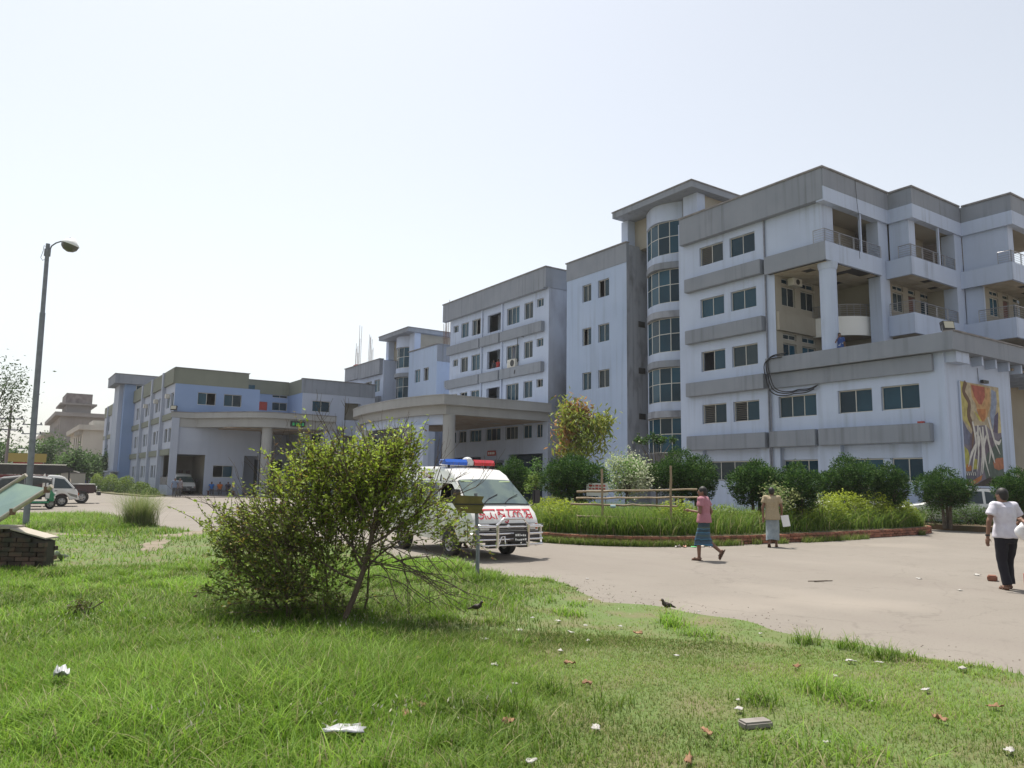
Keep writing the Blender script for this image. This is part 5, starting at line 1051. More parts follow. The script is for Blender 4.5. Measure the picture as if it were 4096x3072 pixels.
    if kind == 'lungi':
        zb = lower2 or .30
        def ring(z, n=28):
            t = (hp.z+.08 - z)/(hp.z+.08-zb); k = max(0, min(1, (hp.z-z)/(hp.z-.46))); l = Vector((-.08, 0, z)).lerp(Vector((lk_.x, lk_.y, z)), k); r = Vector((.08, 0, z)).lerp(Vector((rk.x, rk.y, z)), k)
            if z < .46: q = (.46-z)/.38; l = Vector((lk_.x, lk_.y, z)).lerp(Vector((la.x, la.y, z)), min(q, 1)); r = Vector((rk.x, rk.y, z)).lerp(Vector((ra.x, ra.y, z)), min(q, 1))
            c = (l+r)/2; ax = (r-l); L = ax.length/2; d = ax.normalized() if L > 1e-4 else Vector((1, 0, 0)); e = Vector((-d.y, d.x, 0)); A_, B_ = L+.088+.02*t, .118 - .015*t
            return [c + d*A_*math.cos(2*PI*i/n) + e*B_*math.sin(2*PI*i/n)*(1+.10*t*math.sin(5*2*PI*i/n+1)) + Vector((0, 0, (.02*math.sin(2*PI*i/n*2) if z == zb else 0))) for i in range(n)]
        lb.loft([ring(z) for z in (hp.z+.03, hp.z-.03, .74, .62, .5, .40, zb)], cap=False); lo = lb.build('lungi', lower, P, smooth=60)
        md = None
    else:
        lb.loft([ellring(hp.x, hp.y, z, a, e) for z, a, e in ((hp.z-.12, .16, .115), (hp.z, .168, .12), (hp.z+.08, .158, .112))])
        for s, a in ((-1, 'l'), (1, 'r')):
            hj = hp+Vector((s*.085, 0, -.03)); kn, an = V_(a+'kn'), V_(a+'an'); lb.tube([hj, hj.lerp(kn, .5), kn, kn.lerp(an, .5), an+Vector((0, -.02, .0))], [.105, .093, .075, .07, .072], 14)
        lo = remesh(lb, 'trousers', lower, P, max(voxel, .012), 3)
        if fine: wrinkle(lo, .006)
    if extra: extra(P, g)
    return P
def wrinkle(o, amp=.007):
    """cloth folds: low-frequency displacement along the normals"""
    me = o.data; n = len(me.vertices); co = np.empty(n*3, np.float32); me.vertices.foreach_get('co', co); co = co.reshape(-1, 3); no = np.empty(n*3, np.float32); me.vertices.foreach_get('normal', no); no = no.reshape(-1, 3)
    f = np.sin(co[:, 0]*31+co[:, 2]*17) * np.sin(co[:, 2]*23-co[:, 1]*29+1.3) + .6*np.sin(co[:, 0]*52-co[:, 2]*12+co[:, 1]*40)
    me.vertices.foreach_set('co', (co + no*(f*amp*.6)[:, None]).ravel()); me.update()
def heading(dx, dy): return math.atan2(dy, dx) - PI/2
M_PINK = mat('pink_cotton', (.38, .17, .20), .9, (.33, .14, .175), 30., .1, 60); M_LUNGI1 = mat('blue_check_lungi', (.035, .075, .115), .9)
def lungi_stripes(m, cols):
    n = m.node_tree.nodes; l = m.node_tree.links; b = n['Principled BSDF']; tc = n.new('ShaderNodeTexCoord'); sep = n.new('ShaderNodeSeparateXYZ'); l.new(tc.outputs['Object'], sep.inputs[0])
    nz = n.new('ShaderNodeTexNoise'); nz.inputs['Scale'].default_value = 9; l.new(tc.outputs['Object'], nz.inputs['Vector'])
    ad = n.new('ShaderNodeMath'); ad.operation = 'MULTIPLY_ADD'; l.new(nz.outputs['Fac'], ad.inputs[0]); ad.inputs[1].default_value = .05; l.new(sep.outputs['Z'], ad.inputs[2])
    ml = n.new('ShaderNodeMath'); ml.operation = 'MULTIPLY'; ml.inputs[1].default_value = 1.12; l.new(ad.outputs[0], ml.inputs[0])
    r = n.new('ShaderNodeValToRGB'); r.color_ramp.interpolation = 'CONSTANT'; e = r.color_ramp.elements
    while len(e) < len(cols): e.new(.5)
    for i, (p, c) in enumerate(cols): e[i].position = p; e[i].color = (*c, 1)
    l.new(ml.outputs[0], r.inputs[0]); l.new(r.outputs[0], b.inputs['Base Color'])
dk, br, mdk = (.03, .055, .075), (.05, .15, .24), (.045, .085, .13)
lungi_stripes(M_LUNGI1, [(0, mdk), (.40, br), (.44, mdk), (.5, dk), (.54, br), (.565, mdk), (.62, (.06, .1, .1)), (.66, mdk), (.70, br), (.73, dk), (.80, br), (.82, (.06, .09, .08)), (.86, dk)])
person('man in pink shirt and blue checked lungi walking past the bamboo fence', (13.12, 11.66, 0), heading(-.42, .9), dict(
    lsh=(-.175, .02, 1.335), lel=(-.235, .02, 1.06), lwr=(-.20, .26, 1.09), rel=(.22, -.10, 1.07), rwr=(.20, .0, .83), look=.3,
    lkn=(-.09, .10, .46), lan=(-.09, .10, .09), rkn=(.09, -.02, .46), ran=(.11, -.30, .22), rft=-1.1), M_PINK, M_LUNGI1, 'lungi', collar=M_PINK, lower2=.33, h=1.0, hem=.83)
def paper(P, g):
    w = Vector(g['rwr']); mb = MB(); mb.extr([w+Vector((-.03, -.03, -.05)), w+Vector((.17, .08, -.03)), w+Vector((.22, .10, -.33)), w+Vector((.03, .0, -.36))], (-.002, .004, 0))
    for v in (mb,):
        o = mb.build('paper_sheet', mat('white_paper', (.75, .75, .76), .7), None)
    o.parent = None; o.matrix_world = Matrix.Translation(P.location) @ Matrix.Rotation(P.rotation_euler.z, 4, 'Z'); tag(o, 'white folder of papers hanging from the hand of the beige shirted man', 'papers')
person('man in beige shirt and pale lungi walking behind the fence with papers', (17.75, 13.35, 0), heading(.80, .55), dict(
    rel=(.25, .02, 1.07), rwr=(.24, .20, .90), lel=(-.24, -.05, 1.06), lwr=(-.235, -.06, .80), look=-.4,
    rkn=(.08, .10, .46), ran=(.08, .14, .08), lkn=(-.08, .0, .46), lan=(-.09, -.16, .12), lft=-.7), mat('beige_cotton', (.36, .29, .19), .9, (.30, .24, .15), 30.), mat('pale_lungi', (.27, .31, .33), .9, (.20, .24, .27), 9.), 'lungi', extra=paper, lower2=.20, h=1.0, hem=.74)
def band_(P, g): w = Vector(g['lwr']); MB().tube([w+Vector((0, 0, .02)), w+Vector((0, 0, .045))], .034, 12).build('wrist_band', M_BLACK, P)
M_TEE = mat('white_tshirt', (.62, .60, .66), .9, (.55, .53, .60), 14.)
person('man in white t-shirt and dark trousers walking away at the right edge', (14.1, 5.98, 0), heading(.48, .88), dict(
    lel=(-.30, -.03, 1.08), lwr=(-.33, -.02, .83), rel=(.30, .02, 1.08), rwr=(.27, .22, .98), lkn=(-.08, .02, .46), lan=(-.06, -.02, .08), rkn=(.10, .10, .46), ran=(.10, .12, .08), look=.2), M_TEE, mat('dark_trousers', (.012, .011, .018), .85), 'trousers', extra=band_, sleeve=.62, h=1.035, hem=.82)
person('man in olive shirt walking just beyond the white t-shirt man', (16.75, 6.35, 0), heading(.5, .86), dict(lkn=(-.09, .08, .46), lan=(-.09, .1, .08)), mat('olive_cotton', (.20, .17, .08), .9), mat('dark_trousers', (.012, .011, .018), .85), 'trousers', h=.99, voxel=.014)
def bag_(P, g):
    w = Vector(g['lwr']); mb = MB(); mb.ball((0, 0, -.17), (.15, .07, .13), 14, 10); mb.ball((.02, .02, -.08), (.06, .04, .09), 10, 8)
    o = remesh(mb, 'plastic_bag', mat('white_plastic', (.75, .74, .76), .4), None, .02, 2); wrinkle(o, .012)
    o.matrix_world = Matrix.Translation(P.location) @ Matrix.Rotation(P.rotation_euler.z, 4, 'Z') @ Matrix.Translation(w); tag(o, 'white plastic bag carried at the right picture edge', 'bag')
person('man in sandals with a white bag half outside the right picture edge', (13.55, 5.12, 0), heading(.55, .83), dict(lel=(-.25, .04, 1.08), lwr=(-.24, .24, 1.16), lkn=(-.09, .06, .46), lan=(-.09, .08, .08)), mat('grey_cotton', (.2, .2, .2), .9), mat('brown_trousers', (.06, .04, .03), .85), 'trousers', extra=bag_, voxel=.014)
CO = .022
person('boy in blue jersey leaning on the porch roof beside the round column', (35.95, 22.55, 7.95), heading(-.7, -.7), dict(rel=(.22, .14, 1.1), rwr=(.06, .2, 1.42)), mat('blue_jersey', (.02, .06, .22), .8, (.4, .42, .45), 5., lo=.6, hi=.62), mat('dark_trousers', (.012, .011, .018), .85), 'trousers', CO, h=1.06)
person('guard in grey uniform standing before the garage pier', (12.7, 69.1, 0), heading(-.2, -1), dict(), mat('guard_blue', (.14, .18, .26), .9), mat('guard_grey', (.07, .07, .08), .9), 'trousers', CO)
person('man in red cap and grey clothes beside the guard', (13.15, 69.5, 0), heading(.3, -1), dict(), mat('guard_grey2', (.22, .2, .22), .9), mat('guard_grey', (.07, .07, .08), .9), 'trousers', CO)
sit = dict(hip=(0, 0, .5), chest=(0, .02, .86), neck=(0, .03, 1.02), head=(0, .06, 1.14), lsh=(-.175, .02, .975), rsh=(.175, .02, .975), lel=(-.22, .1, .74), rel=(.22, .1, .74), lwr=(-.12, .3, .62), rwr=(.12, .3, .62), lkn=(-.1, .42, .5), rkn=(.1, .42, .5), lan=(-.1, .42, .08), ran=(.1, .42, .08))
bn = thing('bench', 'low bench with three people against the pale wall', 'bench', (18, 75.4, .06), world=True)
boxp(bn, 'seat', M_DOOR, 16.7, 19.3, 75.3, 75.7, .42, .48)
for x in (16.8, 19.1): boxp(bn, 'leg', M_DOOR, x, x+.1, 75.32, 75.68, .06, .42)
for x, c, lb in ((17.1, (.03, .14, .42), 'seated person in bright blue on the bench'), (17.85, (.50, .14, .03), 'seated person in orange on the bench'), (18.6, (.03, .025, .05), 'seated person in black on the bench')):
    person(lb, (x, 75.5, .06), heading(-.1, -1), sit, mat('sitter_'+lb.split()[3], c, .9), mat('guard_grey', (.07, .07, .08), .9), 'trousers', CO, hem=.48)
for y, c, lb in ((55.6, (.03, .03, .04), 'person in black at the open loggia of the central block'), (54.9, (.34, .03, .03), 'person in red at the open loggia of the central block'), (54.25, (.45, .45, .48), 'person in white at the open loggia of the central block')):
    person(lb, (35.78, y, 10.75), heading(-1, -.3), dict(), mat('loggia_'+lb.split()[2], c, .9), mat('guard_grey', (.07, .07, .08), .9), 'trousers', CO)
# driver inside the ambulance
person('driver at the wheel of the ambulance seen through the open window', (8.85, 15.08, .22), heading(0, -1), dict(sit, rel=(.24, .2, .82), rwr=(.2, .42, .86), lel=(-.22, .2, .8), lwr=(-.1, .42, .86)), mat('driver_blue', (.05, .09, .2), .9), mat('guard_grey', (.07, .07, .08), .9), 'trousers', CO, hem=.48, h=.98)
# ---------------------------------------------------------------- vegetation
M_LEAF = mat('leaf', (.1, .2, .03), .55, attr='col', spec=.35, trans=.42)
M_BLADE = mat('grass_blade', (.1, .2, .03), .6, attr='col', spec=.25, trans=.45)
M_BARK = mat('bark', (.14, .11, .08), .95, (.08, .065, .05), 8., .4, 40); M_TWIG = mat('twig', (.12, .085, .06), .95, (.07, .05, .035), 8.)
def unit(v): return v/np.maximum(np.linalg.norm(v, axis=1, keepdims=True), 1e-9)
def leaves(name, C, size, cols, parent=None, up=.4, aspect=.45, droop=0., m=None, kind=None, D=None, fold=.25, loc=(0, 0, 0), simple=False):
    """pointed leaves: each two triangles folded along the midrib. C centres (n,3), size (n,), cols (n,3); D optional directions"""
    n = len(C); d = unit(RNG.normal(size=(n, 3))) if D is None else unit(D + .35*RNG.normal(size=(n, 3))); d[:, 2] = d[:, 2]*.6 - droop; d = unit(d)
    u = unit(RNG.normal(size=(n, 3))*.55 + np.array([0, 0, up*2])); s = unit(np.cross(d, u)); nn = np.cross(s, d); L = size[:, None]; w = L*aspect
    base = C - d*L*.5; tip = C + d*L*.5 - nn*L*.08; mid = C - nn*w*fold; a = C + s*w*.5 - d*L*.05; b = C - s*w*.5 - d*L*.05
    if simple:
        V = np.stack([base, a, tip, b], 1).reshape(-1, 3); i = np.arange(n)*4
        return raw_mesh(name, V, np.concatenate([np.stack([i, i+1, i+2], 1), np.stack([i, i+2, i+3], 1)]), m or M_LEAF, parent, np.repeat(cols, 4, 0), kind)
    V = np.stack([base, a, tip, b, mid], 1).reshape(-1, 3) - np.array(loc); i = np.arange(n)*5
    F = np.concatenate([np.stack([i, i+1, i+4], 1), np.stack([i+1, i+2, i+4], 1), np.stack([i+2, i+3, i+4], 1), np.stack([i+3, i, i+4], 1)])
    return raw_mesh(name, V, F, m or M_LEAF, parent, np.repeat(cols, 5, 0), kind)
def blades(P, h, w, lean, cols, seg=2):
    """grass blades: tapered strips that bend over. returns V, F, colours"""
    n = len(P); az = RNG.uniform(0, 2*PI, n); dirx = np.stack([np.cos(az), np.sin(az), np.zeros(n)], 1); side = np.stack([-np.sin(az), np.cos(az), np.zeros(n)], 1)
    rows = []
    for k in range(seg+1):
        t = k/seg; c = P + dirx*(lean*h*t**1.8)[:, None] + np.array([0, 0, 1])*(h*(t - .25*t*t*np.minimum(lean, 1.2)))[:, None]; ww = (w*(1-t*.92)*.5)[:, None]
        rows += [c-side*ww, c+side*ww]
    V = np.stack(rows, 1).reshape(-1, 3); m = 2*(seg+1); i = np.arange(n)*m
    F = np.concatenate([np.stack([i+2*k, i+2*k+1, i+2*k+3, i+2*k+2], 1) for k in range(seg)])
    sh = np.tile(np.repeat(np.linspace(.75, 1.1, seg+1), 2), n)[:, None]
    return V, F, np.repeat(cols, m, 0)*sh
def fbm(x, y, seed=0):
    r = np.random.default_rng(seed); v = np.zeros_like(x); a = 1.
    for o in range(5):
        for _ in range(3): k = r.normal(size=2)*(.45*1.9**o); v += a*np.sin(k[0]*x+k[1]*y+r.uniform(0, 6.28))/3
        a *= .62
    return v
def in_poly(x, y, poly):
    c = np.zeros(len(x), bool); p = np.array(poly); j = len(p)-1
    for i in range(len(p)):
        xi, yi, xj, yj = *p[i], *p[j]; k = ((yi > y) != (yj > y)) & (x < (xj-xi)*(y-yi)/(yj-yi+1e-12)+xi); c ^= k; j = i
    return c
G1, G2, G3 = np.array([.10, .215, .02]), np.array([.215, .33, .04]), np.array([.20, .285, .055])   # lush, bright, dry
def lawn_grass():
    # sampling density falls with distance from the road-side walker's view; tall lush tufts on the left, thin dry turf on the right
    CX, CY = 0., 0.; parts = []
    for (n, r0, r1) in ((170000, 3.6, 8.5), (120000, 8.0, 16), (100000, 15, 42)):
        rr = np.sqrt(RNG.uniform(r0**2, r1**2, n)); th = RNG.uniform(rad(15), rad(95), n); x = rr*np.cos(th); y = rr*np.sin(th)
        k = in_poly(x, y, LAWNJ); x, y, rr = x[k], y[k], rr[k]
        lush = np.clip(.5 + .55*fbm(x, y, 3) + 1.25*(1-np.clip((x - (.72*y-1.3))/2.2, -1, 1))*.5 - .35, 0, 1)       # left side of the view is lusher
        tall = np.clip((fbm(x*1.3, y*1.3, 5)+.25)*1.2, 0, 1)*lush
        near_left = np.clip(1-np.hypot((x-1.7)/1.7, (y-6.1)/1.6), 0, 1); tall = np.clip(tall*.55 + near_left*1.5, 0, 1); lush = np.clip(lush+near_left, 0, 1)
        bare = np.zeros(len(x), bool)
        for p in DIRT: bare |= in_poly(x, y, p) & (RNG.uniform(size=len(x)) < (.93 if len(p) and p[0][1] > 12 else .7))
        edge = np.clip((x-6.3)/1.2, 0, 1)*(y < 9); thin = np.clip(.62 + .6*lush + .5*fbm(x*2, y*2, 9) - .35*edge*(fbm(x*2.5, y*2.5, 19) > 0), .1, 1); k = (RNG.uniform(size=len(x)) < thin) & ~bare
        x, y, rr, lush, tall = x[k], y[k], rr[k], lush[k], tall[k]; m = len(x); u = RNG.uniform(size=m)
        far = np.clip((rr-8)/18, 0, 1)
        h = (.028 + .035*lush + .11*tall)*RNG.uniform(.5, 1.4, m)*(1+.4*far); w = (.005 + .0035*tall + .0035*u)*(1+2.6*far+.4*(rr > 8)); lean = RNG.uniform(.2, 1.5, m)
        c = G3*(1-lush)[:, None] + (G1*(1-u)[:, None] + G2*u[:, None])*lush[:, None]; c = c*RNG.uniform(.7, 1.2, m)[:, None]*np.clip(1+.42*fbm(x*.9+3, y*.9, 21)+.25*fbm(x*3, y*3, 22), .5, 1.45)[:, None]
        dry = RNG.uniform(size=m) < .10 + .12*(1-lush); c[dry] = np.array([.36, .33, .15])*RNG.uniform(.7, 1.1, dry.sum())[:, None]
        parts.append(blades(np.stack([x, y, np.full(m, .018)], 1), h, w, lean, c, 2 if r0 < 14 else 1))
    # tufts: dense, taller bunches (also round the bush, sign post and lamp)
    tx, ty, tn, th_ = [], [], [], []
    for (cx, cy, n, sp, hh) in [(1.3, 6.6, 900, .5, .26), (1.9, 5.9, 1100, .55, .3), (2.6, 6.2, 900, .5, .24), (.9, 5.6, 700, .4, .28), (1.6, 5.1, 600, .4, .22), (3.1, 7.3, 600, .6, .2), (2.2, 7.2, 700, .6, .24), (3.5, 9.6, 1400, .7, .28), (2.7, 10.2, 900, .6, .22), (4.6, 9.0, 1100, .7, .24), (5.5, 8.8, 700, .6, .2), (6.8, 10.9, 700, .35, .26), (2.9, 4.9, 500, .35, .16), (5.6, 3.5, 350, .25, .12), (4.3, 3.0, 500, .5, .14), (2.8, 4.2, 500, .4, .16), (6.2, 9.6, 700, .7, .2), (1.2, 8.6, 800, .8, .18), (.4, 6.2, 500, .3, .2), (.7, 7.4, 500, .4, .2), (1.0, 27.5, 500, .6, .35), (2.5, 31, 1600, 1.6, .32), (3.2, 35, 1600, 1.8, .34), (.8, 34, 1600, 1.6, .3), (-.5, 30, 900, 1.2, .25), (.6, 15.6, 500, .5, .14), (2.0, 28.6, 700, .8, .35), (3.4, 27.6, 500, .6, .3)]:
        tx.append(RNG.normal(cx, sp*.6, n)); ty.append(RNG.normal(cy, sp*.6, n)); th_.append(np.full(n, hh)*RNG.uniform(.5, 1.25, n))
    for k in range(420):   # many small separate tufts
        r_ = math.sqrt(RNG.uniform(4.2**2, 15**2)); t_ = RNG.uniform(rad(22), rad(88)); cx, cy = r_*math.cos(t_), r_*math.sin(t_)
        if cx > .72*cy-.2 and RNG.uniform() < .72: continue
        n = int(RNG.uniform(40, 130)); tx.append(RNG.normal(cx, .07+.05*RNG.uniform(), n)); ty.append(RNG.normal(cy, .07+.05*RNG.uniform(), n)); th_.append(np.full(n, RNG.uniform(.1, .27))*RNG.uniform(.5, 1.25, n))
    x = np.concatenate(tx); y = np.concatenate(ty); h = np.concatenate(th_)*.82; k = in_poly(x, y, LAWNJ) & (np.hypot(x-7.29, y-7.13) > .35) & (np.hypot(x-5.11, y-8.23) > .3) & (np.hypot(x-1.98, y-4.79) > .3) & (np.hypot(x-4.43, y-3.52) > .2); x, y, h = x[k], y[k], h[k]; m = len(x); u = RNG.uniform(size=(m, 1)); rr = np.hypot(x, y)
    c = (G1*(1-u)+G2*u)*RNG.uniform(.7, 1.35, (m, 1))*np.clip(1+.35*fbm(x*2, y*2, 41), .6, 1.4)[:, None]; dry = RNG.uniform(size=m) < .12; c[dry] = np.array([.40, .37, .19])*RNG.uniform(.6, 1, (dry.sum(), 1))
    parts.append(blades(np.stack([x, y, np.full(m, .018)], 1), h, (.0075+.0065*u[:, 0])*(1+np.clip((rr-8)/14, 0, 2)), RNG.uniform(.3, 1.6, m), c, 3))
    V, F, Cc, o = [], [], [], 0
    for v, f, c in parts: V.append(v); F.append(f+o); Cc.append(c); o += len(v)
    ob = raw_mesh('lawn_grass', np.concatenate(V), np.concatenate(F), M_BLADE, None, np.concatenate(Cc), 'stuff'); tag(ob, 'green lawn grass, tall tufts on the left and thin dry turf on the right', 'grass')
    # pale seed heads
    n = 430; cl = [(6.0, 8.3, .9, .7), (6.6, 7.2, .6, .6), (3.4, 7.9, .8, .5), (1.9, 7.8, .9, .6), (1.0, 9.6, .9, .8), (2.9, 11, .8, .8), (1.2, 5.4, .6, .4), (2.3, 4.8, .6, .3)]
    q = RNG.integers(0, len(cl), n); c4 = np.array(cl)[q]; x = RNG.normal(c4[:, 0], c4[:, 2]*.5); y = RNG.normal(c4[:, 1], c4[:, 3]*.5); h = RNG.uniform(.06, .2, n)
    C = np.stack([x, y, .02+h], 1); D = np.stack([RNG.normal(0, .4, n), RNG.normal(0, .4, n), np.full(n, 2.)], 1)
    o = leaves('seed_heads', C, RNG.uniform(.022, .045, n), np.tile([.48, .47, .36], (n, 1))*RNG.uniform(.7, 1.1, (n, 1)), None, aspect=.3, kind='stuff', D=D); tag(o, 'pale fluffy grass seed heads standing above the lawn', 'seed heads')
lawn_grass()
# ---- branching plants
def grow(mb, tips, p, d, L, r, lv, rng, spread=.55, up=.15, mid=None):
    n = 4; pts = [p]; rs = [r]; q = p.copy(); dd = d.normalized()
    for k in range(n):
        dd = (dd + Vector((rng.gauss(0, .13), rng.gauss(0, .13), rng.gauss(up*.25, .08)))).normalized(); q = q + dd*L/n; pts.append(q.copy()); rs.append(r*(1-.45*(k+1)/n))
        if lv <= 1 or k > 1: tips.append((q.copy(), dd.copy(), lv))
    mb.tube(pts, rs, 6 if lv > 1 else 4, False)
    if lv > 0:
        for k in range(rng.choice((3, 3, 4))):
            a = pts[rng.choice((2, 3, 4))]; nd = (dd + Vector((rng.gauss(0, spread), rng.gauss(0, spread), rng.gauss(up, spread*.6)))).normalized(); grow(mb, tips, a.copy(), nd, L*rng.uniform(.55, .8), r*.55, lv-1, rng, spread, up)
def big_bush():
    B_ = thing('wild_bush', 'large straggly green bush growing on the lawn before the ambulance', 'bush', (3.4, 8.36, 0), rad(-34.1)); rng = random.Random(21)
    mb = MB(); tips = []     # local x runs along the road side, y away from it
    mb.tube([(-.12, -.1, .0), (.0, .0, .04), (.1, .05, .3), (.2, .1, .62), (.27, .15, 1.0), (.3, .2, 1.3)], [.02, .03, .034, .03, .026, .02], 7)
    mains = [((.27, .15, 1.0), (.2, .2, 1), 1.0), ((.25, .15, .9), (.9, .1, .5), 1.05), ((.2, .1, .7), (-.9, .2, .6), 1.1), ((.15, .1, .5), (-1, .3, .25), 1.2), ((.27, .15, 1.0), (.5, .5, .9), .9), ((.2, .1, .6), (-.6, .7, .6), 1.1), ((.2, .1, .6), (.2, 1, .6), 1.0), ((-.5, .4, 0), (-.5, .1, .9), 1.0), ((-.8, .5, 0), (-.5, .1, .7), 1.1), ((-.4, .8, 0), (.1, .1, 1), 1.3), ((-1.0, .6, 0), (-.4, .1, .8), 1.0), ((.1, .6, 0), (.3, .1, .9), 1.2), ((.27, .15, 1.1), (-.5, .1, .9), .9), ((-.7, .2, 0), (.1, -.1, 1), .8)]
    for a, d, L in mains: grow(mb, tips, Vector(a), Vector(d), L*.8, .016, 3, rng, .5, .2)
    tw = MB()
    for k in range(17):   # bare arching twigs low on the right
        a = Vector((rng.uniform(.15, .6), rng.uniform(-.05, .5), rng.uniform(.45, .95))); e = Vector((rng.uniform(.7, 1.75), rng.uniform(-.5, .45), rng.uniform(.02, .6))); m_ = a.lerp(e, .5) + Vector((0, 0, rng.uniform(.0, .22)))
        wb = lambda: Vector((rng.gauss(0, .05), rng.gauss(0, .05), rng.gauss(0, .05))); tw.tube([a, a.lerp(m_, .55)+Vector((0, 0, .05))+wb(), m_+wb(), m_.lerp(e, .6)+wb(), e], [.008, .007, .006, .005, .003], 4, False)
        for j in range(3): q = m_.lerp(e, rng.uniform(0, .8)); tw.tube([q, q+Vector((rng.gauss(0, .2), rng.gauss(0, .15), rng.gauss(-.05, .15)))], [.004, .002], 3, False)
    mb.build('branches', M_TWIG, B_); tw.build('bare_twigs', M_TWIG, B_)
    # leafy shoots: start inside the crown volume, run outward and up, leaves in pairs along each
    blobs = [(-.5, .5, 1.35, .72, .6, .52, 290), (.35, .4, 1.45, .52, .55, .5, 220), (.0, .4, 1.72, .55, .42, .3, 120), (.45, .3, 1.85, .3, .32, .3, 70), (-.5, .5, 1.82, .3, .4, .2, 50), (-.78, .5, .8, .85, .6, .5, 330), (-.1, .5, 1.0, .8, .55, .5, 210), (.8, .3, 1.2, .5, .5, .35, 75), (1.15, .2, 1.0, .4, .4, .2, 15), (-1.2, .6, .9, .5, .45, .34, 110), (-1.6, .6, 1.05, .35, .3, .1, 18), (-.7, .35, .35, 1.0, .55, .3, 240), (-.1, .4, 1.55, .6, .45, .35, 90)]
    C, D, sh, tone = [], [], MB(), []; ctr = np.array([-.2, .45, .55])
    for cx, cy, cz, rx, ry, rz, m_ in blobs:
        for k in range(m_):
            v = unit(RNG.normal(size=(1, 3)))[0]*RNG.uniform(0, 1)**.5; p0 = np.array([cx, cy, cz]) + v*np.array([rx, ry, rz])
            if p0[2] < .04 or (p0[0] > .15 and p0[2] < .75-.2*max(0, p0[0]-.8)): continue
            d = (p0-ctr); d = d/np.linalg.norm(d)*.7 + np.array([0, 0, .55]) + RNG.normal(0, .38, 3); d /= np.linalg.norm(d); L = RNG.uniform(.14, .42); bend = RNG.normal(0, .10, 3); nl = int(L*60); t = np.linspace(.05, 1, nl)[:, None]
            ax = p0 + d*t*L + bend*t*t; q = [p0, p0+d*L*.5+bend*.25, p0+d*L+bend]; sh.tube([Vector(x) for x in q], [.005, .004, .002], 3, False)
            off = RNG.normal(0, .020, (nl, 3)); C.append(ax+off); D.append(np.tile(d, (nl, 1))*.6 + off*28); tone.append(np.full(nl, RNG.uniform(.55, 1.3)))
    C = np.concatenate(C); D = np.concatenate(D); tone = np.concatenate(tone)[:, None]; n = len(C); sh.build('shoots', M_TWIG, B_, kind='stuff')
    hi = np.clip((C[:, 2]-.6)/1.2 + RNG.normal(0, .25, n), 0, 1)[:, None]  # painted light: leaf colour runs from dark low down to bright on top
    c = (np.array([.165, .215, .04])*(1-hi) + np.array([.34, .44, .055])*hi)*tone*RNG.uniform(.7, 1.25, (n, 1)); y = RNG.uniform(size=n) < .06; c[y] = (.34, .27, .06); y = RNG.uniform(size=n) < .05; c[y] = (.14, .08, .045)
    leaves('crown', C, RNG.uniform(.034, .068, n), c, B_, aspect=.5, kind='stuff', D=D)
    return B_
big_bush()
M_TOPI = mat('cypress_leaf', (.03, .07, .015), .7, attr='col', spec=.2, trans=.2)
def topiary(label, x, y, z0, top, w, lobes, seed, group='clipped dark green topiary trees'):
    """clipped cypress: several trunks, rounded clumps of fine upright sprays"""
    T = thing('topiary_tree', label, 'tree', (x, y, z0), group=group); rng = random.Random(seed); H = top-z0; nT = 0
    for k in range(3):
        a = 2*PI*k/3+rng.random(); MB().tube([(.12*math.cos(a), .12*math.sin(a), -.1), (.15*math.cos(a), .15*math.sin(a), H*.3), (.3*w*.5*math.cos(a), .3*w*.5*math.sin(a), H*.62)], [.07, .055, .03], 6).build('trunk', M_BARK, T)
    Cs, Ds, Ns = [], [], []; w *= 1.15
    lob = [(0, 0, .78, 1.0)] + [(w*.30*math.cos(2*PI*j/lobes+seed), w*.30*math.sin(2*PI*j/lobes+seed), .62+rng.uniform(-.06, .1), rng.uniform(.8, 1.05)) for j in range(lobes)] + [(w*.22*math.cos(2*PI*j/4+seed*2), w*.22*math.sin(2*PI*j/4+seed*2), .46+rng.uniform(-.04, .06), .85) for j in range(4)]
    for j, (lx, ly, lz, ls) in enumerate(lob):
        c = np.array([lx, ly, H*lz]); R = np.array([w*.235, w*.235, H*.215])*ls
        m_ = int(2300*w*.5*ls*ls); v = unit(RNG.normal(size=(m_, 3))); rad_ = RNG.uniform(.72, 1.0, (m_, 1)); p = c + v*R*rad_*(1+.24*np.sin(7*v[:, :1]+seed+j)*np.cos(6*v[:, 2:3]+j)+.08*RNG.normal(size=(m_, 1))); Cs.append(p); Ds.append(v+np.array([0, 0, .6])); Ns.append(v)
    C = np.concatenate(Cs); D = np.concatenate(Ds); N = np.concatenate(Ns); n = len(C)
    c = np.array([.038, .09, .02])*RNG.uniform(.5, 1.5, (n, 1)); k = RNG.uniform(size=n) < .22; c[k] = np.array([.10, .18, .035]); k = (C[:, 2] < H*.55) & (RNG.uniform(size=n) < .12); c[k] = (.07, .05, .025)
    leaves('crown', C, RNG.uniform(.055, .10, n), c, T, simple=True, aspect=.42, m=M_TOPI, kind='stuff', D=D); return T
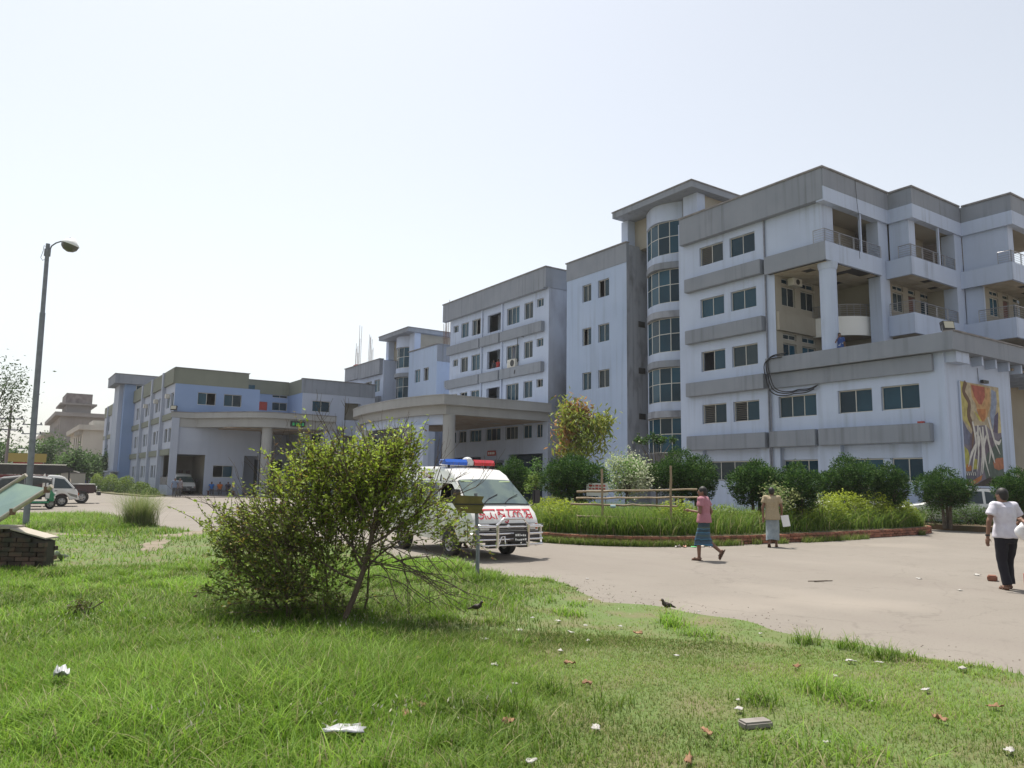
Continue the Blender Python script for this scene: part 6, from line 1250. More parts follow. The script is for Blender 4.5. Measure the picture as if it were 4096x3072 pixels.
for i, (x, y, top, w, lb, lob) in enumerate((
    (18.7, 27.3, 2.75, 1.55, 'clipped topiary tree just right of the ambulance roof', 5), (17.07, 21.15, 2.72, 2.05, 'clipped topiary tree below the mango tree left of the bamboo fence', 7),
    (20.9, 19.7, 3.05, 2.05, 'tallest clipped topiary tree behind the right bamboo post', 7), (20.9, 16.3, 2.55, 1.7, 'wide clipped topiary tree between the two walking men', 6), (21.6, 15.3, 2.45, 1.5, 'clipped topiary tree right behind the beige shirted man', 5),
    (26.0, 16.3, 2.86, 1.9, 'clipped topiary tree in front of the right parked car', 7), (27.3, 15.4, 2.6, 1.35, 'smaller clipped topiary tree joined to its left neighbour', 5), (31.4, 15.4, 2.55, 1.95, 'lone round topiary tree left of the mural', 6), (31.6, 12.9, 2.5, 1.5, 'clipped topiary tree at the right picture edge', 6), (22.6, 20.3, 2.6, 1.3, 'small clipped topiary tree behind the pink shirted man', 4))):
    topiary(lb, x, y, .4 if x < 30.5 else .18, top, w, lob, 40+i)
def leafy_tree(name, label, x, y, z0, H, cr, cz, n, size, cols, seed, aspect=.4, trunk=.07, clumps=26, group=None, droop=.2, split=True):
    T = thing(name, label, 'tree', (x, y, z0), group=group); rng = random.Random(seed); mb = MB(); ends = []
    mb.tube([(0, 0, -.1), (rng.gauss(0, .04), rng.gauss(0, .04), H*.25), (rng.gauss(0, .08), rng.gauss(0, .08), H*.5)], [trunk, trunk*.8, trunk*.6], 8)
    for k in range(clumps):
        a = rng.uniform(0, 2*PI); b = math.acos(rng.uniform(-.75, 1)); q = rng.uniform(.55, 1)
        e = Vector((cr[0]*math.sin(b)*math.cos(a)*q, cr[1]*math.sin(b)*math.sin(a)*q, cz+cr[2]*math.cos(b)*q)); s = Vector((0, 0, H*rng.uniform(.3, .5))); m_ = s.lerp(e, .5)+Vector((0, 0, .08*H*rng.random()))
        mb.tube([s, m_, e], [trunk*.35, trunk*.22, trunk*.08], 5, False); ends.append(e)
    mb.build('trunk', M_BARK, T); E_n = np.array(ends); i = RNG.integers(0, clumps, n); sg = min(cr)*.26; C = E_n[i] + RNG.normal(0, sg, (n, 3))
    c = np.array([cols[j] for j in range(len(cols))]); w = RNG.uniform(size=clumps); pal = c[(w*len(c)).astype(int)][i]*RNG.uniform(.65, 1.3, (n, 1))
    leaves('crown', C, RNG.uniform(size*.7, size*1.3, n), pal, T, aspect=aspect, droop=droop, kind='stuff'); return T
leafy_tree('mango_tree', 'small tree with green and rusty red leaves in front of the narrow block', 25.3, 30.7, .3, 5.3, (1.35, 1.35, 1.45), 3.95, 2300, .36, [(.24, .30, .04), (.30, .34, .05), (.18, .24, .04), (.26, .30, .05), (.34, .18, .07), (.28, .28, .06), (.2, .26, .05)], 3, .3, .09, 24, droop=.6)
leafy_tree('variegated_shrub', 'pale variegated shrub left of the tall topiary tree', 19.4, 20.9, .45, 2.4, (.95, .9, .8), 1.4, 5200, .11, [(.50, .55, .36), (.40, .47, .25), (.16, .27, .07), (.58, .6, .44)], 8, .5, .04, 34)
leafy_tree('cream_flower_shrub', 'low shrub with pale flower heads right of the pink shirted man', 20.2, 15.0, .4, 1.3, (.7, .6, .45), .85, 1300, .09, [(.30, .34, .14), (.36, .38, .2), (.1, .18, .04)], 9, .5, .03, 18)
leafy_tree('young_tree', 'thin young leafy tree right of the ambulance', 17.9, 24.6, .4, 2.3, (.45, .45, .8), 1.5, 700, .14, [(.16, .24, .04), (.1, .2, .04)], 12, .3, .03, 14)
leafy_tree('young_tree', 'flat-topped shrub showing above the tallest topiary tree', 22.5, 22.5, .4, 3.7, (1.1, 1.0, .25), 3.1, 900, .12, [(.04, .09, .02), (.06, .12, .02)], 14, .4, .05, 16)
leafy_tree('roadside_tree', 'tall sparse tree at the left picture edge behind the lamp post', -1.0, 66, 0, 8.7, (2.6, 2.4, 2.6), 7.0, 2600, .24, [(.07, .11, .04), (.05, .085, .03)], 15, .4, .16, 20, 'roadside trees')
for i, (x, y, H, r, lb) in enumerate(((.3, 107.5, 6.0, 3.2, 'dense roadside tree behind the stall left of the lamp post'), (5.4, 111, 6.6, 2.6, 'dense roadside tree right of the lamp post'), (8.0, 106, 4.8, 1.7, 'darker roadside tree beside the cream building'), (-3.5, 98, 6.5, 3.0, 'roadside tree at the far left edge behind the stall'), (10.6, 118, 4.6, 1.5, 'slim tree in front of the cream building'), (13.3, 124, 5.2, 1.7, 'slim tree at the corner of the cream building'))):
    leafy_tree('roadside_tree', lb, x, y, 0, H, (r, r, H*.33), H*.62, 2600, .36, [(.08, .15, .04), (.11, .19, .05), (.055, .105, .03)], 50+i, .45, .14, 38, 'roadside trees')
def hedge(name, label, spots, size, cols, seed, z0, group=None, cat='hedge'):
    """low shrub made of overlapping leafy mounds; spots (x, y, rx, ry, height, n)"""
    x0, y0 = spots[0][0], spots[0][1]; T = thing(name, label, cat, (x0, y0, z0), group=group); Cs = []; mb = MB(); rng = random.Random(seed)
    for x, y, rx, ry, h, n in spots:
        v = unit(RNG.normal(size=(n, 3))); v[:, 2] = np.abs(v[:, 2]); q = RNG.uniform(.35, 1.05, (n, 1))**.5; p = np.array([x-x0, y-y0, 0]) + v*q*np.array([rx, ry, h]); p += .06*np.stack([fbm(p[:, 1]*6, p[:, 2]*6, seed), fbm(p[:, 0]*6, p[:, 2]*6, seed+1), fbm(p[:, 0]*5, p[:, 1]*5, seed+2)], 1)*h; Cs.append(p)
        for k in range(4): mb.tube([(x-x0+rng.gauss(0, .08), y-y0+rng.gauss(0, .08), -.05), (x-x0+rng.gauss(0, rx*.5), y-y0+rng.gauss(0, ry*.5), h*.75)], [.018, .008], 5)
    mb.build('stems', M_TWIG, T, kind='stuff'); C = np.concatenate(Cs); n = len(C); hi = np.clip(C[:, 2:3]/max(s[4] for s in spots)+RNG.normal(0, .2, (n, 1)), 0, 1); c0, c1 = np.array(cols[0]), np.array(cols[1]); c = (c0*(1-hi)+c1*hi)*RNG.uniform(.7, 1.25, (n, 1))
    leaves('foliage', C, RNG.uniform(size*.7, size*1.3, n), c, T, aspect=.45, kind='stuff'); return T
YG = [(.12, .19, .022), (.36, .43, .04)]; DG = [(.045, .085, .018), (.10, .18, .03)]
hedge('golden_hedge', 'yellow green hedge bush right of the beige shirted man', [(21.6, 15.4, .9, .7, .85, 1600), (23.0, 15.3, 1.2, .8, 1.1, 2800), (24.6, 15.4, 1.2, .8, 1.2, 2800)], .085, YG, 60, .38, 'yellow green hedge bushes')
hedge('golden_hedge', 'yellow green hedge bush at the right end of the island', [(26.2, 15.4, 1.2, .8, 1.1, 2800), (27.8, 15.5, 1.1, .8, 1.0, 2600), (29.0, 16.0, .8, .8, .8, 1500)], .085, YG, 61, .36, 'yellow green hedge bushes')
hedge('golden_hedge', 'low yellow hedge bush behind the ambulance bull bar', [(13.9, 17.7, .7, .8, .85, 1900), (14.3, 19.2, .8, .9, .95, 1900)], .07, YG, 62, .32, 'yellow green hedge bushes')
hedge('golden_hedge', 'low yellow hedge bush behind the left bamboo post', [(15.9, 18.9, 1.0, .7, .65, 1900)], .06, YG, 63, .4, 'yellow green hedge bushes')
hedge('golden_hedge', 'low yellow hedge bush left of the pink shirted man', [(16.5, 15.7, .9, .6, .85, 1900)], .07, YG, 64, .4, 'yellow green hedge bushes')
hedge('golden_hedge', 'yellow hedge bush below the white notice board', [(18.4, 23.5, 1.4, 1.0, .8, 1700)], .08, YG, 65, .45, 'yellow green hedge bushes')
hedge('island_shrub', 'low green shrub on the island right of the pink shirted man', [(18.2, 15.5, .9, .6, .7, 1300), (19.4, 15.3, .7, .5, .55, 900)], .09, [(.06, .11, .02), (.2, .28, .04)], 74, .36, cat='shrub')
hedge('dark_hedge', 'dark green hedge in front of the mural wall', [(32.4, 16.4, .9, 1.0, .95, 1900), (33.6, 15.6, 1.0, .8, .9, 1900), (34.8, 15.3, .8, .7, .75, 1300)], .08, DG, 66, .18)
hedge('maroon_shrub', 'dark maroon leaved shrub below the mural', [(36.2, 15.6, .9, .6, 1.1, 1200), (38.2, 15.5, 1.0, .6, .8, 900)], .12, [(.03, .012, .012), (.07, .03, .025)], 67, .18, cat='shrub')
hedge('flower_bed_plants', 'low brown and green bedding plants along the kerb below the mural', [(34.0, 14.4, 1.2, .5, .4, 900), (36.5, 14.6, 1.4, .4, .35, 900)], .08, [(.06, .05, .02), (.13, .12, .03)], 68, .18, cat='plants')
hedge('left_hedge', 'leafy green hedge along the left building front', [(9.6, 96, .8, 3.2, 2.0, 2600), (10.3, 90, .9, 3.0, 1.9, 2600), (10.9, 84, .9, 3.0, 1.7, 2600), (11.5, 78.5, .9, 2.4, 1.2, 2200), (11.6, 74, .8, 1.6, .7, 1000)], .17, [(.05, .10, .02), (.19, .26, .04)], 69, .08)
def grass_patch(name, label, fn, n, h0, h1, w, cols, kind='stuff', seg=3):
    x, y, z = fn(n); m = len(x); u = RNG.uniform(size=(m, 1)); c = (np.array(cols[0])*(1-u)+np.array(cols[1])*u)*RNG.uniform(.7, 1.2, (m, 1)); k = RNG.uniform(size=m) < .07; c[k] = (.34, .30, .16)
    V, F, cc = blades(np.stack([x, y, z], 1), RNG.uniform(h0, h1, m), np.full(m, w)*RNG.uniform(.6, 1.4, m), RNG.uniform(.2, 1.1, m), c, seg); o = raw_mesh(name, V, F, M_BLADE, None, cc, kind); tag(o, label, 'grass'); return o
def isl_pts(n, d0, d1, full=False):
    """points in the band between inset distances d0 and d1 of the island edge"""
    P = np.array(ISLS); L = len(P); i = RNG.integers(0, L, n*3); t = RNG.uniform(size=(n*3, 1)); p = P[i]*(1-t)+P[(i+1) % L]*t; v = p-np.array([cxI, cyI]); r = np.linalg.norm(v, axis=1, keepdims=True); d = RNG.uniform(d0, d1, (n*3, 1)); q = p-v/r*d
    k = (q[:, 1] < 24) | (q[:, 0] < 15); q = q[k][:n]; d = d[k][:n, 0]; z = np.interp(d, [.14, .15, 1.2, 4, 6], [.0, .25, .36, .5, .5]); return q[:, 0], q[:, 1], z
def isl_clumps(n):
    x, y, z = isl_pts(n*2, .25, 3.2); k = fbm(x*1.6, y*1.6, 91) > -.12; return x[k][:n], y[k][:n], z[k][:n]
grass_patch('island_grass', 'tall rank grass filling the roundabout island', isl_clumps, 30000, .15, .8, .02, [(.07, .16, .02), (.22, .31, .05)])
grass_patch('island_turf', 'short green turf in the middle of the island', lambda n: isl_pts(n, 2.0, 6.5), 24000, .08, .22, .018, [(.12, .22, .025), (.24, .34, .05)], seg=2)
def kerb_weeds(n):
    x, y, z = isl_pts(n*2, -.32, -.02); k = fbm(x*1.1, y*1.1, 77) > -.05; return x[k], y[k], z[k]*0
grass_patch('kerb_weeds', 'weeds growing along the foot of the brick kerb', kerb_weeds, 9000, .06, .26, .016, [(.09, .15, .025), (.2, .26, .05)], seg=2)
def clump(cx, cy, n, sp): return lambda m: (RNG.normal(cx, sp, n), RNG.normal(cy, sp, n), np.full(n, .02))
o = grass_patch('tall_grass_clump', 'tall feathery grass clump at the lawn edge by the left road', clump(4.15, 28.2, 1500, .22), 1500, .7, 1.5, .012, [(.13, .19, .05), (.28, .32, .12)], seg=5)
def small_weed(label, x, y, h, n, seed): hedge('lawn_weed', label, [(x, y, h*.8, h*.8, h, n)], .045, [(.03, .06, .01), (.12, .12, .03)], seed, .02, cat='weed')
small_weed('small reddish weed on the lawn left of the bush', .95, 10.3, .22, 260, 71)
# ---------------------------------------------------------------- street furniture and small things
RZ = rad(-34.1)   # local x along the picture's breadth
M_BRICK = mat('brick', (.30, .12, .07), .9, (.20, .09, .06), 6., .3, 40, objrand=.35); M_BRICKD = mat('weathered_brick', (.10, .062, .045), .95, (.045, .045, .032), 7., .4, 40, objrand=.4)
M_MORT = mat('mortar', (.07, .062, .05), .95, (.045, .04, .032), 5.); M_CEM = mat('cement_cap', (.36, .32, .27), .9, (.4, .36, .3), 5.)
M_BAMBOO = mat('bamboo', (.33, .255, .165), .6, (.25, .18, .11), 7., objrand=.15)
# street lamp
Lp = thing('street_lamp', 'tall grey street lamp with a bowl shade on a curved arm', 'lamp', (.94, 27.65, 0), 0)
ln = Vector((-.014, .008, 1)); at_ = lambda z: Vector((ln.x*z, ln.y*z, z)); ar = Vector((.827, -.561, 0))
MB().tube([at_(0), at_(3), at_(6.75)], [.092, .088, .08], 14).build('pole', M_GALV, Lp, smooth=40); MB().tube([at_(6.74), at_(9.0)], [.066, .06], 14).build('upper_pole', M_GALV, Lp, smooth=40)
MB().tube([at_(8.62)+ar*.07, at_(8.82)+ar*.08, at_(8.93)+ar*.12, at_(9.03)+ar*.25, at_(9.12)+ar*.5, at_(9.18)+ar*.68], .022, 8).build('arm', M_GALV, Lp, smooth=60)
MB().tube([at_(9.14)+ar*.6, at_(9.2)+ar*.74], .035, 8).build('arm_socket', M_GALV, Lp); MB().box(-.09, .09, -.05, .05, 8.6, 8.82).xf(Matrix.Translation((-.12, .07, 0))).build('clamp', M_GALV, Lp)
sh = MB(); sh.lathe([(.05, .20), (.09, .17), (.16, .12), (.27, .0), (.27, -.02)], (0, 0, 0), 20); sh.xf(Matrix.Translation(at_(9.0)+ar*.72) @ Matrix.Rotation(rad(18), 4, Vector((.561, .827, 0)))); sh.build('lamp_shade', M_WHITE, Lp, smooth=50)
bw_ = MB(); bw_.lathe([(.26, -.02), (.23, -.14), (.15, -.22), (.03, -.26)], (0, 0, 0), 20); bw_.xf(Matrix.Translation(at_(9.0)+ar*.72) @ Matrix.Rotation(rad(18), 4, Vector((.561, .827, 0)))); bw_.build('lamp_bowl', mat('smoked_bowl', (.10, .10, .10), .25), Lp, smooth=50)
MB().tube([at_(8.9)-ar*.06, at_(8.95)-ar*.12, at_(8.75)-ar*.14, at_(8.55)-ar*.2, at_(8.45)-ar*.13, at_(8.5)-ar*.06], .008, 5).build('loose_wire', M_CABLE, Lp)
# brick pier with sloping cement cap
Bp = thing('brick_pier', 'low weathered brick pier with sloping cement cap at left edge', 'brickwork', (.86, 15.76, 0), RZ)
bm_ = MB().box(-.118, .118, -.053, .053, -.036, .036).build('brick', M_BRICKD, Bp, bevel=.006); me_b = bm_.data; first = True
mb = MB(); mb.extr([(-1.1, .03, -.05), (-.03, .03, -.05), (-.03, .03, .50), (-.62, .03, .66), (-.62, .03, .69), (-1.1, .03, .69)], (0, .3, 0)); mb.build('mortar_core', M_MORT, Bp)
for r in range(9):
    z = .035 + r*.082
    for wy in (0, 1):
        for k in range(6):
            x = -.13 - k*.25 - (.125 if r % 2 else 0); top = .53 if x > -.62 else .74
            zt = .50 + max(0, (-x-.1))*.26 if x > -.64 else .72
            if z + .03 > zt + .02 or x < -1.3: continue
            o = bm_ if first else bpy.data.objects.new('brick', me_b)
            if not first: COL.objects.link(o); o.parent = Bp
            first = False; o.location = (x + random.uniform(-.006, .006), (.02 if wy == 0 else .345) + random.uniform(-.006, .006), z); o.rotation_euler = (0, 0, random.uniform(-.02, .02))
    if r % 2: # half bricks closing the right end
        o = bpy.data.objects.new('brick', me_b); COL.objects.link(o); o.parent = Bp; o.scale = (.46, 1, 1); o.location = (-.062, .022, z)
        if z > .5: bpy.data.objects.remove(o)
mb = MB(); mb.extr([(.0, -.03, .545), (-.63, -.03, .70), (-.63, -.03, .725), (.0, -.03, .57)], (0, .40, 0)); mb.build('cement_cap', M_CEM, Bp); MB().box(-1.12, -.645, -.04, .4, .715, .76).build('cement_cap', M_CEM, Bp)
# tilted sign panel on two steel tubes
Pn = thing('tilted_panel', 'tilted pale green sheet panel between two pale steel tubes', 'panel', (.2, 16.3, 0), world=True)
M_TUBE = mat('pale_tube', (.42, .38, .32), .6, (.33, .29, .24), 8.)
a0, a1 = Vector((.86, 15.54, 1.47)), Vector((-.30, 16.45, .50)); b0, b1 = Vector((.50, 16.75, 1.66)), Vector((-.75, 17.6, .62))
MB().tube([a0, a1, Vector((-.33, 16.45, 0))], .042, 10).build('tube', M_TUBE, Pn, smooth=50); MB().tube([b0, b1, Vector((-.78, 17.6, 0))], .038, 10).build('tube', M_TUBE, Pn, smooth=50)
p = [a0.lerp(a1, .04), a0.lerp(a1, .92), b0.lerp(b1, .92), b0.lerp(b1, .14)]; nrm = (p[1]-p[0]).cross(p[3]-p[0]).normalized()
MB().extr([q+nrm*.02 for q in p], -nrm*.012).build('sheet', mat('green_sheet', (.20, .29, .22), .4, (.13, .21, .20), 1.2, stretch=(1, 1, 2)), Pn)
for t in (.25, .5, .72): MB().tube([p[0].lerp(p[3], t)+nrm*.03, p[1].lerp(p[2], t+.05)+nrm*.03], .008, 5).build('seam', M_VDARK, Pn)
MB().tube([p[0]+nrm*.035, p[3]+nrm*.035], .012, 6).build('edge_strip', M_VDARK, Pn)
for q in (a0.lerp(a1, .06), a0.lerp(a1, .46)): MB().tube([q+Vector((0, 0, .05)), q-Vector((.0, 0, .06))], .05, 8).build('clamp', M_RUST, Pn)
# arrow sign
As = thing('arrow_sign', 'dull yellow arrow-shaped sign on a grey post before the ambulance', 'sign', (6.82, 11.0, 0), RZ)
MB().tube([(0, 0, -.05), (.0, 0, .6), (-.055, 0, 1.46)], [.034, .032, .03], 10).build('post', M_GALV, As, smooth=50)
pt = [(-.41, 1.29), (-.29, 1.49), (-.27, 1.42), (.12, 1.41), (.085, 1.33), (.125, 1.26), (.09, 1.19), (.125, 1.12), (-.25, 1.13), (-.24, 1.02)]
MB().extr([(x-.03, -.055, z) for x, z in pt], (0, .008, 0)).build('plate', mat('sign_back', (.17, .13, .03), .6, (.10, .085, .02), 6.), As)  # yellow darkened to hold the shade of a backlit plate
MB().box(-.40, .08, -.066, -.056, 1.265, 1.285).build('stiffener', M_VDARK, As)
# bamboo fence
Bf = thing('bamboo_fence', 'rough fence of two bamboo posts and four bamboo rails', 'fence', (15.1, 15.9, .35), world=True)
def bamboo(nm, a, b, r):
    a, b = Vector(a), Vector(b); n = 12; pts = [a.lerp(b, i/n)+Vector((random.gauss(0, .006), random.gauss(0, .006), random.gauss(0, .008))) for i in range(n+1)]; MB().tube(pts, [r*(1.12 if i % 3 == 0 else 1)*(1-.15*i/n) for i in range(n+1)], 8).build(nm, M_BAMBOO, Bf, smooth=60)
bamboo('post', (14.34, 16.47, .2), (14.29, 16.44, 2.07), .036); bamboo('post', (16.0, 15.45, .2), (15.9, 15.33, 2.18), .036)
bamboo('rail', (13.73, 16.9, 1.41), (16.56, 14.96, 1.53), .029); bamboo('rail', (13.75, 16.94, 1.23), (16.61, 14.98, 1.30), .026); bamboo('rail', (13.62, 17.02, 1.07), (16.14, 15.33, 1.04), .028); bamboo('rail', (13.79, 16.96, .72), (16.05, 15.44, .69), .028)
MB().tube([(14.5, 16.32, 1.02), (14.62, 16.24, 1.02)], .045, 8).build('tie', mat('tie_blue', (.3, .42, .45), .6), Bf)
# brick kerb round the island: the stretch in view brick by brick
Kb = thing('brick_kerb', 'low red brick kerb round the planted island', 'kerb', (18, 14.3, 0), world=True)
per = [Vector((*q, 0)) for q in ISLS]; i0 = min(range(len(per)), key=lambda i: (per[i]-Vector((13.6, 21, 0))).length)
seq = [per[(i0+i) % len(per)] for i in range(len(per))]
if (seq[8]-Vector((14, 15.5, 0))).length > (seq[-8]-Vector((14, 15.5, 0))).length: seq = seq[::-1]
acc = [0]
for a, b in zip(seq[:-1], seq[1:]): acc.append(acc[-1]+(b-a).length)
def along(s):
    for i in range(len(acc)-1):
        if acc[i+1] >= s: t = (s-acc[i])/(acc[i+1]-acc[i]); return seq[i].lerp(seq[i+1], t), (seq[i+1]-seq[i]).normalized()
    return seq[-1], (seq[-1]-seq[-2]).normalized()
kb = MB().box(-.119, .119, -.055, .055, -.036, .036).build('brick', M_BRICK, None, bevel=.008); kme = kb.data; first = True; ko = ORG[Kb.name]; send = 24.0
for r in range(3):
    s = .13*(r % 2) + .12
    while s < send:
        q, t = along(s); o = kb if first else bpy.data.objects.new('brick', kme)
        if not first: COL.objects.link(o)
        first = False; o.parent = Kb; off = Vector((-t.y, t.x, 0)); inn = Vector((cxI, cyI, 0))-q; off = off if off.dot(inn) > 0 else -off
        pq = q + off*(.06+random.gauss(0, .008)); o.location = (pq.x-ko[0], pq.y-ko[1], .045+.083*r+random.gauss(0, .004)-ko[2]); o.rotation_euler = (random.gauss(0, .03), random.gauss(0, .02), math.atan2(t.y, t.x)+random.gauss(0, .03)); s += .252
rest = [along(send + (acc[-1]-send)*k/40)[0] for k in range(41)]; mb = MB()
for a, b in zip(rest[:-1], rest[1:]): mb.extr([(a.x, a.y, 0), (b.x, b.y, 0), (b.x, b.y, .27), (a.x, a.y, .27)], ((Vector((cxI, cyI, 0))-a).normalized()*.12))
mb.build('far_bricks', M_BRICK, Kb, kind='stuff')
# notice board on the island
Nb = thing('notice_board', 'small white notice board with red writing on the island', 'sign', (17.2, 20.05, .45), RZ)
MB().box(-.36, .36, -.02, .02, .78, 1.22).build('board', mat('board_white', (.55, .53, .52), .6), Nb)
for x in (-.3, .3): MB().box(x-.02, x+.02, .02, .05, -.1, 1.2).build('leg', M_GALV, Nb)
rr = random.Random(2)
for z in (1.10, 1.0, .9):
    x = -.28
    while x < .24: w = rr.uniform(.05, .12); MB().box(x, x+w, -.024, -.0205, z, z+rr.uniform(.045, .07)).build('red_lettering', M_RED, Nb); x += w+.025
# power cables looped over the porch corner
Cc = thing('cable_loop', 'black cables looping down the wall at the porch roof corner', 'cable', (34.9, 25, 6.6), world=True)
cp_ = [(34.9, 25.19, 8.74), (34.9, 25.98, 8.71), (34.86, 26.3, 8.46), (34.86, 26.28, 7.88), (34.9, 26.06, 7.07), (35.0, 25.81, 6.78), (35.1, 25.46, 6.67), (35.15, 24.97, 6.66), (35.18, 24.67, 6.72), (35.2, 24.05, 6.71), (35.25, 23.53, 6.87)]
def spl(p, n=5):
    P = [Vector(q) for q in p]; out = []
    for i in range(len(P)-1):
        a, b, c, d = P[max(i-1, 0)], P[i], P[i+1], P[min(i+2, len(P)-1)]
        for k in range(n): t = k/n; out.append(.5*((2*b)+(c-a)*t+(2*a-5*b+4*c-d)*t*t+(3*b-a-3*c+d)*t**3))
    return out + [P[-1]]
for o_ in ((0, 0, 0), (-.05, .1, -.12), (.02, -.1, .08)): MB().tube([q+Vector(o_) for q in spl(cp_)], .03, 6).build('cable', M_CABLE, Cc, smooth=60)
# painted kerb beside the mural and at the right edge
def kerb(label, pts, h, seg, group=None):
    K = thing('painted_kerb', label, 'kerb', (*pts[0], 0), world=True); ms = [mat('kerb_red', (.36, .09, .07), .8, (.3, .12, .09), 5.), mat('kerb_white', (.48, .44, .38), .8, (.38, .33, .28), 5.)]; k = 0
    for a, b in zip(pts[:-1], pts[1:]):
        a, b = Vector((*a, 0)), Vector((*b, 0)); L = (b-a).length; n = max(1, int(L/seg)); nr = Vector((-(b-a).y, (b-a).x, 0)).normalized()*.14
        for i in range(n): p0, p1 = a.lerp(b, i/n+.004), a.lerp(b, (i+1)/n-.004); MB().extr([p0, p1, p1+nr, p0+nr], (0, 0, h)).build('kerb_stone', ms[k % 2], K, bevel=.015); k += 1
kerb('red and white painted kerb below the mural', [(32.2, 13.8), (34, 13.75), (38, 14.05), (41, 14.4)], .16, .7)
kerb('faded red and white kerb at the right picture edge', [(14.6, 5.75), (15.3, 6.1), (16.4, 6.2), (20, 5.6)], .2, .75)
struct('verge', MB().prism([(14.75, 5.7), (15.35, 5.98), (16.4, 6.06), (20, 5.45), (24, 3), (18, 1), (14.6, 3.5)], -.02, .18), M_SOIL)
grass_patch('verge_grass', 'bright green grass on the verge at the right picture edge', lambda n: (lambda x, y: (x[in_poly(x, y, [(14.8, 5.6), (15.35, 5.9), (16.4, 6.0), (20, 5.4), (18, 2), (15, 3.6)])], y[in_poly(x, y, [(14.8, 5.6), (15.35, 5.9), (16.4, 6.0), (20, 5.4), (18, 2), (15, 3.6)])], np.full(int(in_poly(x, y, [(14.8, 5.6), (15.35, 5.9), (16.4, 6.0), (20, 5.4), (18, 2), (15, 3.6)]).sum()), .18)))(RNG.uniform(14.5, 19, n), RNG.uniform(3, 6.2, n)), 9000, .08, .22, .01, [(.12, .26, .03), (.22, .35, .05)])
bd = thing('broken_brick', 'broken brick lying on the road beside the white t-shirt man', 'brick', (15.2, 6.72, 0), .4)
MB().box(-.13, .1, -.08, .08, .0, .1).build('brick_lump', M_BRICK, bd, bevel=.02); MB().box(.13, .2, -.03, .05, 0, .05).build('brick_chip', M_BRICK, bd, bevel=.01)
# ---------------------------------------------------------------- litter
M_PAPER = mat('litter_paper', (.42, .41, .39), .8, (.28, .26, .23), 14.); M_LEAFB = mat('dry_leaf', (.20, .10, .05), .8, (.28, .17, .09), 12.)
def crumple(name, label, x, y, sx, sy, hz, m, seed, group=None, cat='litter', z=.045, rot=None):
    """a thin crumpled sheet"""
    r = np.random.default_rng(seed); n = 7; g = np.linspace(-.5, .5, n); X, Y = np.meshgrid(g, g); ed = 1+.25*fbm(X*9, Y*9, seed); Zz = np.abs(fbm(X*7+seed, Y*7, seed+1))*hz + .1*hz*r.normal(size=X.shape)
    V = np.stack([X*sx*ed, Y*sy*ed, Zz], -1).reshape(-1, 3); i = np.arange(n*n).reshape(n, n); F = np.stack([i[:-1, :-1], i[:-1, 1:], i[1:, 1:], i[1:, :-1]], -1).reshape(-1, 4)
    o = raw_mesh(name, V, F, m, None); V = V; o.location = (x, y, z); o.rotation_euler = (0, 0, rot if rot is not None else r.uniform(0, 6)); tag(o, label, cat, group)
    md = o.modifiers.new('thickness', 'SOLIDIFY'); md.thickness = .003; return o
crumple('plastic_sheet', 'large crumpled white plastic sheet in the foreground grass', 1.98, 4.79, .25, .14, .035, mat('dusty_plastic', (.30, .30, .32), .4, (.42, .42, .44), 20.), 3, rot=-.6, z=.06)
sl = thing('stone_slab', 'flat pale stone slab lying in the right foreground turf', 'stone', (4.43, 3.52, .02), -.3); MB().box(-.11, .11, -.055, .055, 0, .05).build('slab', mat('pale_stone', (.24, .22, .20), .9, (.17, .15, .13), 8.), sl, bevel=.012)
crumple('foil_wrapper', 'green and orange foil wrapper near the bush foot', 3.23, 6.48, .13, .05, .03, mat('green_foil', (.02, .35, .12), .3, (.5, .18, .06), 9., lo=.48, hi=.52), 7)
crumple('plastic_bag', 'thin white plastic bag on the lawn beside the brick pier', 1.17, 17.32, .3, .2, .14, mat('thin_plastic', (.40, .41, .42), .4), 9)
crumple('plastic_bag', 'white rag of plastic snagged in the tall grass at far left', .56, 6.91, .14, .1, .1, mat('thin_plastic', (.40, .41, .42), .4), 10, z=.14)
wh = [(5.63, 3.4), (6.33, 3.35), (7.33, 3.54), (6.92, 4.08), (4.78, 3.95), (4.6, 3.79), (3.44, 4.02), (6.02, 6.61), (5.71, 6.85), (5.31, 6.62), (4.31, 6.79), (4.66, 5.97), (5.47, 7.55), (5.61, 7.23), (3.81, 5.83), (5.49, 5.25), (7.09, 5.53), (7.26, 5.2), (6.73, 4.24), (6.1, 3.99), (4.5, 3.03), (5.34, 2.33), (2.72, 3.76), (2.88, 7.54), (3.43, 8.15), (1.7, 8.3), (2.57, 8.2), (7.58, 6.85), (8.7, 10.4), (14.2, 7.53), (15.8, 7.26), (13.21, 6.35), (6.4, 9.2), (7.0, 8.3), (4.9, 7.0), (5.2, 6.2), (3.6, 5.2)]
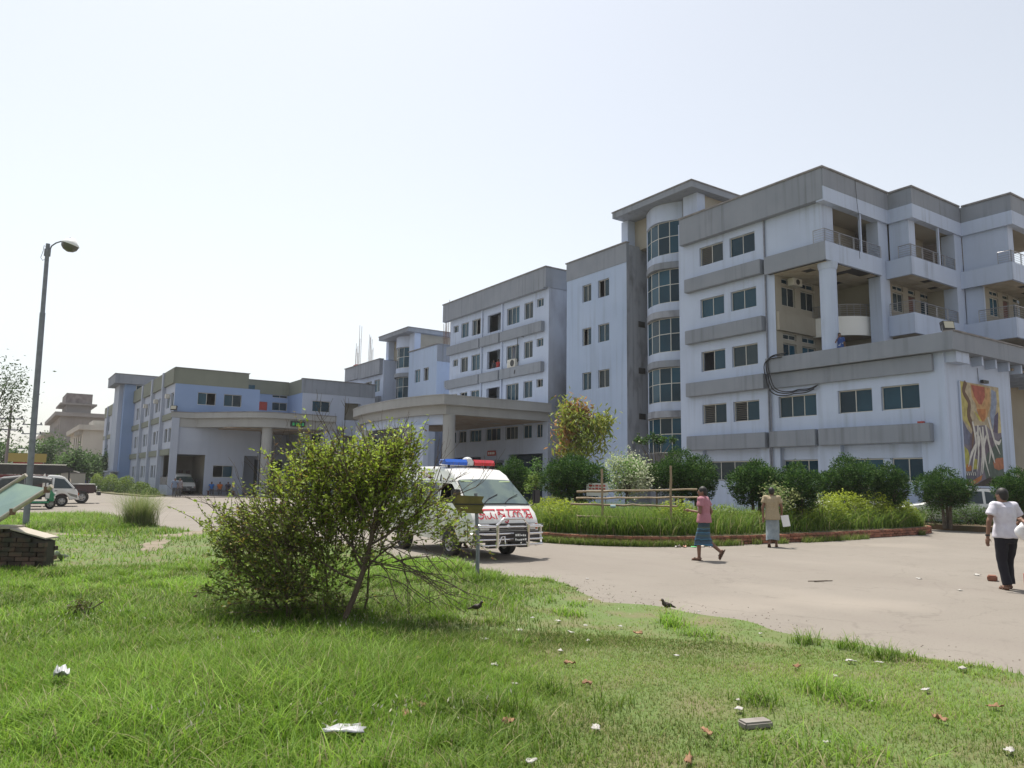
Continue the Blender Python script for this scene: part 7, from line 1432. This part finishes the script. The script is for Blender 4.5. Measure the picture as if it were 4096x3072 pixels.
for i, (x, y) in enumerate(wh):
    road = x > 7.9; s = (.045, .07, .085, .055)[i % 4]*(1.6 if road else 1)
    own = {0: 'white scrap wedged in the grass right of the stone slab', 4: 'folded white scrap above the stone slab', 5: 'second white scrap just above the stone slab', 6: 'white scrap left of the stone slab in short turf', 7: 'flat white scrap on turf below the standing bird', 12: 'long white scrap near the arrow sign foot', 2: 'white scrap at the worn road edge on the far right', 22: 'white scrap at the bottom picture edge right of the plastic sheet', 24: 'white scraps at the foot of the bush trunk', 27: 'white scrap on the road edge beside the bird', 28: 'white scrap on the road in front of the ambulance', 29: 'white scrap on the road left of the white t-shirt man', 31: 'white scrap on the road nearest the white t-shirt man feet', 30: 'white scrap on the road beside the broken brick', 20: 'white scrap in the right foreground below the slab', 21: 'white scrap at the lower right picture corner'}.get(i)
    crumple('paper_scrap', own or 'small white paper scrap lying on the road' if road else own or 'small white paper scrap lying in the grass', x, y, s, s*.65, s*.18, M_PAPER, 100+i, 'paper scraps on the road' if road else 'paper scraps in the grass', z=.006 if road else .05)
for i, (x, y) in enumerate([(2.68, 5.06), (2.49, 4.92), (3.99, 3.55), (3.51, 3.27), (5.62, 2.89), (6.29, 2.83), (6.1, 4.37), (3.0, 4.4), (5.9, 6.2), (4.1, 4.9), (3.3, 6.3), (4.4, 5.5)]):
    crumple('dry_leaf', 'curled brown dry leaf lying in the grass', x, y, .10, .04, .03, M_LEAFB, 200+i, 'dry leaves in the grass', cat='leaf', z=.05)
dbr = thing('twig_litter', 'broken dark twigs lying on the road before the pink shirted man', 'twigs', (12.1, 8.16, 0), RZ)
for k in range(4): a = random.uniform(-.2, .2); MB().tube([(-.2+.09*k, random.uniform(-.05, .05), .012), (-.02+.09*k, random.uniform(-.06, .06), .02)], .008, 5).build('twig', M_TWIG, dbr)
for i, (x, y, c) in enumerate(((15.35, 14.32, (.4, .2, .15)), (15.6, 14.25, (.05, .35, .1)), (15.85, 14.2, (.5, .45, .4)), (16.1, 14.1, (.5, .4, .38)), (15.2, 14.42, (.55, .5, .48)))):
    crumple('kerb_litter', 'scrap of coloured litter at the foot of the brick kerb', x, y, .16, .1, .05, mat('kerb_litter_%d' % i, c, .6), 300+i, 'litter at the kerb', z=.006)
# ---------------------------------------------------------------- birds
def bird(label, x, y, rz):
    Bd = thing('bird', label, 'bird', (x, y, .02), rz, 'dark birds on the lawn'); M_B = mat('bird_plumage', (.02, .015, .013), .6, (.05, .03, .02), 12.)
    b = MB(); chain(b, [(0, -.05, .105), (0, .0, .115), (0, .045, .135)], [.03, .044, .034]); chain(b, [(0, .05, .15), (0, .068, .185)], [.024, .022]); b.ball((0, .075, .192), (.021, .025, .021), 10, 6)
    b.tube([(0, -.06, .105), (0, -.12, .085), (0, -.16, .07)], [.022, .016, .008], 8); remesh(b, 'body', M_B, Bd, .007, 3)
    MB().tube([(0, .095, .19), (0, .125, .183)], [.008, .001], 6).build('beak', mat('beak_yellow', (.4, .25, .03), .5), Bd)
    for s in (-1, 1):
        MB().tube([(s*.016, .0, .08), (s*.018, .012, .045), (s*.018, .0, .005), (s*.018, .03, .003)], .0045, 5).build('leg', mat('beak_yellow', (.4, .25, .03), .5), Bd)
        w_ = MB(); w_.ball((s*.036, -.02, .118), (.012, .06, .03), 10, 6); w_.build('wing', M_B, Bd, smooth=60); MB().ball((s*.018, .085, .197), .004, 6, 4).build('eye', M_WHITE, Bd)
    Bd.scale = (.85, .85, .85); return Bd
bird('dark bird standing on the lawn edge by the road', 7.29, 7.13, heading(-.9, .3)); bird('dark brown bird among seed heads right of the bush', 5.11, 8.23, heading(.5, -.6)).scale = (.8, .8, .8)
# ---------------------------------------------------------------- hazy air
hz = MB().box(-260, 260, -120, 420, -1.1, 26).build('haze', bpy.data.materials.new('hazy_air'), None, kind='stuff')
hm = hz.data.materials[0]; hm.use_nodes = True; hn = hm.node_tree; hn.nodes.remove(hn.nodes['Principled BSDF'])
pv_ = hn.nodes.new('ShaderNodeVolumePrincipled'); pv_.inputs['Color'].default_value = (.93, .95, 1, 1); pv_.inputs['Density'].default_value = .0003; pv_.inputs['Anisotropy'].default_value = .3
hn.links.new(pv_.outputs[0], hn.nodes['Material Output'].inputs['Volume']); tag(hz, 'pale hazy air over the whole hospital ground', 'haze')
S.cycles.volume_bounces = 0; S.cycles.volume_step_rate = 10; S.cycles.volume_max_steps = 16
